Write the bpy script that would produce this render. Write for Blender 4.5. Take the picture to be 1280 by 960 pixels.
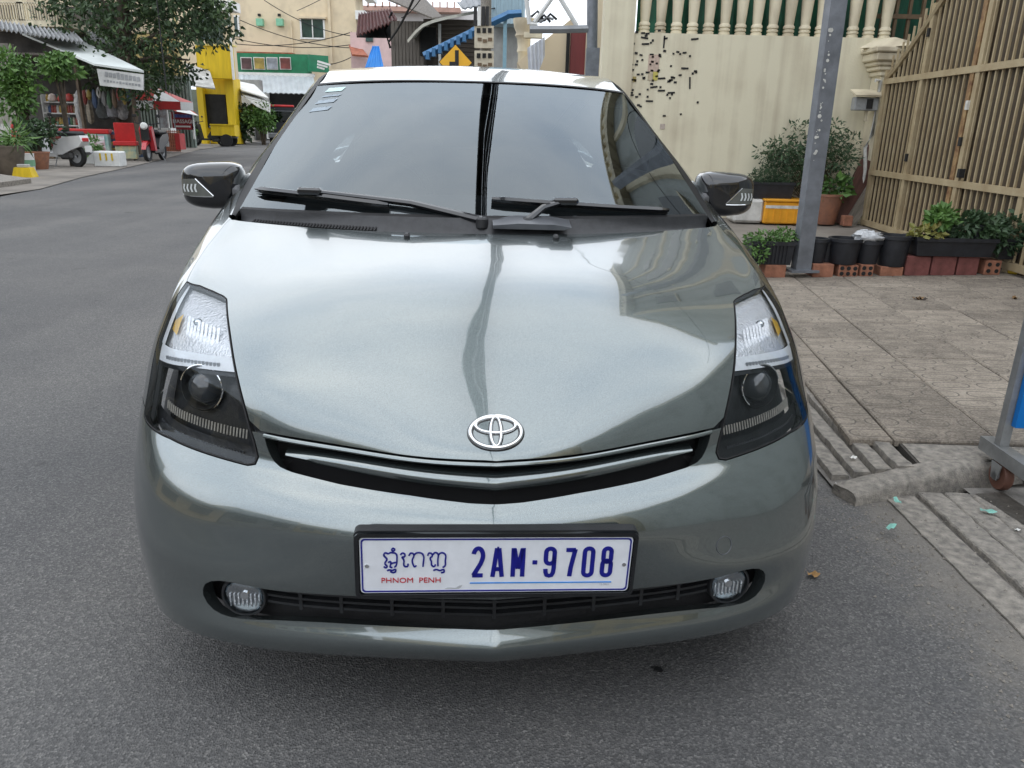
import bpy, bmesh, math, random
import numpy as np
from mathutils import Vector, Matrix
from mathutils.geometry import delaunay_2d_cdt
random.seed(7)
for o in list(bpy.data.objects): bpy.data.objects.remove(o)
scene = bpy.context.scene
COL = scene.collection
R = math.radians
# ------------------------------------------------------------------ camera
CAM_H, CAM_P, CAM_R, CAM_F = 1.2305, .3221, .0233, 959.75
_f = np.array([0, math.cos(CAM_P), -math.sin(CAM_P)]); _r0 = np.array([1., 0, 0]); _d0 = np.array([0, -math.sin(CAM_P), -math.cos(CAM_P)])
_R = _r0*math.cos(CAM_R) - _d0*math.sin(CAM_R); _D = _r0*math.sin(CAM_R) + _d0*math.cos(CAM_R)
cam = bpy.data.cameras.new('camera'); cam.sensor_width = 36; cam.lens = CAM_F/1280*36; cam.clip_start = .05; cam.clip_end = 1500
camo = bpy.data.objects.new('camera', cam); COL.objects.link(camo)
camo.matrix_world = Matrix(((_R[0], -_D[0], -_f[0], 0), (_R[1], -_D[1], -_f[1], 0), (_R[2], -_D[2], -_f[2], CAM_H), (0, 0, 0, 1)))
scene.camera = camo
# ------------------------------------------------------------------ sky: bright cloud deck over a Nishita sky
SUN_EL, SUN_AZ = R(64), R(-120)
world = bpy.data.worlds.new('World'); scene.world = world; world.use_nodes = True
nt = world.node_tree; nt.nodes.clear()
wo = nt.nodes.new('ShaderNodeOutputWorld'); bg = nt.nodes.new('ShaderNodeBackground'); bg.inputs['Strength'].default_value = .115
sky = nt.nodes.new('ShaderNodeTexSky'); sky.sky_type = 'NISHITA'; sky.sun_disc = False; sky.sun_elevation = SUN_EL; sky.sun_rotation = SUN_AZ
sky.air_density = 1.0; sky.dust_density = 1.5
tc = nt.nodes.new('ShaderNodeTexCoord'); mp = nt.nodes.new('ShaderNodeMapping'); mp.inputs['Scale'].default_value = (1, 1, 2.2)
no = nt.nodes.new('ShaderNodeTexNoise'); no.inputs['Scale'].default_value = 1.7; no.inputs['Detail'].default_value = 6; no.inputs['Roughness'].default_value = .52
cr = nt.nodes.new('ShaderNodeValToRGB'); cr.color_ramp.elements[0].position = .32; cr.color_ramp.elements[1].position = .68
cr.color_ramp.elements[0].color = (7.0, 8.1, 9.7, 1); cr.color_ramp.elements[1].color = (12.4, 12.7, 13.1, 1)
mx = nt.nodes.new('ShaderNodeMix'); mx.data_type = 'RGBA'; mx.inputs[0].default_value = .86
nt.links.new(tc.outputs['Generated'], mp.inputs['Vector']); nt.links.new(mp.outputs[0], no.inputs['Vector']); nt.links.new(no.outputs['Fac'], cr.inputs[0])
nt.links.new(sky.outputs[0], mx.inputs[6]); nt.links.new(cr.outputs[0], mx.inputs[7]); nt.links.new(mx.outputs[2], bg.inputs['Color']); nt.links.new(bg.outputs[0], wo.inputs['Surface'])
sl = bpy.data.lights.new('sun', 'SUN'); sl.energy = .7; sl.angle = R(175); sl.color = (1, .965, .9)
so = bpy.data.objects.new('sun', sl); COL.objects.link(so)
_sd = Vector((math.sin(SUN_AZ)*math.cos(SUN_EL), math.cos(SUN_AZ)*math.cos(SUN_EL), math.sin(SUN_EL)))
so.rotation_euler = _sd.to_track_quat('Z', 'Y').to_euler()
scene.view_settings.view_transform = 'Standard'; scene.view_settings.look = 'None'; scene.view_settings.exposure = 0.55; scene.view_settings.gamma = 1
scene.view_settings.use_curve_mapping = False
scene.render.engine = 'CYCLES'
scene.cycles.max_bounces = 10; scene.cycles.transparent_max_bounces = 16
# ------------------------------------------------------------------ helpers
def at(px, py, Y):
    d = _R*(px - 640)/CAM_F + _D*(py - 480)/CAM_F + _f
    return np.array([0, 0, CAM_H]) + d*(Y/d[1])
def gnd(px, py, z=0):
    d = _R*(px - 640)/CAM_F + _D*(py - 480)/CAM_F + _f
    return np.array([0, 0, CAM_H]) + d*((z - CAM_H)/d[2])
MATS = {}
def mat(name, col, rough=.6, metal=0, var=.12, vs=6., bump=0., bs=80., coat=0., col2=None, stretch=None, spec=.5, trans=0., dist=.01):
    """procedural surface: two tones by noise, optional fine relief"""
    if name in MATS: return MATS[name]
    m = bpy.data.materials.new(name); m.use_nodes = True; n = m.node_tree; p = n.nodes['Principled BSDF']
    p.inputs['Roughness'].default_value = rough; p.inputs['Metallic'].default_value = metal
    p.inputs['Coat Weight'].default_value = coat; p.inputs['Coat Roughness'].default_value = .04; p.inputs['Specular IOR Level'].default_value = spec
    t = n.nodes.new('ShaderNodeTexCoord'); mpn = n.nodes.new('ShaderNodeMapping')
    if stretch: mpn.inputs['Scale'].default_value = stretch
    n.links.new(t.outputs['Object'], mpn.inputs['Vector'])
    c2 = col2 if col2 else tuple(max(0, c*(1 - 2*var)) for c in col)
    nz = n.nodes.new('ShaderNodeTexNoise'); nz.inputs['Scale'].default_value = vs; nz.inputs['Detail'].default_value = 5; nz.inputs['Roughness'].default_value = .6
    n.links.new(mpn.outputs[0], nz.inputs['Vector'])
    rp = n.nodes.new('ShaderNodeValToRGB'); rp.color_ramp.elements[0].position = .3; rp.color_ramp.elements[1].position = .68
    rp.color_ramp.elements[0].color = (*c2, 1); rp.color_ramp.elements[1].color = (*col, 1)
    n.links.new(nz.outputs['Fac'], rp.inputs[0]); n.links.new(rp.outputs[0], p.inputs['Base Color'])
    if bump:
        b = n.nodes.new('ShaderNodeBump'); b.inputs['Strength'].default_value = bump; b.inputs['Distance'].default_value = dist
        z2 = n.nodes.new('ShaderNodeTexNoise'); z2.inputs['Scale'].default_value = bs; z2.inputs['Detail'].default_value = 4
        n.links.new(mpn.outputs[0], z2.inputs['Vector']); n.links.new(z2.outputs['Fac'], b.inputs['Height']); n.links.new(b.outputs[0], p.inputs['Normal'])
    MATS[name] = m; return m
def glass(name, tint, ior, rough=0.):
    if name in MATS: return MATS[name]
    m = bpy.data.materials.new(name); m.use_nodes = True; n = m.node_tree; n.nodes.clear()
    o = n.nodes.new('ShaderNodeOutputMaterial'); mxs = n.nodes.new('ShaderNodeMixShader'); tr = n.nodes.new('ShaderNodeBsdfTransparent'); gl = n.nodes.new('ShaderNodeBsdfGlossy')
    fr = n.nodes.new('ShaderNodeFresnel'); fr.inputs['IOR'].default_value = ior; tr.inputs[0].default_value = (*tint, 1); gl.inputs['Roughness'].default_value = rough
    gl.inputs[0].default_value = (.88, .96, 1, 1)
    n.links.new(fr.outputs[0], mxs.inputs[0]); n.links.new(tr.outputs[0], mxs.inputs[1]); n.links.new(gl.outputs[0], mxs.inputs[2]); n.links.new(mxs.outputs[0], o.inputs['Surface'])
    MATS[name] = m; return m
def obj(name, me, parent=None, m=None):
    o = bpy.data.objects.new(name, me); COL.objects.link(o)
    if m is not None and not me.materials: me.materials.append(m)
    if parent is not None: o.parent = parent
    return o
def tag(o, label, cat, group=None):
    o['label'] = label; o['category'] = cat
    if group: o['group'] = group
    return o
def struct(o): o['kind'] = 'structure'; return o
def stuff(o, label=None, cat=None):
    o['kind'] = 'stuff'
    if label: o['label'] = label
    if cat: o['category'] = cat
    return o
def thing(name, label, cat, loc=(0, 0, 0), rz=0, group=None):
    o = bpy.data.objects.new(name, None); o.empty_display_size = .1; COL.objects.link(o); o.location = loc; o.rotation_euler = (0, 0, rz)
    return tag(o, label, cat, group)
def clone(root, loc=None, rz=None, label=None):
    def cp(o, par):
        c = o.copy(); COL.objects.link(c); c.parent = par
        for ch in list(o.children): cp(ch, c)
        return c
    r = cp(root, None)
    if loc is not None: r.location = loc
    if rz is not None: r.rotation_euler = (0, 0, rz)
    if label: r['label'] = label
    return r
class MB:
    """collects shapes; build() links them as one mesh object"""
    def __init__(s): s.v = []; s.f = []
    def add(s, v, f):
        b = len(s.v); s.v += [tuple(map(float, q)) for q in v]; s.f += [tuple(i + b for i in q) for q in f]; return s
    def box(s, c, d, rz=0, rx=0, ry=0, bev=0):
        x, y, z = d[0]/2, d[1]/2, d[2]/2
        M = Matrix.Translation(Vector(c)) @ Matrix.Rotation(rz, 4, 'Z') @ Matrix.Rotation(ry, 4, 'Y') @ Matrix.Rotation(rx, 4, 'X')
        if bev:
            b = min(bev, x*.9, y*.9, z*.9)
            bm = bmesh.new(); bmesh.ops.create_cube(bm, size=1)
            for q in bm.verts: q.co = (q.co.x*2*x, q.co.y*2*y, q.co.z*2*z)
            bmesh.ops.bevel(bm, geom=list(bm.edges), offset=b, segments=1, affect='EDGES')
            s.add([M @ q.co for q in bm.verts], [[w.index for w in fc.verts] for fc in (bm.verts.index_update() or bm.faces)]); bm.free(); return s
        vs = [M @ Vector((i*x, j*y, k*z)) for k in (-1, 1) for j in (-1, 1) for i in (-1, 1)]
        return s.add(vs, [(0, 2, 3, 1), (4, 5, 7, 6), (0, 1, 5, 4), (2, 6, 7, 3), (0, 4, 6, 2), (1, 3, 7, 5)])
    def tube(s, path, r, n=8, cap=True):
        P = [Vector(p) for p in path]; rs = r if hasattr(r, '__len__') else [r]*len(P); rings = []
        up = Vector((0, 0, 1))
        for i, p in enumerate(P):
            d = (P[min(i+1, len(P)-1)] - P[max(i-1, 0)]).normalized()
            a = d.cross(up)
            if a.length < .05: a = d.cross(Vector((1, 0, 0)))
            a.normalize(); b = d.cross(a)
            rings.append([p + (a*math.cos(2*math.pi*k/n) + b*math.sin(2*math.pi*k/n))*rs[i] for k in range(n)])
        vs = [q for g in rings for q in g]; fs = []
        for i in range(len(P)-1):
            for k in range(n): fs.append((i*n+k, i*n+(k+1) % n, (i+1)*n+(k+1) % n, (i+1)*n+k))
        if cap: fs += [tuple(range(n))[::-1], tuple((len(P)-1)*n + k for k in range(n))]
        return s.add(vs, fs)
    def lathe(s, prof, c=(0, 0, 0), n=20, ax='z', cap=True):
        vs = []; fs = []; c = Vector(c)
        for r, h in prof:
            for k in range(n):
                a = 2*math.pi*k/n; x, y = r*math.cos(a), r*math.sin(a)
                vs.append(c + Vector((x, y, h) if ax == 'z' else ((h, x, y) if ax == 'x' else (x, h, -y))))
        for i in range(len(prof)-1):
            for k in range(n): fs.append((i*n+k, i*n+(k+1) % n, (i+1)*n+(k+1) % n, (i+1)*n+k))
        if cap: fs += [tuple(range(n))[::-1], tuple((len(prof)-1)*n + k for k in range(n))]
        return s.add(vs, fs)
    def prism(s, poly, d, M=None):
        """poly: 2-D outline (x, z) extruded along y by d"""
        n = len(poly); vs = [Vector((p[0], 0, p[1])) for p in poly] + [Vector((p[0], d, p[1])) for p in poly]
        if M is not None: vs = [M @ q for q in vs]
        return s.add(vs, [tuple(range(n)), tuple(range(2*n-1, n-1, -1))] + [(i, i+n, (i+1) % n + n, (i+1) % n) for i in range(n)])
    def quad(s, a, b, c, d): return s.add([a, b, c, d], [(0, 1, 2, 3)])
    def mesh(s, name, m=None, smooth=False, ang=None):
        me = bpy.data.meshes.new(name); me.from_pydata(s.v, [], s.f); me.update()
        bm = bmesh.new(); bm.from_mesh(me); bmesh.ops.recalc_face_normals(bm, faces=bm.faces); bm.to_mesh(me); bm.free()
        if smooth:
            me.polygons.foreach_set('use_smooth', [True]*len(me.polygons)); me.set_sharp_from_angle(angle=R(ang or 40))
        if m: me.materials.append(m)
        return me
    def build(s, name, m, parent=None, smooth=False, ang=None): return obj(name, s.mesh(name, m, smooth, ang), parent)
def text_mesh(name, body, size, m, parent, loc, rot, ext=.001, bold=0., sx=1.):
    c = bpy.data.curves.new(name, 'FONT'); c.body = body; c.size = size; c.extrude = ext; c.offset = bold; c.align_x = 'CENTER'; c.align_y = 'CENTER'; c.resolution_u = 3
    t = bpy.data.objects.new('tmp_text', c); COL.objects.link(t); bpy.context.view_layer.update()
    me = bpy.data.meshes.new_from_object(t.evaluated_get(bpy.context.evaluated_depsgraph_get())); bpy.data.objects.remove(t); bpy.data.curves.remove(c)
    for v in me.vertices: v.co.x *= sx
    me.name = name; me.materials.clear(); me.materials.append(m)
    o = obj(name, me, parent); o.location = loc; o.rotation_euler = rot; return o
# ---------------- smooth master skins of the car body (car space: X lateral, Y back from the nose, Z up) ----------------
def cardinal(k, x):
    k = np.asarray(k, float); x = np.atleast_1d(np.asarray(x, float)); n = len(k); h = np.diff(k)
    A = np.zeros((n, n)); Bm = np.zeros((n, n)); A[0, 0] = A[-1, -1] = 1
    for i in range(1, n - 1):
        A[i, i-1] = h[i-1]; A[i, i] = 2*(h[i-1] + h[i]); A[i, i+1] = h[i]
        Bm[i, i-1] = 6/h[i-1]; Bm[i, i] = -6/h[i-1] - 6/h[i]; Bm[i, i+1] = 6/h[i]
    Mx = np.linalg.solve(A, Bm)
    i = np.clip(np.searchsorted(k, x) - 1, 0, n - 2)
    a = (k[i+1] - x)/h[i]; b = 1 - a; I = np.eye(n); hh = (h[i]**2/6)[:, None]
    return a[:, None]*I[i] + b[:, None]*I[i+1] + ((a**3 - a)[:, None]*Mx[i] + (b**3 - b)[:, None]*Mx[i+1])*hh
def arclen(P):
    return np.concatenate([[0], np.cumsum(np.linalg.norm(np.diff(P, axis=0), axis=1))])
def resample(P, n, pins=None):
    P = np.asarray(P, float); k = arclen(P)
    x = np.linspace(0, k[-1], n)
    return cardinal(k, x) @ P
class Surf:
    def __init__(self, P, s, t): self.P = np.asarray(P, float); self.s = np.asarray(s, float); self.t = np.asarray(t, float)
    def ev(self, s, t):
        return np.einsum('ni,nj,ijk->nk', cardinal(self.s, s), cardinal(self.t, t), self.P)
    def nrm(self, s, t):
        e = 1e-4; s = np.asarray(s, float); t = np.asarray(t, float)
        s0, s1 = np.clip(s-e, self.s[0], self.s[-1]), np.clip(s+e, self.s[0], self.s[-1])
        t0, t1 = np.clip(t-e, self.t[0], self.t[-1]), np.clip(t+e, self.t[0], self.t[-1])
        n = np.cross(self.ev(s, t1) - self.ev(s, t0), self.ev(s1, t) - self.ev(s0, t))
        return n/np.linalg.norm(n, axis=1)[:, None]
    def grid(self, ns=90, nt=140):
        S, T = np.meshgrid(np.linspace(self.s[0], self.s[-1], ns), np.linspace(self.t[0], self.t[-1], nt), indexing='ij')
        self.gs, self.gt = S.ravel(), T.ravel(); self.gp = self.ev(self.gs, self.gt)
    def inv(self, Q):
        if not hasattr(self, 'gp'): self.grid()
        out = []
        for q in np.atleast_2d(Q):
            i = np.argmin(((self.gp - q)**2).sum(1)); s, t = self.gs[i], self.gt[i]
            for _ in range(6):
                e = 1e-4; p = self.ev([s], [t])[0]
                Js = (self.ev([min(s+e, self.s[-1])], [t])[0] - self.ev([max(s-e, self.s[0])], [t])[0])/(min(s+e, self.s[-1]) - max(s-e, self.s[0]))
                Jt = (self.ev([s], [min(t+e, self.t[-1])])[0] - self.ev([s], [max(t-e, self.t[0])])[0])/(min(t+e, self.t[-1]) - max(t-e, self.t[0]))
                d = np.linalg.lstsq(np.stack([Js, Jt], 1), q - p, rcond=None)[0]
                s = float(np.clip(s + d[0], self.s[0], self.s[-1])); t = float(np.clip(t + d[1], self.t[0], self.t[-1]))
            out.append((s, t))
        return np.array(out)
def whit(P, lam, axis):
    P = np.moveaxis(P, axis, 0); n = P.shape[0]; D = np.diff(np.eye(n), 2, axis=0)
    if n > 3: pass
    A = np.eye(n) + lam*D.T @ D
    return np.moveaxis(np.linalg.solve(A, P.reshape(n, -1)).reshape(P.shape), 0, axis)
# rows: three runs split at the pins  centre | headlight inner line | corner | door edge
ROWS = [
 ([(0,.022,.18),(.23,.046,.18),(.40,.07,.18),(.47,.084,.18)], [(.56,.11,.18),(.645,.147,.18),(.74,.23,.182),(.80,.338,.185)], [(.825,.45,.19),(.83,.65,.19),(.83,.95,.19),(.83,1.35,.19)]),
 ([(0,-.008,.226),(.226,.022,.226),(.36,.046,.226),(.47,.069,.226)], [(.55,.092,.227),(.63,.131,.229),(.735,.217,.234),(.81,.338,.24)], [(.84,.45,.245),(.85,.65,.25),(.85,.95,.25),(.85,1.35,.25)]),
 ([(0,.024,.258),(.225,.048,.258),(.36,.069,.257),(.47,.09,.256)], [(.55,.112,.256),(.63,.147,.259),(.735,.22,.272),(.813,.334,.285)], [(.847,.45,.29),(.858,.65,.29),(.858,.95,.29),(.858,1.35,.29)]),
 ([(0,.012,.335),(.22,.031,.333),(.36,.05,.332),(.47,.075,.332)], [(.55,.101,.332),(.63,.142,.335),(.735,.22,.345),(.815,.333,.355)], [(.850,.45,.36),(.862,.65,.36),(.862,.95,.36),(.862,1.35,.36)]),
 ([(0,.001,.42),(.22,.022,.42),(.36,.055,.42),(.47,.092,.42)], [(.55,.126,.42),(.63,.167,.42),(.735,.248,.425),(.815,.352,.43)], [(.851,.465,.435),(.863,.65,.44),(.862,.95,.44),(.862,1.35,.44)]),
 ([(0,.002,.49),(.109,.017,.49),(.27,.047,.49),(.47,.113,.49)], [(.57,.163,.49),(.687,.24,.492),(.743,.291,.495),(.813,.39,.503)], [(.848,.50,.52),(.861,.67,.53),(.861,.95,.53),(.861,1.35,.53)]),
 ([(0,.016,.516),(.12,.034,.517),(.28,.068,.52),(.474,.138,.523)], [(.566,.187,.523),(.67,.257,.524),(.745,.325,.528),(.814,.415,.54)], [(.847,.52,.555),(.859,.68,.56),(.860,.95,.57),(.860,1.35,.57)]),
 ([(0,.050,.535),(.16,.076,.54),(.30,.122,.545),(.495,.194,.556)], [(.56,.226,.558),(.64,.280,.560),(.73,.358,.564),(.812,.452,.582)], [(.845,.55,.60),(.857,.7,.61),(.859,.95,.62),(.859,1.35,.62)]),
 ([(0,.052,.618),(.126,.066,.619),(.295,.126,.620),(.503,.213,.624)], [(.575,.263,.626),(.65,.325,.629),(.74,.412,.634),(.806,.49,.645)], [(.840,.59,.66),(.853,.75,.68),(.856,.97,.70),(.856,1.35,.70)]),
 ([(0,.095,.6665),(.15,.111,.669),(.3,.157,.673),(.518,.242,.677)], [(.59,.295,.681),(.66,.355,.685),(.745,.443,.691),(.801,.525,.698)], [(.832,.64,.715),(.845,.8,.745),(.85,1.0,.765),(.851,1.35,.775)]),
 ([(0,.158,.7225),(.17,.174,.727),(.34,.218,.734),(.546,.305,.7355)], [(.61,.360,.738),(.675,.423,.740),(.745,.50,.744),(.792,.57,.746)], [(.820,.70,.765),(.835,.86,.80),(.842,1.05,.825),(.845,1.35,.845)]),
 ([(0,.246,.791),(.19,.262,.796),(.38,.312,.796),(.577,.399,.7835)], [(.635,.445,.785),(.69,.50,.787),(.742,.56,.791),(.777,.612,.797)], [(.803,.74,.822),(.82,.9,.858),(.831,1.08,.885),(.838,1.35,.915)]),
 ([(0,.36,.861),(.2,.38,.863),(.41,.435,.853),(.613,.52,.826)], [(.655,.565,.830),(.695,.605,.836),(.73,.645,.842),(.757,.680,.847)], [(.782,.80,.862),(.803,.95,.892),(.819,1.12,.925),(.829,1.35,.962)]),
 ([(0,.57,.915),(.2,.59,.914),(.43,.65,.903),(.635,.745,.886)], [(.68,.78,.885),(.71,.81,.885),(.737,.84,.888),(.757,.875,.893)], [(.772,.95,.908),(.79,1.05,.93),(.805,1.17,.952),(.82,1.35,.981)]),
 ([(0,.835,.951),(.25,.862,.951),(.45,.915,.952),(.60,.985,.954)], [(.645,1.01,.955),(.685,1.03,.956),(.715,1.048,.957),(.738,1.063,.957)], [(.752,1.12,.965),(.77,1.19,.975),(.787,1.265,.985),(.805,1.35,.997)]),
]
N1, N2, N3 = 9, 6, 9
def build_master():
    G = []
    for a, b, c in ROWS:
        P = np.array(a + b + c, float); k = arclen(P); ka, kb = k[len(a)-1], k[len(a)+len(b)-1]
        x = np.concatenate([np.linspace(0, ka, N1), np.linspace(ka, kb, N2)[1:], np.linspace(kb, k[-1], N3)[1:]])
        G.append(cardinal(k, x) @ P)
    G = np.array(G)
    s = np.concatenate([[0], np.cumsum(np.linalg.norm(np.diff(G, axis=0), axis=2)[:, :N1+4].mean(1))])
    t = np.concatenate([np.linspace(0, .52, N1), np.linspace(.52, .92, N2)[1:], np.linspace(.92, 1.9, N3)[1:]])
    G = whit(G, .07, 0); G = whit(G, .4, 1)
    G[:, 0, 0] = 0
    return Surf(G, s, t)
# ================================================================== THE CAR
def inpoly(P, poly):
    x, y = P[:, 0], P[:, 1]; r = np.zeros(len(P), bool); a = poly; b = np.roll(poly, -1, 0)
    for (x1, y1), (x2, y2) in zip(a, b):
        c = (y1 > y) != (y2 > y)
        if y1 != y2: r ^= c & (x < (x2 - x1)*(y - y1)/(y2 - y1) + x1)
    return r
def densify(poly, d):
    out = []
    for a, b in zip(poly, np.roll(poly, -1, 0)):
        n = max(1, int(np.ceil(np.linalg.norm(b - a)/d)))
        for k in range(n): out.append(a + (b - a)*k/n)
    return np.array(out)
def offset_poly(poly, d):
    A = .5*np.sum(poly[:, 0]*np.roll(poly[:, 1], -1) - np.roll(poly[:, 0], -1)*poly[:, 1]); sg = 1 if A > 0 else -1
    e1 = poly - np.roll(poly, 1, 0); e2 = np.roll(poly, -1, 0) - poly
    def nn(e): e = e/np.maximum(np.linalg.norm(e, axis=1), 1e-9)[:, None]; return np.stack([-e[:, 1], e[:, 0]], 1)*sg
    n = nn(e1) + nn(e2); n /= np.maximum(np.linalg.norm(n, axis=1), .5)[:, None]
    q = poly + n*d; c = poly[:, 0] < 1e-6; q[c, 0] = poly[c, 0]
    return q
def half_panel(S, outer, holes=(), gap=.0022, res=.016, flange=.014, depth=0.):
    outer = np.array(outer)[:, ::-1]                      # work in (t, s)
    k = np.ones(len(outer), bool)
    for i in range(len(outer)):
        if np.linalg.norm(outer[i] - outer[i-1]) < 1e-5: k[i] = False
    outer = outer[k]
    loops = [densify(offset_poly(outer, gap), res*.8)] + [densify(offset_poly(np.array(h)[:, ::-1], -gap), res*.6) for h in holes]
    lo, hi = loops[0].min(0), loops[0].max(0)
    gx, gy = np.meshgrid(np.arange(lo[0], hi[0], res), np.arange(lo[1], hi[1], res)); g = np.stack([gx.ravel(), gy.ravel()], 1)
    g[1::2, 1] += 0
    ok = inpoly(g, loops[0])
    for h in loops[1:]: ok &= ~inpoly(g, h)
    g = g[ok]; B = np.concatenate(loops)
    dm = np.min(((g[:, None] - B[None])**2).sum(2), 1) if len(g) else np.zeros(0)
    g = g[dm > (res*.45)**2]
    V = np.concatenate([B, g]); E = []; b = 0
    for l in loops:
        n = len(l); E += [(b + i, b + (i+1) % n) for i in range(n)]; b += n
    vo, eo, fo = delaunay_2d_cdt([Vector(p) for p in V], E, [], 0, 1e-7)[:3]
    V = np.array([tuple(p) for p in vo]); F = np.array([tuple(f) for f in fo if len(f) == 3])
    c = V[F].mean(1); ok = inpoly(c, loops[0])
    for h in loops[1:]: ok &= ~inpoly(c, h)
    F = F[ok]
    a = V[F]; ar = (a[:, 1, 0]-a[:, 0, 0])*(a[:, 2, 1]-a[:, 0, 1]) - (a[:, 2, 0]-a[:, 0, 0])*(a[:, 1, 1]-a[:, 0, 1])
    F = F[np.abs(ar) > 1e-10]; ar = ar[np.abs(ar) > 1e-10]; F[ar < 0] = F[ar < 0][:, ::-1]
    t = np.clip(V[:, 0], S.t[0], S.t[-1]); s = np.clip(V[:, 1], S.s[0], S.s[-1])
    P = S.ev(s, t); Nn = S.nrm(s, t); cen = V[:, 0] < 1e-6
    Nn[cen, 0] = 0; P[cen, 0] = 0
    Nn /= np.linalg.norm(Nn, axis=1)[:, None]
    if depth: P = P - Nn*depth
    cnt = {}
    for f in F:
        for i in range(3):
            e = (f[i], f[(i+1) % 3]); cnt[tuple(sorted(e))] = None if tuple(sorted(e)) in cnt else e
    be = [e for e in cnt.values() if e is not None and not (cen[e[0]] and cen[e[1]])]
    P, Nn, F, cen = list(map(tuple, P)), list(map(tuple, Nn)), [tuple(f) for f in F], list(cen)
    if flange:
        m1, m2 = {}, {}
        for a, b2 in be:
            for q in (a, b2):
                if q not in m1:
                    n = np.array(Nn[q]); p = np.array(P[q])
                    m1[q] = len(P); P.append(tuple(p)); Nn.append(None); cen.append(cen[q]); m2[q] = len(P); P.append(tuple(p - n*flange)); Nn.append(None); cen.append(cen[q])
            e = np.array(P[b2]) - np.array(P[a]); o = np.cross(e, np.array(Nn[a])); o /= max(np.linalg.norm(o), 1e-9)
            for q in (a, b2):
                for w in (m1[q], m2[q]): Nn[w] = o if Nn[w] is None else Nn[w] + o
            F.append((m1[a], m2[a], m2[b2], m1[b2]))
        Nn = [tuple(np.array(n)/max(np.linalg.norm(n), 1e-9)) for n in Nn]
    return P, Nn, F, cen
def mesh_from(name, P, Nn, F, m):
    me = bpy.data.meshes.new(name); me.from_pydata(P, [], F); me.update()
    me.polygons.foreach_set('use_smooth', [True]*len(me.polygons)); me.normals_split_custom_set_from_vertices(Nn); me.materials.append(m); return me
def full_panel(name, m, parent, hp):
    P, Nn, F, cen = hp; n = len(P); P2, N2, idx = list(P), list(Nn), []
    for i in range(n):
        if cen[i]: idx.append(i)
        else: idx.append(len(P2)); P2.append((-P[i][0], P[i][1], P[i][2])); N2.append((-Nn[i][0], Nn[i][1], Nn[i][2]))
    return obj(name, mesh_from(name, P2, N2, list(F) + [tuple(idx[i] for i in f)[::-1] for f in F], m), parent)
def side_panel(name, m, parents, hp):
    P, Nn, F, cen = hp; r = []
    for sg, par in zip((1, -1), parents):
        r.append(obj(name, mesh_from(name, [(sg*p[0], p[1], p[2]) for p in P], [(sg*q[0], q[1], q[2]) for q in Nn], F if sg > 0 else [f[::-1] for f in F], m), par))
    return r
def grid_patch(S, ns, nt, s0, s1, t0, t1, depth=0):
    a, b = np.linspace(s0, s1, ns), np.linspace(t0, t1, nt); Sg, Tg = np.meshgrid(a, b, indexing='ij')
    P = S.ev(Sg.ravel(), Tg.ravel()); N = S.nrm(Sg.ravel(), Tg.ravel())
    if depth: P = P - N*depth
    cen = np.abs(P[:, 0]) < 1e-5; N[cen, 0] = 0
    F = [(i*nt+j, i*nt+j+1, (i+1)*nt+j+1, (i+1)*nt+j) for i in range(ns-1) for j in range(nt-1)]
    return list(map(tuple, P)), list(map(tuple, N)), F, list(cen)

# ---- materials
def paint_mat():
    m = bpy.data.materials.new('silver_pine_paint'); m.use_nodes = True; n = m.node_tree; p = n.nodes['Principled BSDF']
    p.inputs['Metallic'].default_value = .9; p.inputs['Roughness'].default_value = .23; p.inputs['Coat Weight'].default_value = 1; p.inputs['Coat Roughness'].default_value = .025; p.inputs['Coat IOR'].default_value = 1.95
    t = n.nodes.new('ShaderNodeTexCoord')
    fl = n.nodes.new('ShaderNodeTexNoise'); fl.inputs['Scale'].default_value = 900; fl.inputs['Detail'].default_value = 1
    du = n.nodes.new('ShaderNodeTexNoise'); du.inputs['Scale'].default_value = 3.5; du.inputs['Detail'].default_value = 8; du.inputs['Roughness'].default_value = .7
    r1 = n.nodes.new('ShaderNodeValToRGB'); r1.color_ramp.elements[0].color = (.128, .154, .155, 1); r1.color_ramp.elements[1].color = (.21, .244, .246, 1); r1.color_ramp.elements[0].position = .35; r1.color_ramp.elements[1].position = .65
    mr = n.nodes.new('ShaderNodeMapRange'); mr.inputs[1].default_value = .35; mr.inputs[2].default_value = .75; mr.inputs[3].default_value = .015; mr.inputs[4].default_value = .07
    for q in (fl, du): n.links.new(t.outputs['Object'], q.inputs['Vector'])
    n.links.new(fl.outputs['Fac'], r1.inputs[0]); n.links.new(r1.outputs[0], p.inputs['Base Color']); n.links.new(du.outputs['Fac'], mr.inputs[0]); n.links.new(mr.outputs[0], p.inputs['Coat Roughness'])
    # faint orange peel in the lacquer
    pe = n.nodes.new('ShaderNodeTexNoise'); pe.inputs['Scale'].default_value = 5; pe.inputs['Detail'].default_value = 2; b = n.nodes.new('ShaderNodeBump'); b.inputs['Strength'].default_value = .06; b.inputs['Distance'].default_value = .02
    n.links.new(t.outputs['Object'], pe.inputs['Vector']); n.links.new(pe.outputs['Fac'], b.inputs['Height']); n.links.new(b.outputs[0], p.inputs['Coat Normal'])
    return m
PAINT = paint_mat()
BLACKP = mat('black_plastic', (.018, .019, .021), .45, 0, .2, 30, .15, 300)
GLOSSB = mat('gloss_black', (.006, .007, .009), .12, 0, .2, 20, 0, coat=1.)
SATIN = mat('satin_grey_trim', (.10, .105, .115), .28, .0, .15, 20, .05, 200)
CHROME = mat('chrome', (.86, .87, .88), .06, 1., .03, 10)
CHROMED = mat('bright_reflector', (.88, .89, .91), .2, .65, .06, 30, .6, 160)
DARKIN = mat('smoked_housing', (.022, .024, .027), .32, .1, .3, 20, .1, 90)
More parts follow.
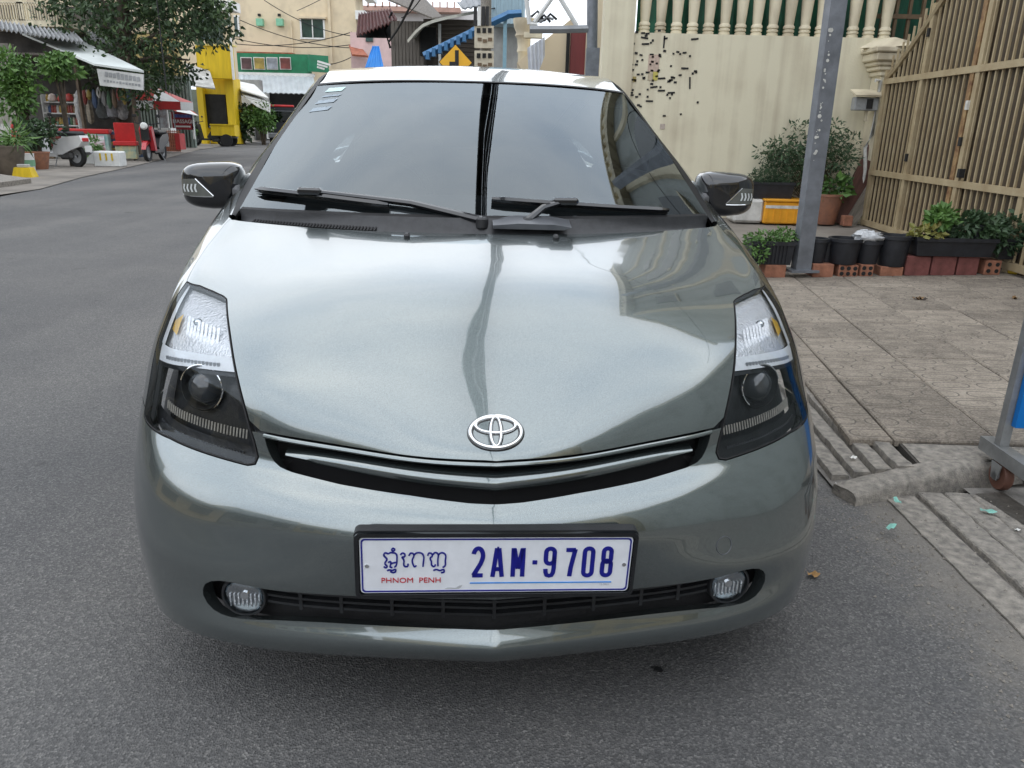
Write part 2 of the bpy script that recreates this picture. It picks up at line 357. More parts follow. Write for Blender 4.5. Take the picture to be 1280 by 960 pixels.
WHITEL = mat('white_lamp_band', (.78, .80, .82), .3, .0, .05, 40, .2, 120)
AMBER = mat('amber_reflector', (.85, .50, .05), .2, .3, .15, 40)
GOLDR = mat('gilt_grey_ribs', (.24, .225, .19), .45, .5, .2, 60)
RUBBER = mat('black_rubber', (.012, .012, .013), .7, 0, .2, 30, .2, 100)
WGLASS = glass('windscreen_glass', (.36, .40, .41), 2.05)
SGLASS = glass('dark_side_glass', (.05, .055, .06), 1.8)
LENS = glass('clear_lamp_lens', (.95, .96, .97), 1.32)
BALL = mat('projector_ball', (.05, .055, .06), .02, 0, .1, 5, coat=1.)

M_ = build_master()
def E_(pts, n=24):
    st = M_.inv(np.array(pts, float)); k = arclen(st); return cardinal(k, np.linspace(0, k[-1], n)) @ st
def L_(pts, n=24):           # the same without overshoot
    st = M_.inv(np.array(pts, float)); k = arclen(st); x = np.linspace(0, k[-1], n); return np.stack([np.interp(x, k, st[:, 0]), np.interp(x, k, st[:, 1])], 1)
car = thing('car', 'grey-green metallic hatchback standing at the kerb with a white number plate', 'car', (-.0218, 1.3058, 0), .083)
SEND, TEND = M_.s[-1], M_.t[-1]
e_front = E_([(0, .052, .617), (.125, .065, .618), (.30, .125, .62), (.40, .17, .621), (.500, .213, .623)]); e_front[0, 1] = 0
e_hlin = E_([(.503, .216, .626), (.522, .246, .678), (.549, .306, .735), (.577, .39, .782), (.603, .478, .813), (.613, .518, .824)])
e_hltop = L_([(.613, .518, .824), (.617, .535, .828), (.630, .556, .832), (.665, .592, .838), (.71, .636, .843), (.757, .680, .847)])
e_hlout = E_([(.757, .680, .847), (.777, .615, .797), (.791, .57, .746), (.801, .525, .698), (.806, .49, .645), (.813, .455, .590)])
e_hlbot = L_([(.813, .455, .590), (.808, .440, .574), (.79, .41, .566), (.768, .383, .562), (.71, .33, .558), (.633, .267, .556), (.566, .223, .555), (.508, .192, .553), (.492, .188, .558), (.487, .192, .572)], 40)
e_hlin0 = E_([(.487, .192, .572), (.494, .203, .598), (.503, .216, .626)], 10)
e_seam = E_([(.757, .680, .847), (.759, .74, .862), (.761, .82, .883), (.762, .90, .905), (.756, .97, .928), (.747, 1.03, .944), (.738, 1.063, .955)])
e_seam[0] = e_hlout[0]; e_seam[-1] = (SEND, .92)
e_cowl = np.stack([np.full(24, SEND), np.linspace(.92, 0, 24)], 1)
WY, WZ, WR = .88, .315, .355
def arc(a0, a1, n): return M_.inv(np.array([(.85, WY - WR*math.cos(R(a)), WZ + WR*math.sin(R(a))) for a in np.linspace(a0, a1, n)]))
e_bf = E_([(.813, .455, .590), (.832, .51, .595), (.845, .55, .585), (.85, WY - WR*math.cos(R(46)), WZ + WR*math.sin(R(46)))], 12)
arc1 = arc(46, -20, 24); arc2 = arc(46, 198, 40)
# bumper skin with its two mouths
g_top = E_([(0, .05, .6055), (.125, .063, .6065), (.30, .124, .609), (.40, .167, .610), (.468, .196, .611)])
g_bot = L_([(.468, .196, .611), (.463, .190, .592), (.452, .178, .571), (.435, .167, .560), (.409, .155, .5545), (.31, .115, .546), (.167, .072, .540), (.05, .046, .534), (0, .042, .532)], 40)
g_top[0, 1] = 0; g_bot[-1, 1] = 0
l_top = L_([(0, .0, .331), (.283, .03, .330), (.39, .05, .329), (.47, .071, .3275), (.54, .10, .331), (.58, .115, .327), (.604, .126, .314), (.613, .13, .292), (.608, .13, .268), (.59, .125, .254), (.55, .11, .249), (.50, .095, .2505), (.45, .085, .256), (.36, .066, .2605), (.22, .045, .2615), (0, .02, .2615)], 70); l_top = np.concatenate([l_top[:1], whit(l_top, 1.5, 0)[1:-1], l_top[-1:]])
l_top[0, 1] = l_top[-1, 1] = 0
bump_out = np.concatenate([np.stack([np.zeros(2), np.array([0, 1.3])], 1)[:1], np.stack([np.zeros(20), np.linspace(0, arc1[-1, 1], 20)], 1)[1:-1], arc1[::-1], e_bf[::-1][1:], e_hlbot[1:], e_hlin0[1:-1], e_front[::-1]])
# the mouths touch the centre line, so the bumper is built as upper, middle and lower bands of one skin
def split_bumper():
    s_gt, s_gb, s_lt, s_lb = g_top[0, 0], g_bot[-1, 0], l_top[0, 0], l_top[-1, 0]
    # outer loop runs up the centre line and detours round each mouth
    return np.concatenate([np.stack([np.zeros(20), np.linspace(0, arc1[-1, 1], 20)], 1)[:-1], arc1[::-1], e_bf[::-1][1:], e_hlbot[1:], e_hlin0[1:-1], e_front[::-1], g_top, g_bot[1:], l_top, l_top[-1:]*0 + [[0.02, 0]]])
bumper = full_panel('bumper', PAINT, car, half_panel(M_, split_bumper(), res=.014, flange=.03))
hood_out = np.concatenate([e_front[:-1], e_hlin[1:], e_hltop[1:], e_seam[1:], e_cowl[1:]])
hood = full_panel('hood', PAINT, car, half_panel(M_, hood_out, res=.016, gap=.0036, flange=.022))
fend_out = np.concatenate([e_seam, np.stack([np.full(20, SEND), np.linspace(.92, TEND, 20)], 1)[1:], np.stack([np.linspace(SEND, arc2[-1, 0], 20), np.full(20, TEND)], 1)[1:], np.array([[0.0, TEND], [0.0, arc2[-1, 1]]]) if False else np.zeros((0, 2)), arc2[::-1], e_bf[::-1][1:], e_hlout[::-1][1:-1]])
side_panel('fender', PAINT, (car, car), half_panel(M_, fend_out, res=.02, flange=.03))
# dark structure behind the gaps
full_panel('body_shell', RUBBER, car, half_panel(M_, np.array([(.3, 0), (.3, 1.0), (1.2, 1.75), (SEND-.01, 1.75), (SEND-.01, 0)]), res=.05, flange=0, depth=.075))
# ---- upper mouth: back wall, slat, trim
mb = MB(); xs = np.linspace(-.47, .47, 25)
def front_at(x, z):
    st = M_.inv(np.array([(abs(x), .05 + .6*x*x, z)])); p = M_.ev(st[:, 0], st[:, 1])[0]; return p
full_panel('upper_grille', mat('grille_void', (.004, .004, .005), .9, 0, .2, 30), car, half_panel(M_, np.concatenate([E_([(0, .064, .606), (.30, .134, .611), (.48, .205, .613)]), E_([(.475, .17, .552), (.31, .11, .535), (0, .04, .522)])]), res=.03, flange=0, depth=.06))
def wing(name, top, bot, m, d0, th, n=41):
    """curved blade following the nose between two height lines"""
    pr = []
    for x in np.linspace(-1, 1, n):
        ax = abs(x); zt, zb, X = top(ax), bot(ax), x*.425
        st = M_.inv(np.array([(abs(X), .05 + .5*X*X, (zt+zb)/2)])); p = M_.ev(st[:, 0], st[:, 1])[0]; y = p[1] + d0
        pr.append([(X, y + .016, zt), (X, y + .003, zt - .25*(zt-zb)), (X, y, zb + .35*(zt-zb)), (X, y + .004, zb), (X, y + th, zb - .002), (X, y + th, zt + .001)])
    k = 6; vs = [q for r_ in pr for q in r_]; fs = [(i*k+j, i*k+(j+1) % k, (i+1)*k+(j+1) % k, (i+1)*k+j) for i in range(n-1) for j in range(k)] + [tuple(range(k)), tuple((n-1)*k+j for j in range(k))]
    return MB().add(vs, fs).build(name, m, car, True, 50)
wing('grille_slat', lambda a: .5855 + .014*a - .008*a**6, lambda a: .556 + .020*a + .007*a**6, PAINT, .001, .03)
tr = []
for sx in (1, -1):
    P = M_.ev(*E_([(0, .0515, .6112), (.125, .064, .6122), (.30, .1245, .6145), (.40, .168, .6155), (.47, .2, .617)], 30).T); N = M_.nrm(*E_([(0, .0515, .6112), (.125, .064, .6122), (.30, .1245, .6145), (.40, .168, .6155), (.47, .2, .617)], 30).T)
    P = P + N*.0005; P[:, 0] *= sx; tr.append(P)
MB().tube(list(np.concatenate([tr[1][::-1], tr[0][1:]])), .0046, 8).build('grille_trim', PAINT, car, True)
# ---- badge: an oval ring with two crossed ovals
st = M_.inv(np.array([(0, .088, .667)])); bp, bn = M_.ev(st[:, 0], st[:, 1])[0], M_.nrm(st[:, 0], st[:, 1])[0]; bn[0] = 0; bn /= np.linalg.norm(bn); bu = np.cross(np.array([1., 0, 0]), bn); bu = bu if bu[2] > 0 else -bu
def oval_ring(mb, cx, cy, a, b, w, h=.003, n=56, taper=0):
    vs, fs = [], []
    for k in range(n):
        an = 2*math.pi*k/n; c, s = math.cos(an), math.sin(an); ww = w*(1 + taper*s*s)
        for q, (da, hh) in enumerate(((-ww/2, -.001), (-ww*.42, h*.7), (-ww*.12, h), (ww*.12, h), (ww*.42, h*.7), (ww/2, -.001))):
            x, y = cx + (a + da)*c, cy + (b + da)*s; vs.append(bp + np.array([1., 0, 0])*x + bu*y + bn*(hh - .12*x*x*6))
    for k in range(n):
        for q in range(5): fs.append((k*6+q, ((k+1) % n)*6+q, ((k+1) % n)*6+q+1, k*6+q+1))
    mb.add(vs, fs)
mbk = MB(); oval_ring(mbk, 0, 0, .0505, .0335, .0125, .0012); oval_ring(mbk, 0, .0145, .0395, .0165, .0108, .0012); oval_ring(mbk, 0, .0, .0105, .0305, .0102, .0012); mbk.build('badge_edge', GLOSSB, hood, True, 60)
mb = MB(); oval_ring(mb, 0, 0, .0505, .0335, .0085, .0065); oval_ring(mb, 0, .0145, .0395, .0165, .0072, .006); oval_ring(mb, 0, .0, .0105, .0305, .0066, .007)
mb.build('badge', CHROME, hood, True, 60)
for x in (-.205, .20):
    st = M_.inv(np.array([(abs(x), .80, .95)])); p = M_.ev(st[:, 0], st[:, 1])[0]
    MB().box((x, p[1], p[2] + .004), (.016, .022, .014), rx=.2, bev=.004).build('washer_nozzle', BLACKP, hood)
# ---- lower mouth: louvred grille and fog lamps
full_panel('lower_grille', RUBBER, car, half_panel(M_, np.array([(.07, 0), (.07, .72), (.16, .72), (.16, 0)]), res=.03, flange=0, depth=.07))
for z in (.277, .293, .309, .325):
    pts = []
    for x in np.linspace(-.50, .50, 31):
        p = front_at(x, z); pts.append((x, p[1] + .022, z))
    mb = MB(); k = len(pts); vs = []
    for (x, y, zz) in pts: vs += [(x, y, zz + .0028), (x, y + .03, zz + .0045), (x, y + .03, zz - .0025), (x, y, zz - .0028)]
    mb.add(vs, [(i*4+j, i*4+(j+1) % 4, (i+1)*4+(j+1) % 4, (i+1)*4+j) for i in range(k-1) for j in range(4)]); mb.build('lower_louvre', BLACKP, car)
for x in (-.40, -.315, -.21, -.105, 0, .105, .21, .315, .40):
    p = front_at(x, .30); MB().box((x, p[1] + .036, .30), (.007, .03, .064)).build('louvre_strut', BLACKP, car)
for sx in (1, -1):
    fx, fy, fz = sx*.520, .120, .289
    fl = bpy.data.objects.new('fog_lamp', None); COL.objects.link(fl); fl.parent = car; fl.location = (fx, fy, fz); fl.rotation_euler = (0, 0, sx*.12)
    MB().lathe([(.049, .03), (.049, .0), (.0465, -.006), (.0425, -.006), (.0415, .004)], n=32, ax='y', cap=False).build('bezel', BLACKP, fl, True)
    MB().lathe([(.0415, .002), (.033, .02), (.015, .036), (.002, .04)], n=32, ax='y').build('reflector', mat('fog_reflector', (.55, .56, .57), .12, 1., .1, 40, .12, 90), fl, True)
    MB().lathe([(.0415, 0), (.038, -.006), (.028, -.0115), (.014, -.0145), (.0005, -.0155)], n=32, ax='y').build('lens', LENS, fl, True, 80)
    MB().lathe([(.009, -.002), (.009, .02)], n=12, ax='y').build('bulb_cap', CHROME, fl, True)
    mb = MB()
    for k in range(8): mb.box(((k-3.5)*.0088, .0, -.012), (.003, .003, .030))
    mb.build('flute', CHROMED, fl)
# tow-eye cover: a fine ring groove on the bumper
st = M_.inv(np.array([(.488, .095, .40)])); c0, cn = M_.ev(st[:, 0], st[:, 1])[0], M_.nrm(st[:, 0], st[:, 1])[0]
cu = np.cross(cn, (0, 0, 1)); cu /= np.linalg.norm(cu); cv = np.cross(cu, cn)
mb = MB(); mb.tube([c0 + cn*.0004 + (cu*math.cos(a) + cv*math.sin(a))*.0195 for a in np.linspace(0, 2*math.pi, 33)], .0011, 5); mb.build('tow_cover', SATIN, car, True)
# ---- number plate
PW, PH = .52, .124
plate = bpy.data.objects.new('number_plate', None); COL.objects.link(plate); plate.parent = car; plate.location = (.0, -.016, .434); plate.rotation_euler = (R(3), R(1.0), 0)
def rrect(w, h, r, n=6):
    return [(sx*(w/2 - r) + r*math.cos(a), sy*(h/2 - r) + r*math.sin(a)) for sx, sy, a0 in ((1, 1, 0), (-1, 1, 90), (-1, -1, 180), (1, -1, 270)) for a in [R(a0 + 90*k/n) for k in range(n+1)]]
def ring_plate(w, h, r, w2, h2, r2, y0, y1):
    A, B = rrect(w, h, r), rrect(w2, h2, r2); n = len(A)
    vs = [(x, y0, z) for x, z in A] + [(x, y0, z) for x, z in B] + [(x, y1, z) for x, z in A] + [(x, y1, z) for x, z in B]
    return MB().add(vs, [(i, (i+1) % n, n+(i+1) % n, n+i) for i in range(n)] + [(i, 2*n+i, 2*n+(i+1) % n, (i+1) % n) for i in range(n)] + [(n+i, n+(i+1) % n, 3*n+(i+1) % n, 3*n+i) for i in range(n)])
PWHITE = mat('plate_white', (.74, .76, .80), .35, 0, .05, 30, .05, 60)
PBLUE = mat('plate_blue', (.006, .008, .22), .4, 0, .08, 30); PRED = mat('plate_red', (.50, .015, .03), .45, 0, .08, 30); PGREY = mat('plate_grey_print', (.5, .51, .53), .5, 0, .1, 60)
PSKY = mat('plate_light_blue', (.02, .25, .72), .4, 0, .08, 30)
MB().prism(rrect(PW + .022, PH + .024, .012), .022, Matrix.Translation((0, .003, 0))).build('holder', BLACKP, plate)
ring_plate(PW + .019, PH + .021, .012, PW + .004, PH + .004, .008, -.006, .003).build('holder_rim', GLOSSB, plate)
MB().prism(rrect(PW, PH, .008), .004, Matrix.Translation((0, -.002, 0))).build('plate_sheet', PWHITE, plate)
ring_plate(PW - .005, PH - .005, .007, PW - .0105, PH - .0105, .006, -.0032, -.002).build('plate_border', PBLUE, plate)
def strokes(name, paths, w, m, y=-.0036, h=.0016, closed=()):
    """flat raised pen strokes with round ends: each path is a polyline in plate x, z"""
    for pi, p in enumerate(paths):
        pass
    mb = MB()
    for pi, p in enumerate(paths):
        p = np.array(p, float); n = len(p)
        if n > 2 and not p.shape[1] == 3:
            k = arclen(p); p = cardinal(k, np.linspace(0, k[-1], max(8, 6*n))) @ p
        elif p.shape[1] == 3: p = p[:, :2]
        n = len(p); d = np.gradient(p, axis=0); d /= np.maximum(np.linalg.norm(d, axis=1), 1e-9)[:, None]; nr = np.stack([-d[:, 1], d[:, 0]], 1)*w/2
        # mitre
        a, b = p + nr, p - nr
        vs = [(x, y, z) for x, z in a] + [(x, y, z) for x, z in b] + [(x, y + h, z) for x, z in a] + [(x, y + h, z) for x, z in b]
        fs = [(i, i+1, n+i+1, n+i) for i in range(n-1)] + [(i, 2*n+i, 2*n+i+1, i+1) for i in range(n-1)] + [(n+i, n+i+1, 3*n+i+1, 3*n+i) for i in range(n-1)] + [(0, n, 3*n, 2*n), (n-1, 3*n-1, 4*n-1, 2*n-1)]
        mb.add(vs, fs)
    return mb.build(name, m, plate)
def poly(*pts): return [(a, b, 0) for a, b in pts]
def glyph_ops(ch, x, w, h, zb):
    f = lambda a, b: (x + a*w, zb + b*h)
    F = lambda *l: [f(a, b) for a, b in l]
    PL = lambda *l: poly(*[f(a, b) for a, b in l])
    def ell(cx, cy, rx, ry, a0=0, a1=360, n=17): return [f(cx + rx*math.cos(R(a)), cy + ry*math.sin(R(a))) for a in np.linspace(a0, a1, n)]
    def stad(cx, y0, y1, rx, n=9):
        ry = rx*w/h*1.0; p = [(cx + rx*math.cos(R(a)), y1 - ry + ry*math.sin(R(a))) for a in np.linspace(0, 180, n)] + [(cx + rx*math.cos(R(a)), y0 + ry + ry*math.sin(R(a))) for a in np.linspace(180, 360, n)]
        p.append(p[0]); p.append(p[1]); return PL(*p)
    if ch == '2': return [PL(*([(.5 + .42*math.cos(R(a)), .74 + .26*math.sin(R(a))) for a in np.linspace(165, -30, 14)] + [(.72, .46), (.12, .06)])), PL((.0, .05), (.95, .05))]
    if ch == 'A': return [PL((.04, 0), (.40, 1.0)), PL((.40, .98), (.60, .98)), PL((.60, 1.0), (.96, 0)), PL((.2, .27), (.8, .27))]
    if ch == 'M': return [PL((.06, 0), (.06, 1)), PL((.94, 0), (.94, 1)), PL((.12, .98), (.5, .28)), PL((.5, .28), (.88, .98))]
    if ch == '-': return [PL((.0, .5), (1.0, .5))]
    if ch == '0': return [stad(.5, 0.02, .98, .42)]
    if ch == '7': return [PL((.0, .93), (.97, .93)), PL((.93, .95), (.74, .62), (.58, .30), (.50, 0))]
    if ch == '8': return [stad(.5, .02, .55, .42), stad(.5, .50, .98, .38)]
    if ch == '9': return [stad(.5, .45, .98, .42), PL((.92, .72), (.92, .3), (.88, .14), (.74, .04), (.5, .02), (.26, .04), (.13, .15), (.1, .26))]
X0p = -.144
def digit(ch, px0, px1, zb=-.030, h=.072, sw=.0086):
    # px0, px1: left and right edge measured along the plate sheet, 0..1
    xa, xb = (px0 - .5)*PW, (px1 - .5)*PW
    strokes('plate_character', glyph_ops(ch, xa + sw/2, xb - xa - sw, h - sw*.9, zb + sw*.45), sw, PBLUE)
for ch, a, b in (('2', .400, .458), ('A', .474, .528), ('M', .548, .605), ('-', .622, .656), ('9', .668, .722), ('7', .745, .798), ('0', .812, .866), ('8', .882, .936)): digit(ch, a, b)
MB().box((.087, -.0027, -.0405), (.277, .0012, .0022)).build('plate_underline', PSKY, plate)
text_mesh('city_name', 'PHNOM  PENH', .0165, PRED, plate, (-.164, -.0028, -.0335), (R(90), 0, 0), .0006, .0, 1.04)
# the city's name in Khmer letters, as pen strokes (units: plate metres)
K = []
def kx(pts): K.append([(-.213 + a*.00098, .0125 + b*.00098) for a, b in pts])
# first letter with its subscript and the sign above
kx([(2, -14), (5, -17), (8, -14), (6, -11), (4, -6), (8, 2), (4, 8), (2, 13), (6, 17), (10, 15), (14, 17), (20, 17), (25, 15), (27, 10), (27, 2), (25, -12), (22, -16)])
kx([(10, -5), (14, -3), (15, -9), (14, -15), (18, -17)]); kx([(15, -8), (20, -6), (26, -5)])
kx([(17, 24), (20, 27), (23, 24), (20, 21), (17, 24)]); kx([(8, -24), (12, -22), (18, -23), (24, -21), (23, -27), (18, -28), (14, -25)])
kx([(34, 12), (37, 16), (41, 15), (41, 8), (37, 7), (39, 3), (40, -8), (42, -14), (47, -14), (48, -8)])
kx([(50, 10), (54, 16), (58, 15), (59, 8), (57, 3), (58, -10), (61, -15), (64, -12)]); kx([(59, 10), (64, 16), (69, 17), (75, 15), (78, 10), (78, -2), (77, -15)])
kx([(86, 10), (89, 16), (93, 15), (94, 8), (91, 5), (93, -3), (94, -12), (98, -15), (101, -10)]); kx([(96, 12), (100, 17), (105, 15), (106, 6), (106, -14)]); kx([(106, 10), (111, 16), (116, 16), (120, 12), (120, -2), (119, -14), (115, -17)])
kx([(97, -24), (104, -22), (110, -24), (117, -22), (118, -27), (112, -29)])
K = [np.array(k) + np.array([-.004, 0]) for k in K]
strokes('khmer_letters', K, .0030, PBLUE)
for x in (-.247, .247): MB().lathe([(.0042, -.004), (.0042, .0)], (x, 0, .0), 12, 'y').build('plate_screw', CHROME, plate)
MB().prism([(-.100, -.0535), (-.094, -.050), (-.078, -.051), (-.072, -.046), (-.066, -.0445), (-.068, -.0495), (-.073, -.0535)], .0008, Matrix.Translation((0, -.0028, 0))).build('scuff', PGREY, plate)
text_mesh('small_print', '12-2021', .006, PGREY, plate, (.212, -.0024, -.046), (R(90), 0, 0), .0003, 0, 1)
# ---- headlights
def zone(s_lo, s_hi, tl=.505, tr=.93, n=14):
    ts = np.linspace(tl, tr, n); return np.concatenate([np.stack([s_lo(ts), ts], 1), np.stack([s_hi(ts), ts], 1)[::-1]])
hl_out = np.concatenate([e_hlin0, e_hlin[1:], e_hltop[1:], e_hlout[1:], e_hlbot[1:]])
HL = []
for sx in (1, -1):
    h = bpy.data.objects.new('headlight', None); COL.objects.link(h); h.parent = car; HL.append(h)
side_panel('lens', LENS, HL, half_panel(M_, hl_out, res=.02, flange=.0, gap=.003))
side_panel('seal', RUBBER, HL, half_panel(M_, hl_out, [offset_poly(hl_out[:, ::-1], .0058)[:, ::-1]], res=.02, flange=.012, gap=.0012, depth=-.0006))
low = lambda t: .632 - .17*(t - .52) - .10*(t - .52)**2; up = lambda t: low(t) + .042 + .02*(t - .52)
inner = offset_poly(hl_out[:, ::-1], .004)[:, ::-1]
def clip_zone(zp, depth, res=.018):
    hp = half_panel(M_, zp, res=res, flange=0, gap=0, depth=depth); return hp
def hl_zone(name, m, lo, hi, depth, tl=.50, tr=.93):
    # limit a band of the lamp to the lamp outline
    hs = inner
    ts = np.linspace(tl, tr, 60); A = []; 
    smin, smax = [], []
    for t in ts:
        c = []
        for a, b in zip(hs, np.roll(hs, -1, 0)):
            if (a[1] - t)*(b[1] - t) < 0: c.append(a[0] + (b[0] - a[0])*(t - a[1])/(b[1] - a[1]))
        if len(c) >= 2: A.append((t, max(min(c), lo(t)), min(max(c), hi(t))))
    A = [(t, a, b) for t, a, b in A if b - a > .002]
    pl = np.array([(a, t) for t, a, b in A] + [(b, t) for t, a, b in A][::-1])
    return side_panel(name, m, HL, half_panel(M_, pl, res=.014, flange=0, gap=0, depth=depth))
one = lambda v: (lambda t: v + 0*t)
hl_zone('lamp_bowl', DARKIN, one(0.), low, .06, .50, .935)
hl_zone('lamp_band', WHITEL, low, up, .012, .50, .935)
hl_zone('signal_reflector', CHROMED, up, one(2.), .020, .50, .935)
hl_zone('signal_side', WHITEL, up, one(2.), .010, .88, .935)
hl_zone('bowl_side', DARKIN, one(0.), low, .016, .885, .93)
hl_zone('signal_amber', AMBER, lambda t: up(t) + .05 + .3*(t - .83), lambda t: up(t) + .14 - .8*(t - .83), .014, .83, .878)
hl_zone('lamp_eyebrow', DARKIN, lambda t: low(t) - .012, low, .018)
hl_zone('lamp_chin', DARKIN, one(0.), lambda t: .455 - .02*(t - .5), .03)
def srf(s, t, depth):
    p = M_.ev([s], [t])[0]; n = M_.nrm([s], [t])[0]; return p - n*depth, n
for sx, h in zip((1, -1), HL):
    q = lambda p: (sx*p[0], p[1], p[2])
    for k in range(30):                                  # ribbed step under the projector
        t = .565 + .30*k/29; s = .476 - .035*(t - .55); p, n = srf(s, t, .034); mb = MB()
        mb.box(q(p), (.0032, .003, .020), rx=R(-35)); mb.build('rib', GOLDR, h)
    for k in range(34):
        t = .57 + .29*k/33; p, n = srf(.438 - .03*(t - .55), t, .026); MB().box(q(p), (.0035, .003, .0045)).build('bead', SATIN, h)
    for k in range(16):
        t = .60 + .24*k/15; p, n = srf(low(t) + .016, t, .0095); MB().box(q(p), (.006, .003, .008)).build('led', mat('grey_led', (.42, .44, .46), .3, .2, .1, 50), h)
    pc, pn = srf(.548, .71, .036); ax = Vector((sx*pn[0]*.35, pn[1], pn[2]*.25)).normalized()
    rq = Vector((0, -1, 0)).rotation_difference(ax).to_matrix().to_4x4(); T = Matrix.Translation(Vector(q(pc))) @ rq
    def lathe_T(prof, n=36):
        mb = MB().lathe(prof, n=n, ax='y', cap=False); mb.v = [tuple(T @ Vector(v)) for v in mb.v]; return mb
    lathe_T([(.050, .03), (.054, -.004), (.050, -.008), (.047, -.004), (.040, .03)]).build('projector_bezel', DARKIN, h, True, 60)
    pts = [T @ Vector((.0525*math.cos(a), -.006, .0525*math.sin(a))) for a in np.linspace(R(15), R(235), 26)] if sx > 0 else [T @ Vector((-.0525*math.cos(a), -.006, .0525*math.sin(a))) for a in np.linspace(R(15), R(235), 26)]
    MB().tube(pts, .0022, 6).build('projector_arc', CHROME, h, True)
    lathe_T([(.040, .012), (.037, -.002), (.029, -.013), (.016, -.020), (.0005, -.022)]).build('projector_lens', BALL, h, True, 80)
    p, n = srf(.76, .72, .018); MB().lathe([(.011, .0), (.011, -.006), (.006, -.012), (.0005, -.013)], q(p), 16, 'y').build('signal_bulb', CHROME, h, True)
    for k in range(9):
        p, n = srf(.73, .60 + .022*k, .017); MB().box(q(p), (.006, .004, .05), rx=R(-40)).build('signal_flute', CHROMED, h)
# ---- windscreen, roof, pillars
GE = np.array([(.722, 1.062, .964), (.714, 1.13, .994), (.703, 1.27, 1.056), (.69, 1.42, 1.125), (.66, 1.6, 1.212), (.591, 1.87, 1.366), (.585, 2.1, 1.424), (.585, 2.5, 1.456), (.58, 3.0, 1.425), (.56, 3.5, 1.325), (.53, 3.9, 1.225), (.50, 4.25, 1.12)])
PO = np.array([(.742, 1.075, .963), (.772, 1.2, .979), (.804, 1.365, 1.002), (.784, 1.52, 1.07), (.745, 1.7, 1.155), (.685, 1.95, 1.292), (.655, 2.13, 1.375), (.65, 2.5, 1.408), (.645, 3.0, 1.378), (.635, 3.5, 1.28), (.62, 3.9, 1.17), (.6, 4.25, 1.06)])
def lat(C, Ed, xs, pw=2.15, pz=2.4):
    """skin between a centre line C(y,z) and an edge line, swept by lateral position"""
    G = np.zeros((len(C), len(xs), 3))
    for i in range(len(C)):
        for j, x in enumerate(xs): G[i, j] = (Ed[i][0]*x, C[i][0] + (Ed[i][1] - C[i][0])*x**pw, C[i][1] + (Ed[i][2] - C[i][1])*x**pz)
    s = np.concatenate([[0], np.cumsum(np.linalg.norm(np.diff(G, axis=0), axis=2).mean(1))]); return Surf(G, s, np.array(xs)*.65)
gk = arclen(GE); gcur = lambda u: cardinal(gk, [u])[0] @ GE
XS = [0, .25, .5, .7, .86, 1.0]
us = np.linspace(0, gk[5], 5); WE = [gcur(u) for u in us]; WC = [(.858, .9625), (1.08, 1.083), (1.31, 1.197), (1.535, 1.297), (1.752, 1.385)]
WS = lat(WC, WE, XS)
def skin(name, S, ns, nt, m, s0=0, s1=None, t0=0, t1=None, depth=0, full=True):
    hp = grid_patch(S, ns, nt, s0, S.s[-1] if s1 is None else s1, t0, S.t[-1] if t1 is None else t1, depth)
    return full_panel(name, m, car, hp) if full else side_panel(name, m, (car, car), hp)
wsc = skin('windscreen', WS, 40, 30, WGLASS, s0=.038)
MATB = mat('matt_black_trim', (.012, .012, .013), .55, 0, .2, 40, spec=.25)
RC = [(1.752, 1.388), (1.93, 1.434), (2.2, 1.472), (2.5, 1.488), (2.85, 1.474), (3.25, 1.415), (3.7, 1.31), (4.0, 1.22), (4.25, 1.135)]
ru = np.linspace(gk[5], gk[-1], 9); RE = [gcur(u) + np.array([0, 0, .002]) for u in ru]
RS = lat(RC, RE, XS, 2.15, 3.0)
skin('roof', RS, 60, 24, PAINT, s0=.022, s1=RS.s[5])
skin('rear_window', RS, 40, 24, glass('rear_glass', (.35, .38, .38), 1.5), s0=RS.s[5] + .004)
skin('headliner', RS, 30, 12, mat('grey_headliner', (.25, .25, .25), .9), s0=.03, depth=.05)
PS = Surf(np.stack([GE, GE*.72 + PO*.28 + np.array([0, 0, .004]), GE*.35 + PO*.65 + np.array([.004, 0, .004]), PO], 1), gk, [0, .03, .06, .1])
skin('screen_moulding', PS, 50, 8, MATB, s0=.0, s1=gk[5] + .02, t0=0, t1=.044, full=False)
skin('pillar', PS, 90, 8, PAINT, t0=.0455, s0=0, full=False)
skin('rail_moulding', PS, 50, 5, MATB, s0=gk[5] + .022, t0=0, t1=.044, full=False)
skin('header_moulding', RS, 3, 30, MATB, s0=-.0, s1=.021)
skin('pillar_trim', PS, 60, 6, MATB, depth=.018, full=False)
# ---- cowl, wipers
CS = Surf(np.array([[(x, y, z - .004) for x, y, z in M_.ev(np.full(8, SEND), np.linspace(0, .915, 8))], [(x*.985, y + .012, z - .012) for x, y, z in M_.ev(np.full(8, SEND), np.linspace(0, .90, 8))], [tuple(p + np.array([0, -.004, .003])) for p in WS.ev(np.full(8, .043), np.linspace(0, .6495, 8))]]), [0, .02, .1], np.linspace(0, .72, 8))
cowl = skin('cowl', CS, 8, 40, mat('cowl_plastic', (.035, .036, .039), .42, 0, .2, 40, .1, 200))
full_panel('cowl_band', MATB, car, grid_patch(WS, 4, 30, .040, .058, 0, .645, -.0015))
for k in range(40):
    x = -.665 + .0094*k; tt = np.interp(-x, CS.ev(np.full(60, .055), np.linspace(0, .72, 60))[:, 0], np.linspace(0, .72, 60)); p = CS.ev([.055], [tt])[0]
    MB().box((x, p[1], p[2] + .0035), (.0056, .024, .006), rx=R(22), rz=-.3).build('vent_slot', RUBBER, cowl)
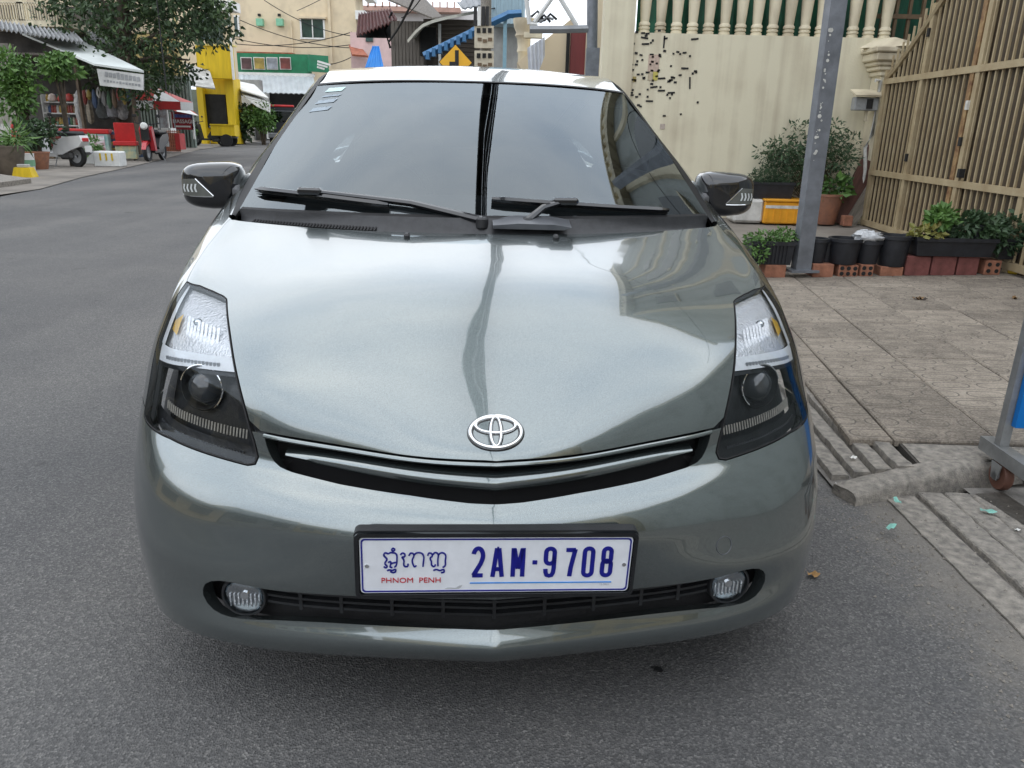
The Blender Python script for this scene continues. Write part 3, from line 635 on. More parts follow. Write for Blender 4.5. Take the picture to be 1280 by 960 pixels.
def on_ws(px, lift, S=WS):     # (x, fraction up) on the windscreen
    x, v = px; t = abs(x)/np.interp(v, [0, 1], [.72, .59])*.65; p = S.ev([S.s[-1]*v], [t])[0]; n = S.nrm([S.s[-1]*v], [t])[0]
    return np.array([math.copysign(p[0], x) if x else 0, p[1], p[2]]) + np.array([math.copysign(n[0], x), n[1], n[2]])*lift
for nm, a, b, pv, arm0 in (('wiper', (-.71, .165), (-.26, .085), None, (.0, .885, .982)), ('wiper', (.03, .125), (.565, .068), None, (.13, .895, .982))):
    w = bpy.data.objects.new(nm, None); COL.objects.link(w); w.parent = car
    pts = [on_ws((a[0] + (b[0]-a[0])*k, a[1] + (b[1]-a[1])*k), .014) for k in np.linspace(0, 1, 15)]
    mb = MB(); mb.tube(pts, [.006] + [.0095]*13 + [.006], 6); mb.build('blade', GLOSSB, w, True)
    mb = MB(); mb.tube([on_ws((a[0] + (b[0]-a[0])*k, a[1] + (b[1]-a[1])*k), .004) for k in np.linspace(0, 1, 15)], .004, 5); mb.build('squeegee', RUBBER, w)
    mid = np.array(on_ws(((a[0]+b[0])*.5 + (-.0 if a[0] < 0 else -.06), (a[1]+b[1])*.5), .028)); a0 = np.array(arm0)
    mb = MB(); mb.tube([a0, a0*.6 + mid*.4 + np.array([0, 0, .014]), mid], [.012, .010, .007], 8); mb.build('arm', GLOSSB, w, True)
    MB().box(mid, (.075, .03, .02), rz=(-.25 if a[0] < 0 else .1), bev=.006).build('clip', GLOSSB, w)
    MB().lathe([(.018, -.02), (.018, .004), (.012, .009)], a0, 14).build('pivot', BLACKP, w, True)
# satin cover between the wiper roots
MB().prism([(.03, .0), (.03, .010), (.10, .016), (.20, .014), (.25, .006), (.23, -.002)], .065, Matrix.Translation((0, .853, .963)) @ Matrix.Rotation(R(14), 4, 'X')).build('wiper_cover', SATIN, car)
# stickers inside the glass
STK = mat('pale_sticker', (.55, .72, .70), .6, 0, .1, 60); STK2 = mat('faded_sticker', (.30, .36, .41), .6, 0, .15, 60)
for v0, v1, x0, x1, m in ((.93, .965, -.535, -.47, STK), (.885, .90, -.54, -.475, STK2), (.83, .86, -.555, -.485, STK2), (.765, .795, -.565, -.495, STK2)):
    c = [on_ws(p, .0015) for p in ((x0 - .012, v0), (x1 - .012, v0), (x1, v1), (x0, v1))]; MB().quad(*c).build('sticker', m, wsc)
# ---- door mirrors
for sx in (1, -1):
    mr = bpy.data.objects.new('door_mirror', None); COL.objects.link(mr); mr.parent = car; mr.location = (sx*.885, 1.46, 1.018); mr.rotation_euler = (0, 0, sx*-.06)
    vs, fs = [], []; nu, nv = 40, 24; ex, ey = .46, .62
    sg = lambda v, e: math.copysign(abs(v)**e, v)
    def shp(x, y, z):                 # unit box -> mirror shape, outboard end drooping and swept back
        zz = z*.077*(1 - .10*max(0, x)**2 - (.12*max(0, x) if z < 0 else 0)); return (sx*(x*.104 + .004), y*.07 + .022*max(0, x)**2, zz + .004*(1 - x))
    for i in range(nu):
        for j in range(nv):
            a = 2*math.pi*i/nu; b = math.pi*j/(nv-1) - math.pi/2
            vs.append(shp(sg(math.cos(b), ex)*sg(math.cos(a), ex), sg(math.sin(b), ey), sg(math.cos(b), ex)*sg(math.sin(a), ex)))
    for i in range(nu):
        for j in range(nv-1): fs.append((i*nv+j, i*nv+j+1, ((i+1) % nu)*nv+j+1, ((i+1) % nu)*nv+j))
    MB().add(vs, fs).build('housing', GLOSSB, mr, True, 80)
    def on_h(x, z, lift):
        r = min(.999, (abs(x)**(2/ex) + abs(z)**(2/ex))**(ex/2)); cb = r**(1/ex); y = -(max(0, 1 - cb*cb)**.5)**ey
        p = shp(x, y, z); return (p[0], p[1] - lift, p[2])
    MB().box((sx*-.085, .03, -.035), (.09, .05, .05), rz=sx*.1, bev=.012).build('foot', GLOSSB, mr)
    def patch(name, pts, lift, m, par, th=.004):
        f = [on_h(x, z, lift) for x, z in pts]; n = len(f); bk = [(p[0], p[1] + th, p[2]) for p in f]
        return MB().add(f + bk, [tuple(range(n))] + [(i, n+i, n+(i+1) % n, (i+1) % n) for i in range(n)]).build(name, m, par)
    sgm = mat('grey_signal_strip', (.17, .175, .16), .25, .4, .1, 50); outer_x = .93
    vs, fs = [], []; cols = np.linspace(-.10, .955, 12)
    for x in cols:
        zt_ = min(.36, -.40 + (x + .10)*1.45); 
        for q in range(4): vs.append(on_h(x, -.42 + (zt_ + .42)*q/3, .0022))
    sig = MB().add(vs, [(i*4+j, i*4+j+1, (i+1)*4+j+1, (i+1)*4+j) for i in range(11) for j in range(3)]).build('turn_signal', sgm, mr, True)
    for k in range(4):
        x0 = .40 + .13*k; patch('chevron', [(x0, .14), (x0 + .05, .14), (x0 + .085, -.04), (x0 + .05, -.22), (x0, -.22), (x0 + .035, -.04)], .0045, mat('signal_white', (.62, .64, .64), .4, 0, .05, 40), sig)
    mb = MB(); mb.tube([on_h(x, z, .003) for x, z in ((.425, .36), (.31, .19), (.19, .02), (.06, -.17), (-.09, -.385), (-.08, -.42), (.2, -.42), (.6, -.42), (.93, -.40))], .0018, 5); mb.build('signal_edge', CHROME, sig)
# ---- sides: doors, quarters, tail
ZS = [.19, .25, .36, .44, .54, .62, .70, .775, .845, .915, .962, .985]; XP = [.83, .85, .862, .862, .861, .859, .856, .851, .845, .838, .829, .822]
YS = [1.35, 1.8, 2.4, 3.0, 3.5, 3.9, 4.15, 4.32, 4.42]; XF = [1, 1.0, 1.002, 1.0, .995, .975, .945, .90, .80]
SG = np.zeros((len(ZS), len(YS), 3))
for i, z in enumerate(ZS):
    for j, y in enumerate(YS): SG[i, j] = (XP[i]*XF[j], y, z + (.03*(y - 1.35)/2.5 if i > 8 else 0))
SS = Surf(SG, ZS, YS)
def side_rect(name, y0, y1, z0, z1, m, cut=None, depth=0):
    p = [(z0, y0), (z0, y1), (z1, y1), (z1, y0)]
    return side_panel(name, m, (car, car), half_panel(SS, np.array(cut if cut else p), res=.05, flange=.02, gap=.0025, depth=depth))
for d in side_rect('front_door', 1.352, 2.46, .24, .98, PAINT): pass
side_rect('rear_door', 2.462, 3.42, .24, .98, PAINT, [(.24, 2.462), (.24, 3.18), (.32, 3.22), (.45, 3.255), (.58, 3.33), (.66, 3.42), (.98, 3.42), (.98, 2.462)])
RW = [(WZ + WR*math.sin(R(a)), 3.58 - WR*math.cos(R(a))) for a in np.linspace(58, 200, 24)]
side_rect('quarter', 0, 0, 0, 0, PAINT, [(.98, 3.422), (.66, 3.422)] + [(z, y) for z, y in RW if z > .2] + [(.2, 4.41), (.98, 4.41)])
side_rect('sill', 1.24, 3.2, .192, .238, BLACKP, [(.192, 1.352), (.192, 3.2), (.238, 3.2), (.238, 1.352)])
for sx in (1, -1):
    for y in (2.3, 3.25): MB().box((sx*.862, y, .80), (.03, .2, .028), bev=.01).build('door_handle', PAINT, car)
PK = arclen(PO); belt = lambda y: .985 + .03*(y - 1.35)/2.5
WG = np.zeros((3, 7, 3))
for j, y in enumerate([1.42, 1.75, 2.1, 2.5, 3.0, 3.5, 3.85]):
    top = np.array([np.interp(y, PO[:, 1], PO[:, 0]), y, np.interp(y, PO[:, 1], PO[:, 2])]); bot = np.array([.822*np.interp(y, YS, XF), y, belt(y)])
    if top[2] < bot[2]: top[2] = bot[2] + .01
    WG[0, j] = bot; WG[1, j] = (bot + top)/2 + np.array([.012, 0, 0]); WG[2, j] = top - np.array([.004, 0, 0])
WSd = Surf(WG, [0, .2, .4], [1.42, 1.75, 2.1, 2.5, 3.0, 3.5, 3.85])
skin('side_glass', WSd, 6, 50, SGLASS, t0=1.42, full=False)
for y0, y1 in ((2.44, 2.50), (3.38, 3.43)): skin('side_post', WSd, 6, 3, GLOSSB, t0=y0, t1=y1, depth=-.004, full=False)
TG = np.zeros((6, 6, 3))
for i, (z, f) in enumerate(((.22, .82), (.35, .86), (.55, .86), (.8, .85), (.98, .82), (1.10, .60))):
    for j, x in enumerate((0, .3, .55, .75, .9, 1.0)): TG[i, j] = (f*.80/.86*x*(.86/.80 if False else 1), 4.445 - .03*x**4 - (.05 if i == 5 else 0) - (.02 if i == 0 else 0), z)
full_panel('tailgate', PAINT, car, [a if k != 2 else [f[::-1] for f in a] for k, a in enumerate(grid_patch(Surf(TG, [0, .13, .33, .58, .76, .9], [0, .3, .55, .75, .9, 1]), 16, 16, 0, .9, 0, 1))])
# ---- wheels
for wx, wy in ((.755, WY), (-.755, WY), (.755, 3.58), (-.755, 3.58)):
    wh = bpy.data.objects.new('wheel', None); COL.objects.link(wh); wh.parent = car; wh.location = (wx, wy, .312); sx = 1 if wx > 0 else -1
    MB().lathe([(.20, -.09), (.27, -.095), (.302, -.085), (.312, -.06), (.312, .06), (.302, .085), (.27, .095), (.20, .09)], n=40, ax='x', cap=False).build('tyre', RUBBER, wh, True)
    mb = MB().lathe([(.20, -.07), (.205, -.085), (.195, .085), (.185, .05), (.06, .06)], n=32, ax='x'); rim = mb.build('rim', mat('alloy_rim', (.5, .51, .52), .35, .9, .05), wh, True); rim.rotation_euler = (0, 0, 0 if sx > 0 else math.pi)
    mb = MB()
    for k in range(6): a = k*math.pi/3; mb.box((.075, .12*math.cos(a), .12*math.sin(a)), (.02, .055, .16), rx=a - math.pi/2 + math.pi/2 + math.pi/2)
    sp = mb.build('spokes', MATS['alloy_rim'], wh); sp.rotation_euler = rim.rotation_euler
mb = MB(); mb.box((0, 2.3, .26), (1.36, 3.7, .10)); mb.build('underbody', RUBBER, car)
mb = MB(); mb.box((0, .5, .40), (1.0, .55, .3)); mb.build('engine_block', RUBBER, car)
# ---- cabin
CAB = mat('grey_cabin_trim', (.10, .10, .105), .75, 0, .15, 10, .1, 120); SEAT = mat('beige_seat_cloth', (.28, .25, .21), .9, 0, .1, 14, .2, 200)
DG = np.array([[(x, y0, z0) for x in (-.66, -.4, 0, .4, .66)] for y0, z0 in ((1.12, .93), (1.45, .975), (1.75, .97), (1.86, .90), (1.88, .55))]); ds = Surf(DG, [0, .3, .6, .75, 1.1], [-.66, -.4, 0, .4, .66])
P_, N_, F_, c_ = grid_patch(ds, 20, 12, 0, 1.1, -.66, .66); obj('dashboard', mesh_from('dashboard', P_, N_, F_, CAB), car)
for sx in (1, -1):
    st_ = bpy.data.objects.new('seat', None); COL.objects.link(st_); st_.parent = car; st_.location = (sx*.36, 2.55, .25); mb = MB()
    MB().box((0, 0, .22), (.48, .5, .16), rx=.12, bev=.05).build('cushion', SEAT, st_); MB().box((0, .33, .62), (.46, .14, .64), rx=-.3, bev=.05).build('backrest', SEAT, st_); MB().box((0, .47, 1.04), (.24, .09, .17), rx=-.2, bev=.04).build('headrest', SEAT, st_)
MB().box((0, 3.45, .62), (1.2, .5, .5), rx=-.1, bev=.06).build('rear_bench', SEAT, car)
MB().tube([(-.36 + .19*math.cos(a)*-1, 1.98 + .05*math.sin(a), .93 + .18*math.sin(a)) for a in np.linspace(0, 2*math.pi, 30)], .016, 8).build('steering_wheel', BLACKP, car, True)
for sx in (1, -1): MB().box((sx*.79, 2.45, .82), (.03, 2.2, .42), bev=.012).build('door_trim', CAB, car)
for sx in (1, -1): MB().add([(sx*.63, 3.72, 1.225), (sx*.59, 4.27, 1.07), (sx*.70, 4.40, .965), (sx*.795, 3.72, .98)], [(0, 1, 2, 3)]).build('rear_quarter', PAINT, car)
MB().box((0, 1.88, 1.31), (.24, .03, .06), bev=.012).build('rear_view_mirror', BLACKP, car)
# ================================================================== GROUND
def asphalt():
    m = bpy.data.materials.new('asphalt'); m.use_nodes = True; n = m.node_tree; p = n.nodes['Principled BSDF']; p.inputs['Roughness'].default_value = .82
    t = n.nodes.new('ShaderNodeTexCoord')
    def nz(sc, det, rough=.6):
        q = n.nodes.new('ShaderNodeTexNoise'); q.inputs['Scale'].default_value = sc; q.inputs['Detail'].default_value = det; q.inputs['Roughness'].default_value = rough; n.links.new(t.outputs['Object'], q.inputs['Vector']); return q
    vo = n.nodes.new('ShaderNodeTexVoronoi'); vo.inputs['Scale'].default_value = 210; n.links.new(t.outputs['Object'], vo.inputs['Vector'])
    sep = n.nodes.new('ShaderNodeSeparateColor'); n.links.new(vo.outputs['Color'], sep.inputs[0])
    st = n.nodes.new('ShaderNodeValToRGB'); e = st.color_ramp.elements; e[0].position = 0; e[0].color = (.062, .062, .062, 1); e[1].position = 1; e[1].color = (.19, .187, .18, 1); k = e.new(.62); k.color = (.10, .099, .099, 1); k = e.new(.94); k.color = (.145, .142, .138, 1)
    n.links.new(sep.outputs[0], st.inputs[0])
    big = nz(.55, 6); br = n.nodes.new('ShaderNodeValToRGB'); br.color_ramp.elements[0].position = .33; br.color_ramp.elements[1].position = .7; br.color_ramp.elements[0].color = (.80, .81, .83, 1); br.color_ramp.elements[1].color = (1.25, 1.22, 1.18, 1)
    n.links.new(big.outputs['Fac'], br.inputs[0])
    mu = n.nodes.new('ShaderNodeMix'); mu.data_type = 'RGBA'; mu.blend_type = 'MULTIPLY'; mu.inputs[0].default_value = 1; n.links.new(st.outputs[0], mu.inputs[6]); n.links.new(br.outputs[0], mu.inputs[7])
    # tyre-polished lanes along the street and sandy dirt washed toward the gutter
    geo = n.nodes.new('ShaderNodeNewGeometry'); mpp = n.nodes.new('ShaderNodeMapping'); mpp.inputs['Scale'].default_value = (1.1, .07, 1); n.links.new(geo.outputs['Position'], mpp.inputs[0])
    ln = n.nodes.new('ShaderNodeTexNoise'); ln.inputs['Scale'].default_value = 1.; ln.inputs['Detail'].default_value = 3; n.links.new(mpp.outputs[0], ln.inputs['Vector'])
    lr = n.nodes.new('ShaderNodeValToRGB'); lr.color_ramp.elements[0].position = .35; lr.color_ramp.elements[1].position = .65; lr.color_ramp.elements[0].color = (.82, .82, .83, 1); lr.color_ramp.elements[1].color = (1.12, 1.11, 1.09, 1); n.links.new(ln.outputs['Fac'], lr.inputs[0])
    m0 = n.nodes.new('ShaderNodeMix'); m0.data_type = 'RGBA'; m0.blend_type = 'MULTIPLY'; m0.inputs[0].default_value = 1; n.links.new(mu.outputs[2], m0.inputs[6]); n.links.new(lr.outputs[0], m0.inputs[7])
    sx_ = n.nodes.new('ShaderNodeSeparateXYZ'); n.links.new(geo.outputs['Position'], sx_.inputs[0])
    dn = nz(7, 6, .7); mad = n.nodes.new('ShaderNodeMath'); mad.operation = 'MULTIPLY_ADD'; mad.inputs[1].default_value = .55; n.links.new(dn.outputs['Fac'], mad.inputs[0]); n.links.new(sx_.outputs[0], mad.inputs[2])
    mr = n.nodes.new('ShaderNodeMapRange'); mr.interpolation_type = 'SMOOTHSTEP'; mr.inputs[1].default_value = 1.32; mr.inputs[2].default_value = 1.72; mr.inputs[4].default_value = .75; n.links.new(mad.outputs[0], mr.inputs[0])
    md = n.nodes.new('ShaderNodeMix'); md.data_type = 'RGBA'; md.inputs[7].default_value = (.20, .18, .152, 1); n.links.new(mr.outputs[0], md.inputs[0]); n.links.new(m0.outputs[2], md.inputs[6])
    mu = md
    # oil and damp stains
    oi = nz(3.1, 3); orr = n.nodes.new('ShaderNodeValToRGB'); orr.color_ramp.elements[0].position = .24; orr.color_ramp.elements[1].position = .34; orr.color_ramp.elements[0].color = (.45, .45, .45, 1); orr.color_ramp.elements[1].color = (1, 1, 1, 1); n.links.new(oi.outputs['Fac'], orr.inputs[0])
    m2 = n.nodes.new('ShaderNodeMix'); m2.data_type = 'RGBA'; m2.blend_type = 'MULTIPLY'; m2.inputs[0].default_value = 1; n.links.new(mu.outputs[2], m2.inputs[6]); n.links.new(orr.outputs[0], m2.inputs[7]); n.links.new(m2.outputs[2], p.inputs['Base Color'])
    b = n.nodes.new('ShaderNodeBump'); b.inputs['Strength'].default_value = .55; b.inputs['Distance'].default_value = .006; n.links.new(vo.outputs['Distance'], b.inputs['Height']); n.links.new(b.outputs[0], p.inputs['Normal'])
    return m
ASPH = asphalt()
CONC = mat('worn_concrete', (.33, .30, .258), .92, 0, .3, 34, .9, 190, dist=.008, col2=(.135, .125, .112))
CONC2 = mat('dirty_concrete', (.22, .205, .185), .92, 0, .3, 13, .7, 150, dist=.006, col2=(.09, .083, .075))
MB().add([(-400, -150, -.02), (400, -150, -.02), (400, 700, -.02), (-400, 700, -.02)], [(0, 1, 2, 3)]).build('ground', mat('packed_earth', (.19, .175, .155), .95, 0, .2, .8, .4, 20), None); struct(bpy.data.objects['ground'])
rd = [(1.40, -40), (1.40, 2.45), (1.22, 2.6), (1.22, 10.3), (.2, 16), (-2.2, 30), (-9, 58), (-17.6, 58), (-14.1, 35.6), (-11.4, 25.5), (-10.1, 20.2), (-9.4, 17.1), (-8.5, 14), (-7.9, 10), (-7.6, -40)]
struct(MB().add([(x, y, 0) for x, y in rd], [tuple(range(len(rd)))]).build('road', ASPH))
# cross street beyond the bend
struct(MB().add([(-60, 57.5, -.004), (-9, 57.5, -.004), (-9, 66, -.004), (-60, 66, -.004)], [(0, 1, 2, 3)]).build('side_street', ASPH))
# gutter: concrete strip with long ridges
gut = struct(MB().box((1.575, .1, .0), (.29, 4.86, .008)).build('gutter', mat('gutter_silt', (.15, .135, .115), .95, 0, .3, 14, .8, 70, col2=(.06, .055, .05))))
def ridge(par, x, y0, y1, w, h, z, m=CONC, n=26, sd=0, name='ridge', tilt=0):
    rr = random.Random(sd); vs, fs = [], []
    for i in range(n+1):
        y = y0 + (y1 - y0)*i/n; j = rr.uniform(-.0022, .0022); hh = h*(1 + rr.uniform(-.16, .06)); dx = tilt*(y - y0)
        for a, b in ((-.5, -.3), (-.495, .7), (-.455, .95), (-.2, 1), (.2, .98), (.455, .94), (.495, .68), (.5, -.3)): vs.append((x + dx + a*w + j, y, z + b*hh))
    for i in range(n):
        for k in range(7): fs.append((i*8+k, i*8+k+1, (i+1)*8+k+1, (i+1)*8+k))
    fs += [tuple(range(8)), tuple(n*8+k for k in range(8))]
    return MB().add(vs, fs).build(name, m, par, True, 28)
for k, (x, w, h_) in enumerate(((1.400, .11, .0045), (1.508, .088, .022), (1.602, .088, .020), (1.694, .088, .018))): ridge(gut, x, -2.2, 2.50, w, h_, .004, CONC, 150, k, 'gutter_ridge')
struct(MB().add([(1.66, -2.3, .016), (5.6, -2.3, .016), (5.6, 2.72, .016), (1.66, 2.56, .016)], [(0, 1, 2, 3)]).build('forecourt', CONC2))
wet = MB().add([(1.67, 2.50, .0225), (1.78, 2.52, .0225), (1.80, 2.3, .0225), (1.86, 2.05, .0225), (1.84, 1.9, .0225), (1.74, 2.05, .0225), (1.70, 2.3, .0225)], [tuple(range(7))]).build('damp_silt', mat('damp_silt', (.07, .062, .052), .5, 0, .3, 20, .6, 60), bpy.data.objects['forecourt'])
# driveway ramp bars running up beside the car to the paving
rmp = struct(MB().add([(1.18, 2.52, .012), (1.50, 2.58, .055), (1.95, 6.6, .095), (1.24, 6.6, .012)], [(0, 1, 2, 3)]).build('ramp', CONC2))
for k in range(4): ridge(rmp, 1.225 + .079*k, 2.60, 6.5, .064, .024, .016 + .0135*k, CONC, 110, 10+k, 'ramp_ridge', tilt=.055)
# kerb stone crossing at the end of the ramp
def kerb(pts, w, h, m, name):
    P = resample(np.array(pts, float), 90); vs, fs = [], []; n = len(P); rr = random.Random(3); prof = ((-.5, -.1), (-.5, .35), (-.47, .7), (-.36, .93), (-.12, 1.0), (.15, 1.0), (.38, .95), (.48, .75), (.5, .4), (.5, -.1)); K = len(prof)
    for i, (x, y) in enumerate(P):
        d = P[min(i+1, n-1)] - P[max(i-1, 0)]; d /= np.linalg.norm(d); nx, ny = -d[1], d[0]; hh = h*min(1, .5 + i*.06)
        for a, b in prof:
            e = rr.uniform(-.0022, .0022); c = -.012*abs(math.sin(i*.37)*math.sin(i*.91)) if a < -.3 and b > .3 else 0
            vs.append((x + nx*(a*w - c) + e, y + ny*(a*w - c) + e, b*hh + e))
    for i in range(n-1):
        for k in range(K-1): fs.append((i*K+k, i*K+k+1, (i+1)*K+k+1, (i+1)*K+k))
    fs += [tuple(range(K)), tuple((n-1)*K+k for k in range(K))]
    return MB().add(vs, fs).build(name, m, None, True, 50)
kb = kerb([(1.19, 2.475), (1.23, 2.49), (1.30, 2.515), (1.40, 2.545), (1.52, 2.585), (1.66, 2.63), (1.80, 2.675), (2.0, 2.73), (2.6, 2.85), (3.6, 3.0), (5.5, 3.2)], .115, .088, CONC, 'kerb'); struct(kb)
# sloping pavement of square tiles with cast oval pattern
PRZ, PSL = R(-6.5), .036
pav = MB().add([(.02, -.03, -.012), (4.2, .75, -.012), (4.2, 9, -.012), (.02, 9, -.012), (.02, -.03, -.2), (4.2, .75, -.2), (4.2, 9, -.2), (.02, 9, -.2)], [(0, 1, 2, 3), (0, 4, 5, 1), (3, 2, 6, 7), (0, 3, 7, 4)]).build('pavement', mat('joint_dirt', (.075, .066, .056), .95, 0, .25, 30, .4, 60))
struct(pav); pav.location = (1.50, 2.66, .088); pav.rotation_euler = (0, -PSL, PRZ)
MB().add([(.03, -.02, -.009), (4.18, .76, -.009), (4.18, 1.0, -.009), (2.82, .965, -.009), (2.82, .565, -.009), (1.2, .565, -.009), (1.2, .163, -.009), (.03, .163, -.009)], [tuple(range(8))]).build('kerb_strip', CONC, pav)
def pv(x, y):       # pavement point -> world
    M = Matrix.Translation(Vector((1.50, 2.66, .088))) @ Matrix.Rotation(PRZ, 4, 'Z') @ Matrix.Rotation(-PSL, 4, 'Y'); return M @ Vector((x, y, 0))
def pz(X, Y):       # pavement height under a world point
    dx, dy = X - 1.50, Y - 2.66; lx = dx*math.cos(-PRZ) - dy*math.sin(-PRZ); return .088 + lx*PSL
def tile_mat():
    m = bpy.data.materials.new('cast_paving_tile'); m.use_nodes = True; n = m.node_tree; p = n.nodes['Principled BSDF']; p.inputs['Roughness'].default_value = .88
    t = n.nodes.new('ShaderNodeTexCoord'); sp = n.nodes.new('ShaderNodeSeparateXYZ'); n.links.new(t.outputs['Object'], sp.inputs[0])
    def ma(op, a, b=None, c=None):
        q = n.nodes.new('ShaderNodeMath'); q.operation = op
        for i, v in enumerate((a, b, c)):
            if v is None: continue
            if isinstance(v, (int, float)): q.inputs[i].default_value = v
            else: n.links.new(v, q.inputs[i])
        return q.outputs[0]
    x, y = sp.outputs[0], sp.outputs[1]; cy, cx = .1333, .2
    row = ma('FLOOR', ma('DIVIDE', y, cy)); off = ma('MULTIPLY', ma('FLOORED_MODULO', row, 2.), .1)
    lx = ma('SUBTRACT', ma('FLOORED_MODULO', ma('ADD', x, off), cx), cx/2); ly = ma('SUBTRACT', ma('FLOORED_MODULO', y, cy), cy/2)
    ax = ma('MAXIMUM', ma('SUBTRACT', ma('ABSOLUTE', lx), .04), 0.); d = ma('SQRT', ma('ADD', ma('MULTIPLY', ax, ax), ma('MULTIPLY', ly, ly)))
    ring = ma('SUBTRACT', 1., ma('MULTIPLY', ma('ABSOLUTE', ma('SUBTRACT', d, .040)), 200.)); line = ma('SUBTRACT', 1., ma('MULTIPLY', ma('SUBTRACT', cy/2, ma('ABSOLUTE', ly)), 260.))
    gr = ma('MINIMUM', ma('MAXIMUM', ma('MAXIMUM', ring, line), 0.), 1.)
    nz = n.nodes.new('ShaderNodeTexNoise'); nz.inputs['Scale'].default_value = 9; nz.inputs['Detail'].default_value = 6
    geo = n.nodes.new('ShaderNodeNewGeometry'); wv = n.nodes.new('ShaderNodeTexNoise'); wv.inputs['Scale'].default_value = 1.3; wv.inputs['Detail'].default_value = 4; n.links.new(geo.outputs['Position'], wv.inputs['Vector']); n.links.new(geo.outputs['Position'], nz.inputs['Vector'])
    sk = n.nodes.new('ShaderNodeTexVoronoi'); sk.inputs['Scale'].default_value = 150; n.links.new(geo.outputs['Position'], sk.inputs['Vector']); sc = n.nodes.new('ShaderNodeSeparateColor'); n.links.new(sk.outputs['Color'], sc.inputs[0])
    oi_ = n.nodes.new('ShaderNodeObjectInfo')
    rp = n.nodes.new('ShaderNodeValToRGB'); rp.color_ramp.elements[0].position = .28; rp.color_ramp.elements[1].position = .72; rp.color_ramp.elements[0].color = (.115, .097, .078, 1); rp.color_ramp.elements[1].color = (.36, .31, .25, 1)
    n.links.new(ma('ADD', ma('MULTIPLY', nz.outputs['Fac'], .45), ma('ADD', ma('MULTIPLY', wv.outputs['Fac'], .35), ma('ADD', ma('MULTIPLY', sc.outputs[0], .22), ma('MULTIPLY', ma('SUBTRACT', oi_.outputs['Random'], .5), .16)))), rp.inputs[0])
    fade = ma('MULTIPLY', gr, ma('MINIMUM', ma('MAXIMUM', ma('SUBTRACT', ma('MULTIPLY', wv.outputs['Fac'], 3.), .5), .55), .95))
    mx = n.nodes.new('ShaderNodeMix'); mx.data_type = 'RGBA'; mx.inputs[7].default_value = (.09, .08, .07, 1); n.links.new(fade, mx.inputs[0]); n.links.new(rp.outputs[0], mx.inputs[6]); n.links.new(mx.outputs[2], p.inputs['Base Color'])
    b = n.nodes.new('ShaderNodeBump'); b.inputs['Strength'].default_value = .6; b.inputs['Distance'].default_value = .006; n.links.new(ma('SUBTRACT', ma('MULTIPLY', sc.outputs[0], .3), gr), b.inputs['Height']); n.links.new(b.outputs[0], p.inputs['Normal'])
    return m
TILE = tile_mat()
def tile_mesh(w, l):
    mb = MB(); g = .0042; b = .006; x0, x1, y0, y1 = g, w - g, g, l - g
    vs = [(x0, y0, -.03), (x1, y0, -.03), (x1, y1, -.03), (x0, y1, -.03), (x0, y0, -b), (x1, y0, -b), (x1, y1, -b), (x0, y1, -b), (x0+b, y0+b, 0), (x1-b, y0+b, 0), (x1-b, y1-b, 0), (x0+b, y1-b, 0)]
    return mb.add(vs, [(8, 9, 10, 11)] + [(i+4, (i+1) % 4+4, (i+1) % 4+8, i+8) for i in range(4)] + [(i, (i+1) % 4, (i+1) % 4+4, i+4) for i in range(4)]).mesh('paving_tile', TILE)
TM, TM2 = tile_mesh(.4, .4), tile_mesh(.17, .4)
rt = random.Random(5)
for j in range(-1, 11):
    for i in range(-1, 9):
        if j == -1 or (j == 0 and i > 2) or (j == 1 and i > 6): continue
        o = obj('paving_tile', TM if i >= 0 else TM2, pav); o.location = (i*.4 if i >= 0 else -.17, .165 + j*.4, .004 + rt.uniform(-.0025, .0025)); o.rotation_euler = (rt.uniform(-.004, .004), rt.uniform(-.004, .004), rt.uniform(-.003, .003))

# apron rising from the planters to the foot of the wall and gate
APZ = .205
struct(MB().add([tuple(pv(-.35, 4.02) + Vector((0, 0, .006))), tuple(pv(3.6, 4.3) + Vector((0, 0, .006))), (4.62, 10.2, APZ), (.95, 10.2, APZ)], [(0, 1, 2, 3)]).build('apron', mat('stained_apron', (.25, .225, .195), .9, 0, .28, 1.6, .4, 60, col2=(.15, .13, .11))))

# loose grit along the gutter and the kerb
rgr = random.Random(44); mb = MB()
for k in range(900):
    u = rgr.random(); y = rgr.uniform(.6, 2.5); x = 1.25 + rgr.gauss(0, .10) if u < .75 else rgr.uniform(1.2, 1.75)
    r = rgr.choice((.002, .003, .004, .006)); z = .002 if x < 1.35 else .024; a = rgr.uniform(0, 3)
    mb.add([(x + r*math.cos(a), y + r*math.sin(a), z), (x + r*math.cos(a + 2.1), y + r*math.sin(a + 2.1), z), (x + r*math.cos(a + 4.2), y + r*math.sin(a + 4.2), z), (x, y, z + r)], [(0, 1, 3), (1, 2, 3), (2, 0, 3)])
stuff(mb.build('grit', mat('pale_grit', (.34, .31, .27), .9, 0, .3, 60)), 'loose pale grit scattered along the gutter edge', 'grit')
# dark oil spots dripped on the asphalt
for px, py, r in ((823, 838, .011), (815, 836, .004), (832, 834, .003)):
    p = gnd(px, py, .0); rr_ = random.Random(int(px)); n_ = 14
    o = MB().add([(p[0] + r*rr_.uniform(.6, 1.2)*math.cos(6.283*k/n_), p[1] + r*rr_.uniform(.6, 1.2)*math.sin(6.283*k/n_), .0045) for k in range(n_)], [tuple(range(n_))]).build('oil_spot', mat('oil_black', (.02, .02, .021), .4, 0, .2, 40), bpy.data.objects['road'])
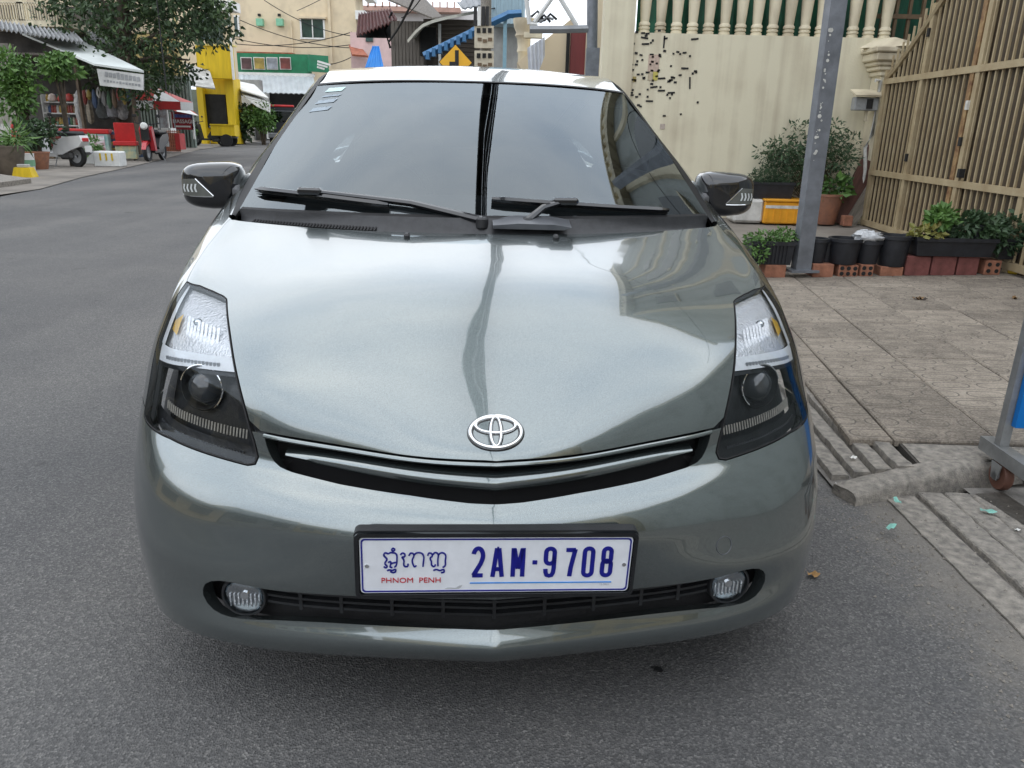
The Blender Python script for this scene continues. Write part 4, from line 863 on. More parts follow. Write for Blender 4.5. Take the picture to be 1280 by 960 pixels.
# ================================================================== RIGHT SIDE: wall, gate, pots
CREAM = None
def stain_wall(name, base, dark, sx=5., vert=.35, amt=.6):
    m = bpy.data.materials.new(name); m.use_nodes = True; n = m.node_tree; p = n.nodes['Principled BSDF']; p.inputs['Roughness'].default_value = .85
    g = n.nodes.new('ShaderNodeNewGeometry'); mp = n.nodes.new('ShaderNodeMapping'); mp.inputs['Scale'].default_value = (sx, sx, vert); n.links.new(g.outputs['Position'], mp.inputs[0])
    a = n.nodes.new('ShaderNodeTexNoise'); a.inputs['Scale'].default_value = 1; a.inputs['Detail'].default_value = 4; n.links.new(mp.outputs[0], a.inputs['Vector'])
    b = n.nodes.new('ShaderNodeTexNoise'); b.inputs['Scale'].default_value = 2.1; b.inputs['Detail'].default_value = 7; n.links.new(g.outputs['Position'], b.inputs['Vector'])
    ad = n.nodes.new('ShaderNodeMath'); ad.operation = 'MULTIPLY_ADD'; ad.inputs[1].default_value = .6; n.links.new(b.outputs['Fac'], ad.inputs[0]); n.links.new(a.outputs['Fac'], ad.inputs[2])
    r = n.nodes.new('ShaderNodeValToRGB'); r.color_ramp.elements[0].position = .58; r.color_ramp.elements[1].position = .86; r.color_ramp.elements[0].color = (*dark, 1); r.color_ramp.elements[1].color = (*base, 1); n.links.new(ad.outputs[0], r.inputs[0]); n.links.new(r.outputs[0], p.inputs['Base Color'])
    bp_ = n.nodes.new('ShaderNodeBump'); bp_.inputs['Strength'].default_value = .25; bp_.inputs['Distance'].default_value = .01; c = n.nodes.new('ShaderNodeTexNoise'); c.inputs['Scale'].default_value = 40; n.links.new(g.outputs['Position'], c.inputs['Vector']); n.links.new(c.outputs['Fac'], bp_.inputs['Height']); n.links.new(bp_.outputs[0], p.inputs['Normal'])
    MATS[name] = m; return m
WALLM = stain_wall('stained_cream_render', (.67, .62, .465), (.50, .44, .32), 5.5, .12)
CREAM = stain_wall('cream_moulding', (.68, .61, .45), (.42, .36, .26), 3, .8)
BLK = mat('black_paint', (.015, .015, .015), .7, 0, .2, 30)
WALL_Y = 10.0
w0, w1 = at(757, 60, WALL_Y)[0], 4.45
wall = thing('boundary_wall', 'stained cream wall topped by a row of balusters, dotted with black stencil marks', 'wall', (0, WALL_Y, 0))
zt = at(900, 43, WALL_Y)[2]
MB().box(((w0 + w1)/2, .1, zt/2), (w1 - w0, .2, zt)).build('wall_panel', WALLM, wall)
xa = at(795, 40, WALL_Y)[0]
MB().box(((w0 + xa)/2 - .03, .09, 1.9 + zt/2 - .3), (xa - w0 + .02, .24, 3.8 - zt + 1.2)).build('end_pier', WALLM, wall)
bal = MB().lathe([(.066, 0), (.066, .03), (.056, .034), (.056, .044), (.067, .048), (.067, .07), (.056, .074), (.056, .084), (.067, .088), (.067, .11), (.052, .13), (.058, .2), (.072, .42), (.076, .60), (.068, .78), (.055, .9), (.06, 1.0)], n=16).mesh('baluster', CREAM, True)
x = xa + .11; k = 0
while x < w1 - .05:
    o = obj('baluster', bal, wall); o.location = (x, .1, zt); x += .192; k += 1
MB().box(((xa + w1)/2, .1, zt + 1.06), (w1 - xa, .26, .12), bev=.02).build('coping', CREAM, wall)
# stencil marks and a few posters
rm = random.Random(11)
for c in range(112):
    if c < 94:
        while True:
            px, py = rm.uniform(758, 880), rm.uniform(30, 145)
            if rm.random() < math.exp(-((px - 803)/46)**2 - ((py - 86)/38)**2): break
    else: px, py = rm.uniform(760, 880), rm.uniform(40, 130)
    w, h = rm.choice(((.035, .028), (.045, .025), (.06, .025), (.03, .03), (.03, .025), (.045, .03), (.11, .025)))
    if c in (3, 9, 21): w, h = .022, .17
    p = at(px, py, WALL_Y); MB().box((p[0], -.003, p[2]), (w*.8, .008, h*.8), ry=rm.uniform(-.15, .15)).build('stencil_mark', BLK, wall)
for px, py, w, h, cc in ((817, 79, .13, .19, (.55, .42, .34)), (813, 95, .06, .1, (.50, .42, .30)), (819, 95, .06, .1, (.55, .48, .12)), (793, 99, .04, .06, (.35, .28, .10)), (828, 158, .06, .06, (.50, .42, .36))):
    p = at(px, py, WALL_Y); MB().box((p[0], -.003, p[2]), (w, .008, h)).build('poster', mat('poster_%d_%d' % (px, py), cc, .8, 0, .15, 30), wall)
# green tarpaulin sheet hung behind the balusters
GREENT = mat('green_tarpaulin', (.015, .13, .075), .6, 0, .35, 3, .3, 6, stretch=(4, 1, 1))
vs, fs = [], []
for i in range(41):
    for j in range(5): vs.append((xa + .1 + (w1 - xa + .4)*i/40, WALL_Y + .75 + .05*math.sin(i*1.7), 2.0 + 1.6*j/4))
for i in range(40):
    for j in range(4): fs.append((i*5+j, (i+1)*5+j, (i+1)*5+j+1, i*5+j+1))
tag(MB().add(vs, fs).build('tarpaulin', GREENT, None, True), 'dark green tarpaulin hung behind the balusters of the cream wall', 'tarpaulin')
# ---- gate post with moulded capital, meter box and pipe
gp = thing('gate_post', 'cream gate post with a stepped moulded capital at the end of the wall', 'gate post', (4.38, 9.86, 0))
MB().box((0, 0, 1.0), (.26, .26, 2.0)).build('shaft', CREAM, gp)
cz = at(1105, 95, 9.7)[2]
for k, (w, z, h) in enumerate(((.32, 0, .06), (.40, .06, .05), (.46, .11, .05), (.54, .16, .09), (.60, .25, .06))): MB().box((0, 0, cz + z + h/2), (w, w, h), bev=.012).build('capital_step', CREAM, gp)
MB().lathe([(.38, 0), (.24, .08), (.05, .12), (.01, .12)], (0, 0, cz + .31), 4).build('cap', CREAM, gp)
WHITEP = mat('chipped_white_paint', (.72, .71, .66), .7, 0, .2, 14); 
mb = MB(); mb.tube([(-.2, -.16, cz - .05), (-.14, -.15, cz - .05), (-.135, -.15, 1.25), (-.2, -.17, 1.1), (-.15, -.15, .85), (-.17, -.15, .1)], .022, 7); mb.build('conduit', WHITEP, gp, True)
p = at(1081, 130, 9.72); mt = thing('meter_box', 'small grey electricity meter box fixed to the wall beside the gate post', 'meter box', (p[0], p[1], p[2]))
MB().box((0, 0, 0), (.28, .12, .15), bev=.01).build('case', mat('grey_meter_case', (.33, .34, .34), .5, 0, .12, 20), mt); MB().box((.03, -.065, 0), (.07, .02, .11)).build('window', BLK, mt); MB().box((0, -.03, .12), (.34, .2, .02), rx=.35).build('hood', CREAM, mt); MB().box((.04, .02, -.13), (.03, .03, .12)).build('gland', CREAM, mt)
# ---- the gate
GATEM = mat('tan_gate_paint', (.42, .345, .215), .5, 0, .22, 5, .1, 60, col2=(.31, .235, .135)); RUST = mat('rusty_tan_paint', (.36, .24, .11), .7, 0, .3, 12, .2, 60, col2=(.14, .06, .025)); BACK = mat('brown_sheet', (.085, .062, .038), .6, 0, .15, 2, stretch=(1, 14, .6))
gx = lambda y: 4.27 - .045*(9.62 - y)
gate = thing('gate', 'tall tan steel gate of upright bars over brown sheet with an arched top rail', 'gate', (0, 0, 0))
G0, G1 = 9.60, 4.2; gb = APZ - .03
def zarch(y): 
    u = max(0, 9.55 - y); return 1.86 + .62*u**1.12 if u < 3.2 else 1.86 + .62*3.2**1.12
def gbox(name, y0, y1, z0, z1, d, m, off=0, par=gate):
    c = (y0 + y1)/2; return MB().box((gx(c) - off, c, (z0 + z1)/2), (d, abs(y1 - y0), z1 - z0), rz=-.045).build(name, m, par)
barm = {}
stiles = [G0 - .03, 8.63, 7.60, 7.50, 6.42, 5.4, 4.4]
y = G0 - .11; bars = 0
while y > G1:
    if min(abs(y - s) for s in stiles) > .055:
        gbox('bar', y - .010, y + .010, gb + .08, min(zarch(y) + .22, 4.2), .018, GATEM, .012); bars += 1
    y -= .108
for k, s in enumerate(stiles): gbox('stile', s - .035, s + .035, gb, min(zarch(s) + .1, 4.3), .06, RUST if k == 2 else GATEM, .005)
gbox('rail', G0, G1, .79, .85, .05, GATEM, .018); gbox('rail', G0, G1, 1.80, 1.86, .05, GATEM, .018); gbox('rail', G0, G1, gb + .03, gb + .09, .05, GATEM, .018)
pts = [(gx(yy) - .02, yy, zarch(yy)) for yy in np.linspace(9.56, 6.0, 24)]
MB().tube(pts, .034, 6).build('arched_rail', GATEM, gate, True)
pl = [(G0, gb), (G1, gb)] + [(yy, zarch(yy)) for yy in np.linspace(G1, 9.56, 20)]
MB().add([(gx(a) + .02, a, b) for a, b in pl], [tuple(range(len(pl)))]).build('sheet', BACK, gate)
for yy, z, m in ((8.63, 1.02, BLK), (8.63, 2.25, BLK), (7.55, 1.2, BLK), (7.45, .92, BLK), (6.42, 1.18, BLK), (7.55, 1.52, WHITEP)): gbox('hasp', yy - .022, yy + .022, z - .04, z + .04, .05, m, .03)
# ---- villa behind the gate (its tall flank shows in the car's paint) with lattice at the wall's end
BRN = mat('brown_lattice', (.17, .11, .06), .6, 0, .2, 8)
lat_ = thing('window_lattice', 'brown metal lattice screen rising behind the gate post', 'lattice', (0, 0, 0))
for k in range(9): x = 4.42 + .16*k; MB().box((x, 10.35, 3.0), (.035, .04, 1.9)).build('upright', BRN, lat_)
for z in (2.25, 2.62, 3.0, 3.4): MB().box((5.05, 10.33, z), (1.4, .03, .05)).build('crossbar', BRN, lat_)
MB().box((5.0, 10.6, 2.9), (1.5, .04, 2.0)).build('backing', GREENT, lat_)
VIL = stain_wall('pale_villa_render', (.36, .38, .36), (.25, .26, .24), 1.5, .3)
vil = thing('villa', 'tall pale house standing behind the tan gate', 'house', (0, 0, 0))
MB().box((8.0, 16.2, 5.8), (5.2, 15.6, 11.6)).build('wall', VIL, vil); MB().box((7.9, 16.2, 11.7), (5.8, 16.2, .3)).build('roof_slab', CREAM, vil)
DKG = mat('dark_pane', (.03, .04, .045), .15, 0, .2, 3)
for zz in (5.2, 8.4):
    for yy in (10.2, 13.2, 16.2, 19.2, 22.2):
        w = MB().box((5.39, yy, zz), (.06, 1.2, 1.6)).build('window', DKG, vil); MB().box((5.37, yy, zz - .85), (.14, 1.4, .08)).build('sill', CREAM, w)
for k in range(26): MB().box((5.1, 8.4 + .62*k, 12.05), (.14, .26, .45)).build('parapet_post', CREAM, vil)
MB().box((5.1, 16.2, 12.35), (.2, 15.8, .14)).build('parapet_rail', CREAM, vil)
for yy, zz in ((9.6, 10.4), (14.7, 10.3)): MB().lathe([(.1, 0), (.95, .02), (1.0, .06), (.9, .1), (.1, .08)], (5.4, yy, zz), 26, 'x').build('roundel', CREAM, vil, True)
for yy in (8.5, 11.7, 14.7, 17.7, 20.7): MB().box((5.36, yy, 5.8), (.1, .3, 11.4)).build('pilaster', CREAM, vil)
side = thing('side_house', 'low pale house behind the gate nearer the street', 'house', (0, 0, 0)); MB().box((9.2, 1.6, 2.6), (5.6, 12.6, 5.2)).build('wall', HMX if False else VIL, side); MB().box((9.1, 1.6, 5.3), (6.2, 13.0, .22)).build('roof_slab', CREAM, side)
# ---- steel pole
STEEL = mat('grey_blue_steel', (.215, .23, .255), .45, .25, .2, 8, .1, 120)
pb = gnd(1001, 336, .17); pole = thing('steel_pole', 'grey painted steel pole with white paint spots rising from the pavement beside the planters', 'pole', (pb[0], pb[1], pb[2] - .02), .12)
MB().prism([(-.065, -.05), (.065, -.05), (.065, .05), (-.065, .05)], 5.5, Matrix.Rotation(R(90), 4, 'X')).build('post', STEEL, pole)
bpy.data.objects[pole.children[0].name].rotation_euler = (R(0), R(-.6), 0)
MB().box((0, 0, .01), (.24, .18, .02)).build('foot_plate', STEEL, pole)
rs = random.Random(4)
for k in range(34):
    zz = .88 + rs.random()*.95; r_ = rs.choice((.004, .006, .009, .013, .017)); MB().lathe([(r_, 0), (r_*.7, .003)], (-.05 + abs(rs.gauss(0, .012)) - .0105*zz, -.0545 - .003, zz), rs.choice((5, 6, 7)), 'y').build('paint_spot', WHITEP, pole)
# ---- foliage helper
def leaf_mat(name, c1, c2): return mat(name, c1, .55, 0, .2, 3.0, col2=c2)
LG1 = leaf_mat('fresh_leaf', (.12, .23, .045), (.045, .11, .025)); LG2 = leaf_mat('dull_leaf', (.06, .11, .045), (.022, .05, .022)); LG3 = leaf_mat('yellow_leaf', (.32, .27, .07), (.12, .14, .03)); LG4 = leaf_mat('pale_stem_leaf', (.13, .18, .09), (.05, .09, .04))
def leaves(mb, c, r, n, sz, rng, droop=.2, shell=.45, asp=2.2):
    for _ in range(n):
        while True:
            v = Vector((rng.uniform(-1, 1), rng.uniform(-1, 1), rng.uniform(-1, 1)))
            if .05 < v.length <= 1 and (v.length > shell or rng.random() < .35): break
        p = Vector(c) + Vector((v.x*r[0], v.y*r[1], v.z*r[2])); d = (v + Vector((rng.gauss(0, .6), rng.gauss(0, .6), rng.gauss(-droop, .5)))).normalized()
        s = d.cross(Vector((rng.gauss(0, 1), rng.gauss(0, 1), rng.gauss(0, 1)))); s = s.normalized() if s.length > .01 else Vector((1, 0, 0)); L = sz*rng.uniform(.6, 1.3); nrm = d.cross(s)*L*.12
        mb.add([p, p + d*L*.5 + s*L/asp*.5 + nrm, p + d*L, p + d*L*.5 - s*L/asp*.5 + nrm], [(0, 1, 2, 3)])
def plant_on(parent, name, clumps, sz, m, seed, stems=None, asp=2.2):
    rng = random.Random(seed); mb = MB()
    for c, r, n in clumps: leaves(mb, c, r, n, sz, rng, asp=asp)
    o = mb.build(name, m, parent)
    if stems:
        ms = MB()
        for a, b in stems: ms.tube([a, [(a[i]+b[i])/2 + (.02 if i == 0 else 0) for i in range(3)], b], [.008, .006, .003], 5)
        ms.build('stem', mat('woody_stem', (.10, .075, .045), .9, 0, .2, 20), parent)
    return o
PLB = mat('black_pot_plastic', (.022, .024, .03), .5, 0, .25, 12, .1, 90); TERRA = mat('terracotta', (.34, .15, .085), .8, 0, .25, 9, .3, 70, col2=(.20, .10, .07)); SOIL = mat('potting_soil', (.05, .036, .026), .95, 0, .3, 30, .6, 50)
BRICK = mat('red_brick', (.38, .165, .10), .9, 0, .25, 14, .4, 60); REDB = mat('maroon_block', (.22, .075, .065), .8, 0, .25, 10, .3, 50)
def trough(name, label, x0, x1, y, zb, h, d, cat='planter', ribs=True, group=None):
    t = thing(name, label, cat, ((x0+x1)/2, y, zb), 0, group); w = x1 - x0; a, b = w/2*.92, w/2; e, f = d/2*.85, d/2
    mb = MB(); mb.add([(-a, -e, 0), (a, -e, 0), (a, e, 0), (-a, e, 0), (-b, -f, h), (b, -f, h), (b, f, h), (-b, f, h), (-b+.015, -f+.015, h), (b-.015, -f+.015, h), (b-.015, f-.015, h), (-b+.015, f-.015, h), (-b+.015, -f+.015, h-.05), (b-.015, -f+.015, h-.05), (b-.015, f-.015, h-.05), (-b+.015, f-.015, h-.05)],
        [(3, 2, 1, 0)] + [(i, (i+1) % 4, (i+1) % 4+4, i+4) for i in range(4)] + [(i+4, (i+1) % 4+4, (i+1) % 4+8, i+8) for i in range(4)] + [(i+8, (i+1) % 4+8, (i+1) % 4+12, i+12) for i in range(4)])
    mb.build('tub', PLB, t); MB().add([(-b+.015, -f+.015, h-.035), (b-.015, -f+.015, h-.035), (b-.015, f-.015, h-.035), (-b+.015, f-.015, h-.035)], [(0, 1, 2, 3)]).build('soil', SOIL, t)
    MB().box((0, -f - .004, h - .015), (w + .01, .012, .03)).build('rim', PLB, t)
    if ribs:
        for k in range(int(w/.035)): MB().box((-a + .02 + .035*k*(2*a - .03)/(w), -(e + f)/2 - .004, h*.45), (.012, .012, h*.8), rx=math.atan2(f - e, h)).build('rib', PLB, t)
    return t
def bucket(name, label, x, y, zb, r0, r1, h, m=PLB, cat='pot'):
    t = thing(name, label, cat, (x, y, zb)); MB().lathe([(r0*.98, 0), (r0, .005), (r1, h - .03), (r1 + .012, h - .028), (r1 + .012, h), (r1 - .008, h), (r1 - .012, h - .06)], n=24, cap=False).build('pot_body', m, t, True, 50)
    MB().lathe([(r1 - .012, h - .055), (.001, h - .05)], n=20, cap=False).build('soil', SOIL, t); MB().lathe([(r0, .004), (.001, .004)], n=20, cap=False).build('base', m, t); return t
PY = 6.42
def PX(px, py=320): return at(px, py, PY)[0]
def bz(x): return pz(x, PY) - .002
def solid_brick(x0, x1, z, h, m, label, holes=False, y=PY, cat='brick', group=None):
    t = thing('brick', label, cat, ((x0+x1)/2, y, z), 0, group)
    if holes:
        w = x1 - x0; MB().box((0, .0, h/2), (w, .18, h), bev=.004).build('body', BRICK, t)
        nx = max(2, round(w/.055))
        for i in range(nx):
            for k in range(2): MB().lathe([(.017, 0), (.017, .004)], (-w/2 + w*(i + .5)/nx, -.0935, h*(.28 + .44*k)), 10, 'y').build('hole', BLK, t)
    else: MB().box((0, 0, h/2), (x1 - x0, .18, h), bev=.006).build('body', m, t)
    return t
hb = .085
solid_brick(PX(953, 330), PX(979, 330), bz(2.2), .11, BRICK, 'plain red brick under the ribbed black trough'); solid_brick(PX(1012, 330), PX(1038, 330), bz(2.6), .11, BRICK, 'plain red brick just beside the foot of the steel pole')
solid_brick(PX(1044, 330), PX(1068, 330), bz(2.85), .10, BRICK, 'hollow red brick with round holes under the wide black pot', True); solid_brick(PX(1071, 330), PX(1087, 330), bz(3.0), .10, BRICK, 'short hollow red brick with four holes under the narrow black pot', True)
solid_brick(PX(1096, 330), PX(1124, 330), bz(3.2), .08, BRICK, 'flat orange brick under the black bucket')
for k, (a, b) in enumerate(((1128, 1158), (1160, 1190), (1192, 1218))): solid_brick(PX(a), PX(b), bz(3.4 + .2*k) , .165, REDB, ('maroon block under the left end of the long trough', 'maroon block under the middle of the long trough', 'maroon block under the right end of the long trough')[k], cat='block')
solid_brick(PX(1226), PX(1246), bz(4.1), .12, BRICK, 'hollow red brick under the overgrown trough', True)
t = trough('planter', 'ribbed black trough with pale creeping plants spilling over its rim', PX(934), PX(987), PY + .02, bz(2.2) + .11, .19, .24)
plant_on(t, 'creeper', [((0, -.02, .21), (.22, .13, .05), 420), ((-.2, -.14, .14), (.06, .04, .10), 90), ((-.1, -.15, .10), (.05, .03, .09), 70), ((.12, 0, .23), (.12, .1, .05), 160)], .04, LG1, 3)
bucket('plant_pot', 'small black pot half hidden behind the steel pole', PX(1021), PY + .02, bz(2.6) + .11, .07, .085, .20)
bucket('plant_pot', 'narrow black pot beside the wide black pot', PX(1035) , PY + .06, bz(2.7) + .05, .055, .065, .24)
bucket('plant_pot', 'wide square-shouldered black pot on hollow bricks', PX(1054), PY, bz(2.85) + .10, .105, .125, .21)
t = bucket('plant_pot', 'black pot with a crumpled clear bag lying on it', PX(1084), PY, bz(3.0) + .10, .08, .095, .19)
BAG = mat('clear_bag', (.62, .64, .66), .25, 0, .2, 40, .8, 25)
mb = MB(); rg = random.Random(9)
vs = []; nU, nV = 14, 9
for i in range(nU):
    for j in range(nV):
        a, b = 2*math.pi*i/nU, math.pi*j/(nV-1); r = 1 + rg.uniform(-.25, .25); vs.append((.12*r*math.cos(a)*math.sin(b), .09*r*math.sin(a)*math.sin(b), .05 + .05*r*math.cos(b)))
mb.add(vs, [(i*nV+j, i*nV+j+1, ((i+1) % nU)*nV+j+1, ((i+1) % nU)*nV+j) for i in range(nU) for j in range(nV-1)])
bg_ = mb.build('plastic_bag', BAG, None, True); bg_.location = (PX(1078), PY - .02, bz(3.0) + .27); tag(bg_, 'crumpled clear plastic bag lying on a black pot', 'plastic bag')
bucket('bucket', 'tall black bucket between the bagged pot and the long trough', PX(1115), PY, bz(3.2) + .08, .105, .125, .25, cat='bucket')
t = trough('planter', 'long smooth black trough on maroon blocks with mixed green and yellowing plants', PX(1133), PX(1232), PY, bz(3.6) + .165, .15, .26, ribs=False)
plant_on(t, 'leafy_plants', [((.16, 0, .24), (.17, .12, .10), 520), ((.30, -.02, .20), (.10, .12, .07), 220)], .06, LG2, 5, asp=1.7)
plant_on(t, 'seedlings', [((-.10, 0, .30), (.10, .09, .07), 230)], .07, LG1, 6, asp=1.6); plant_on(t, 'yellowing_leaves', [((-.22, -.03, .17), (.13, .10, .06), 150)], .06, LG3, 7, asp=1.7)
MB().lathe([(.06, 0), (.075, .13), (.08, .13), (.07, .12)], (-.09, .02, .12), 16).build('inner_pot', PLB, t, True)
MB().lathe([(.05, 0), (.06, .11), (.065, .11), (.055, .10)], (.2, -.03, .15), 16).build('inner_pot', PLB, t, True)
t = trough('planter', 'black trough overgrown with dense dark green leaves beside the long trough', PX(1238), PX(1330), PY + .05, bz(4.3) + .12, .17, .26, ribs=False)
plant_on(t, 'leafy_plants', [((0, -.02, .25), (.33, .16, .13), 800), ((-.25, -.1, .15), (.12, .09, .09), 170)], .06, LG2, 8, asp=1.7)
plant_on(t, 'bright_leaves', [((.1, -.05, .32), (.22, .12, .07), 170)], .06, LG1, 9, asp=1.7)
tag(MB().box((PX(1268, 333), PY - .05, bz(4.4) + .03), (.14, .08, .06), rz=.4, bev=.01).build('plastic_scrap', mat('yellow_plastic', (.65, .45, .03), .5)), 'yellow plastic scrap under the overgrown trough', 'scrap')
# ---- group at the foot of the wall
CY = 9.62
def CX(px, py=260): return at(px, py, CY)[0]
cz0 = APZ - .006
crt = thing('crate', 'orange plastic crate with a white band standing against the cream wall', 'crate', (CX(975), CY, cz0))
ORG = mat('orange_plastic', (.80, .36, .02), .45, 0, .12, 6)
wcr = CX(1000) - CX(950); MB().box((0, 0, .13), (wcr, .36, .26), bev=.015).build('body', ORG, crt); MB().box((0, -.1825, .2), (wcr*.96, .006, .035)).build('band', WHITEP, crt); MB().box((0, 0, .275), (wcr*1.03, .39, .03), bev=.008).build('lid', ORG, crt)
for k in range(6): MB().box((-wcr/2 + wcr*(k + .5)/6, -.183, .1), (.012, .01, .16)).build('rib', ORG, crt)
wb = thing('plaster_block', 'rough white plastered block beside the orange crate', 'block', (CX(932), CY + .02, cz0)); MB().box((0, 0, .14), (CX(950) - CX(913), .34, .28), bev=.03).build('body', mat('dirty_whitewash', (.66, .65, .61), .9, 0, .2, 7, .4, 40), wb)
t = trough('planter', 'square black planter with fine ferny greenery above the orange crate', CX(938, 235), CX(990, 235), CY + .05, cz0 + .29, .19, .3, ribs=False)
plant_on(t, 'fine_leaves', [((-.12, -.05, .25), (.16, .14, .10), 420), ((.05, 0, .30), (.2, .12, .14), 300)], .045, LG2, 12, asp=4)
bs = thing('shrub', 'airy grey-green shrub leaning over the planter against the cream wall', 'shrub', (CX(1015), CY + .1, cz0))
rngb = random.Random(21); cl = []; stm = []
for k in range(34):
    a = rngb.uniform(-.62, .42); hgt = rngb.uniform(.45, 1.15) - abs(a)*.35; cl.append(((a, rngb.uniform(-.15, .15), hgt), (.17, .14, .13), 105)); stm.append(((rngb.uniform(-.05, .05), 0, .2), (a*.9, 0, hgt)))
plant_on(bs, 'foliage', cl, .058, LG2, 22, stm, asp=2.6)
tp = bucket('terracotta_pot', 'big terracotta pot with leafy plants behind the steel pole', CX(1030), CY - .02, cz0, .14, .2, .36, TERRA, 'pot'); plant_on(tp, 'leaves', [((.06, -.05, .42), (.18, .12, .12), 130)], .1, LG1, 14, asp=1.6)
for lab, xb, xt, zt_, m, th in (('long dark brown plank leaning on the wall by the gate post', 1050, 1080, 1.0, mat('brown_plank', (.13, .055, .04), .6, 0, .25, 4, .2, 40, stretch=(6, 6, .6)), .035), ('short weathered grey plank leaning in front of the brown one', 1064, 1084, .62, mat('grey_plank', (.24, .21, .17), .85, 0, .3, 5, .3, 40, stretch=(8, 8, .8)), .03)):
    a = at(xb, 268, CY + (-.05 if th == .03 else 0)); b = at(xt, 268, CY); L = zt_; dx = b[0] - a[0] + .12
    o = MB().box((0, 0, L/2), (.20 if th > .03 else .15, th, L), bev=.004).build('plank', m); o.location = (a[0], a[1], cz0 + .0); o.rotation_euler = (R(-9), math.atan2(dx, L), 0); tag(o, lab, 'plank')
b_ = MB().box((0, 0, .06), (.11, .1, .12), bev=.006).build('brick', BRICK); b_.location = (CX(1052), CY - .2, cz0); tag(b_, 'half brick propping the leaning planks', 'brick')
# ---- wheeled blue board at the kerb
sb = thing('sign_stand', 'blue board in a grey steel frame on castors at the kerb', 'sign stand', (1.79, 2.60, .016), R(-1))
GALV = mat('galvanised_tube', (.36, .37, .37), .45, .6, .2, 10, .1, 80)
BLUE = mat('blue_board', (.0, .15, .48), .35, 0, .06, 3)
for x in (0, .34):
    MB().box((x, .0, .79), (.034, .034, 1.34)).build('post', GALV, sb); MB().box((x - .0, -.22, .13), (.05, .62, .05)).build('base_rail', GALV, sb)
    for yy in (-.02, -.46):
        c = bpy.data.objects.new('castor', None); COL.objects.link(c); c.parent = sb; c.location = (x + .0, yy - .02, 0)
        MB().lathe([(.05, -.016), (.053, -.012), (.053, .012), (.05, .016)], (0, 0, .053), 22, 'x').build('wheel', mat('brown_castor', (.17, .075, .05), .6, 0, .2, 20), c, True)
        for s in (-1, 1): MB().prism([(-.03, .10), (.03, .10), (.018, .04), (-.018, .04)], .004, Matrix.Translation((s*.022 - .002, 0, 0)) @ Matrix.Rotation(R(90), 4, 'Z')).build('fork', GALV, c)
        MB().lathe([(.016, -.028), (.016, .028)], (0, 0, .053), 12, 'x').build('hub', GALV, c, True)
MB().box((.17, -.032, .82), (.33, .024, 1.16)).build('board', BLUE, sb); MB().box((.17, 0, 1.44), (.385, .045, .045)).build('top_rail', GALV, sb)
# ---- litter
rl = random.Random(2)
def scrap(px, py, w, l, m, label, name, cat, z=None, curl=.01, rz=0):
    p = gnd(px, py, .02 if z is None else z); g = []
    for i in range(5):
        for j in range(3): g.append(((i/4 - .5)*l, (j/2 - .5)*w*(1 - .7*abs(i/4 - .5)), curl*(math.sin(i*1.9 + j) + 1.2)))
    o = MB().add(g, [(i*3+j, (i+1)*3+j, (i+1)*3+j+1, i*3+j+1) for i in range(4) for j in range(2)]).build(name, m, None, True); o.location = p; o.rotation_euler = (0, 0, rz); tag(o, label, cat)
DL = mat('dry_leaf', (.26, .15, .06), .8, 0, .3, 40); DL2 = mat('dark_dry_leaf', (.045, .03, .02), .8, 0, .3, 40); TEAL = mat('teal_paper', (.22, .50, .42), .7, 0, .2, 50); WP = mat('white_scrap', (.70, .69, .65), .8, 0, .1, 40); TAN = mat('tan_scrap', (.45, .26, .10), .8, 0, .2, 30)
scrap(1147, 375, .035, .09, DL, 'curled brown leaf lying on the paving tiles', 'dead_leaf', 'leaf', pz(2.7, 5.4) + .006, .012, .2); scrap(1153, 376, .03, .06, DL2, 'dark shrivelled leaf touching the curled brown leaf', 'dead_leaf', 'leaf', pz(2.7, 5.4) + .006, .012, -.4)
scrap(1268, 374, .03, .07, DL, 'brown leaf lying alone on the tiles toward the gate', 'dead_leaf', 'leaf', pz(3.4, 5.4) + .006, .01, 1.2)
scrap(1121, 627, .02, .045, TEAL, 'teal paper scrap on a gutter ridge just below the kerb', 'paper_scrap', 'litter', .036, .004, 1.5); scrap(1113, 660, .02, .055, TEAL, 'teal paper scrap lying at the road side of the gutter', 'paper_scrap', 'litter', .03, .004, .7); scrap(1235, 640, .025, .05, TEAL, 'teal paper scrap lying on the damp silt', 'paper_scrap', 'litter', .028, .004, -.3)
scrap(1066, 573, .02, .03, WP, 'white paper scrap lodged between the ramp bars', 'paper_scrap', 'litter', .06, .004, .4); scrap(1050, 606, .02, .035, WP, 'white paper scrap on the asphalt at the end of the kerb', 'paper_scrap', 'litter', .02, .004, 0); scrap(1016, 720, .025, .035, TAN, 'tan cardboard scrap on the asphalt beside the bumper', 'cardboard_scrap', 'litter', .004, .006, 0)
scrap(1271, 663, .012, .018, WP, 'tiny white scrap on the forecourt near the castor', 'paper_scrap', 'litter', .022, .003, 0)
# ---- overhead cables (they mirror in the windscreen)
CABLE = mat('black_cable', (.012, .012, .013), .6, 0, .2, 10)
def cable(pts, r, label, group=None, n=40, sag=.5):
    a, b = np.array(pts[0]), np.array(pts[1]); P = [tuple(a + (b - a)*t - np.array([0, 0, sag*4*t*(1 - t)])) for t in np.linspace(0, 1, n)]
    o = MB().tube(P, r, 6).build('cable', CABLE, None, True); tag(o, label, 'cable', group)
for k, (dx, dz, r) in enumerate(((-.02, 0, .036), (.03, .02, .038), (.095, -.015, .022), (.135, .015, .016), (.165, 0, .011))):
    cable([(.08 + dx, -24, 6.1 + dz), (-.30 + dx, 21.5, 6.1 + dz)], r, ('second thickest black cable of the bundle strung over the car', 'thickest black cable of the bundle strung over the car', 'middling black cable of the bundle strung over the car', 'thin black cable of the bundle strung over the car', 'thinnest black cable of the bundle strung over the car')[k], 'bundled overhead cables', 60, .35)
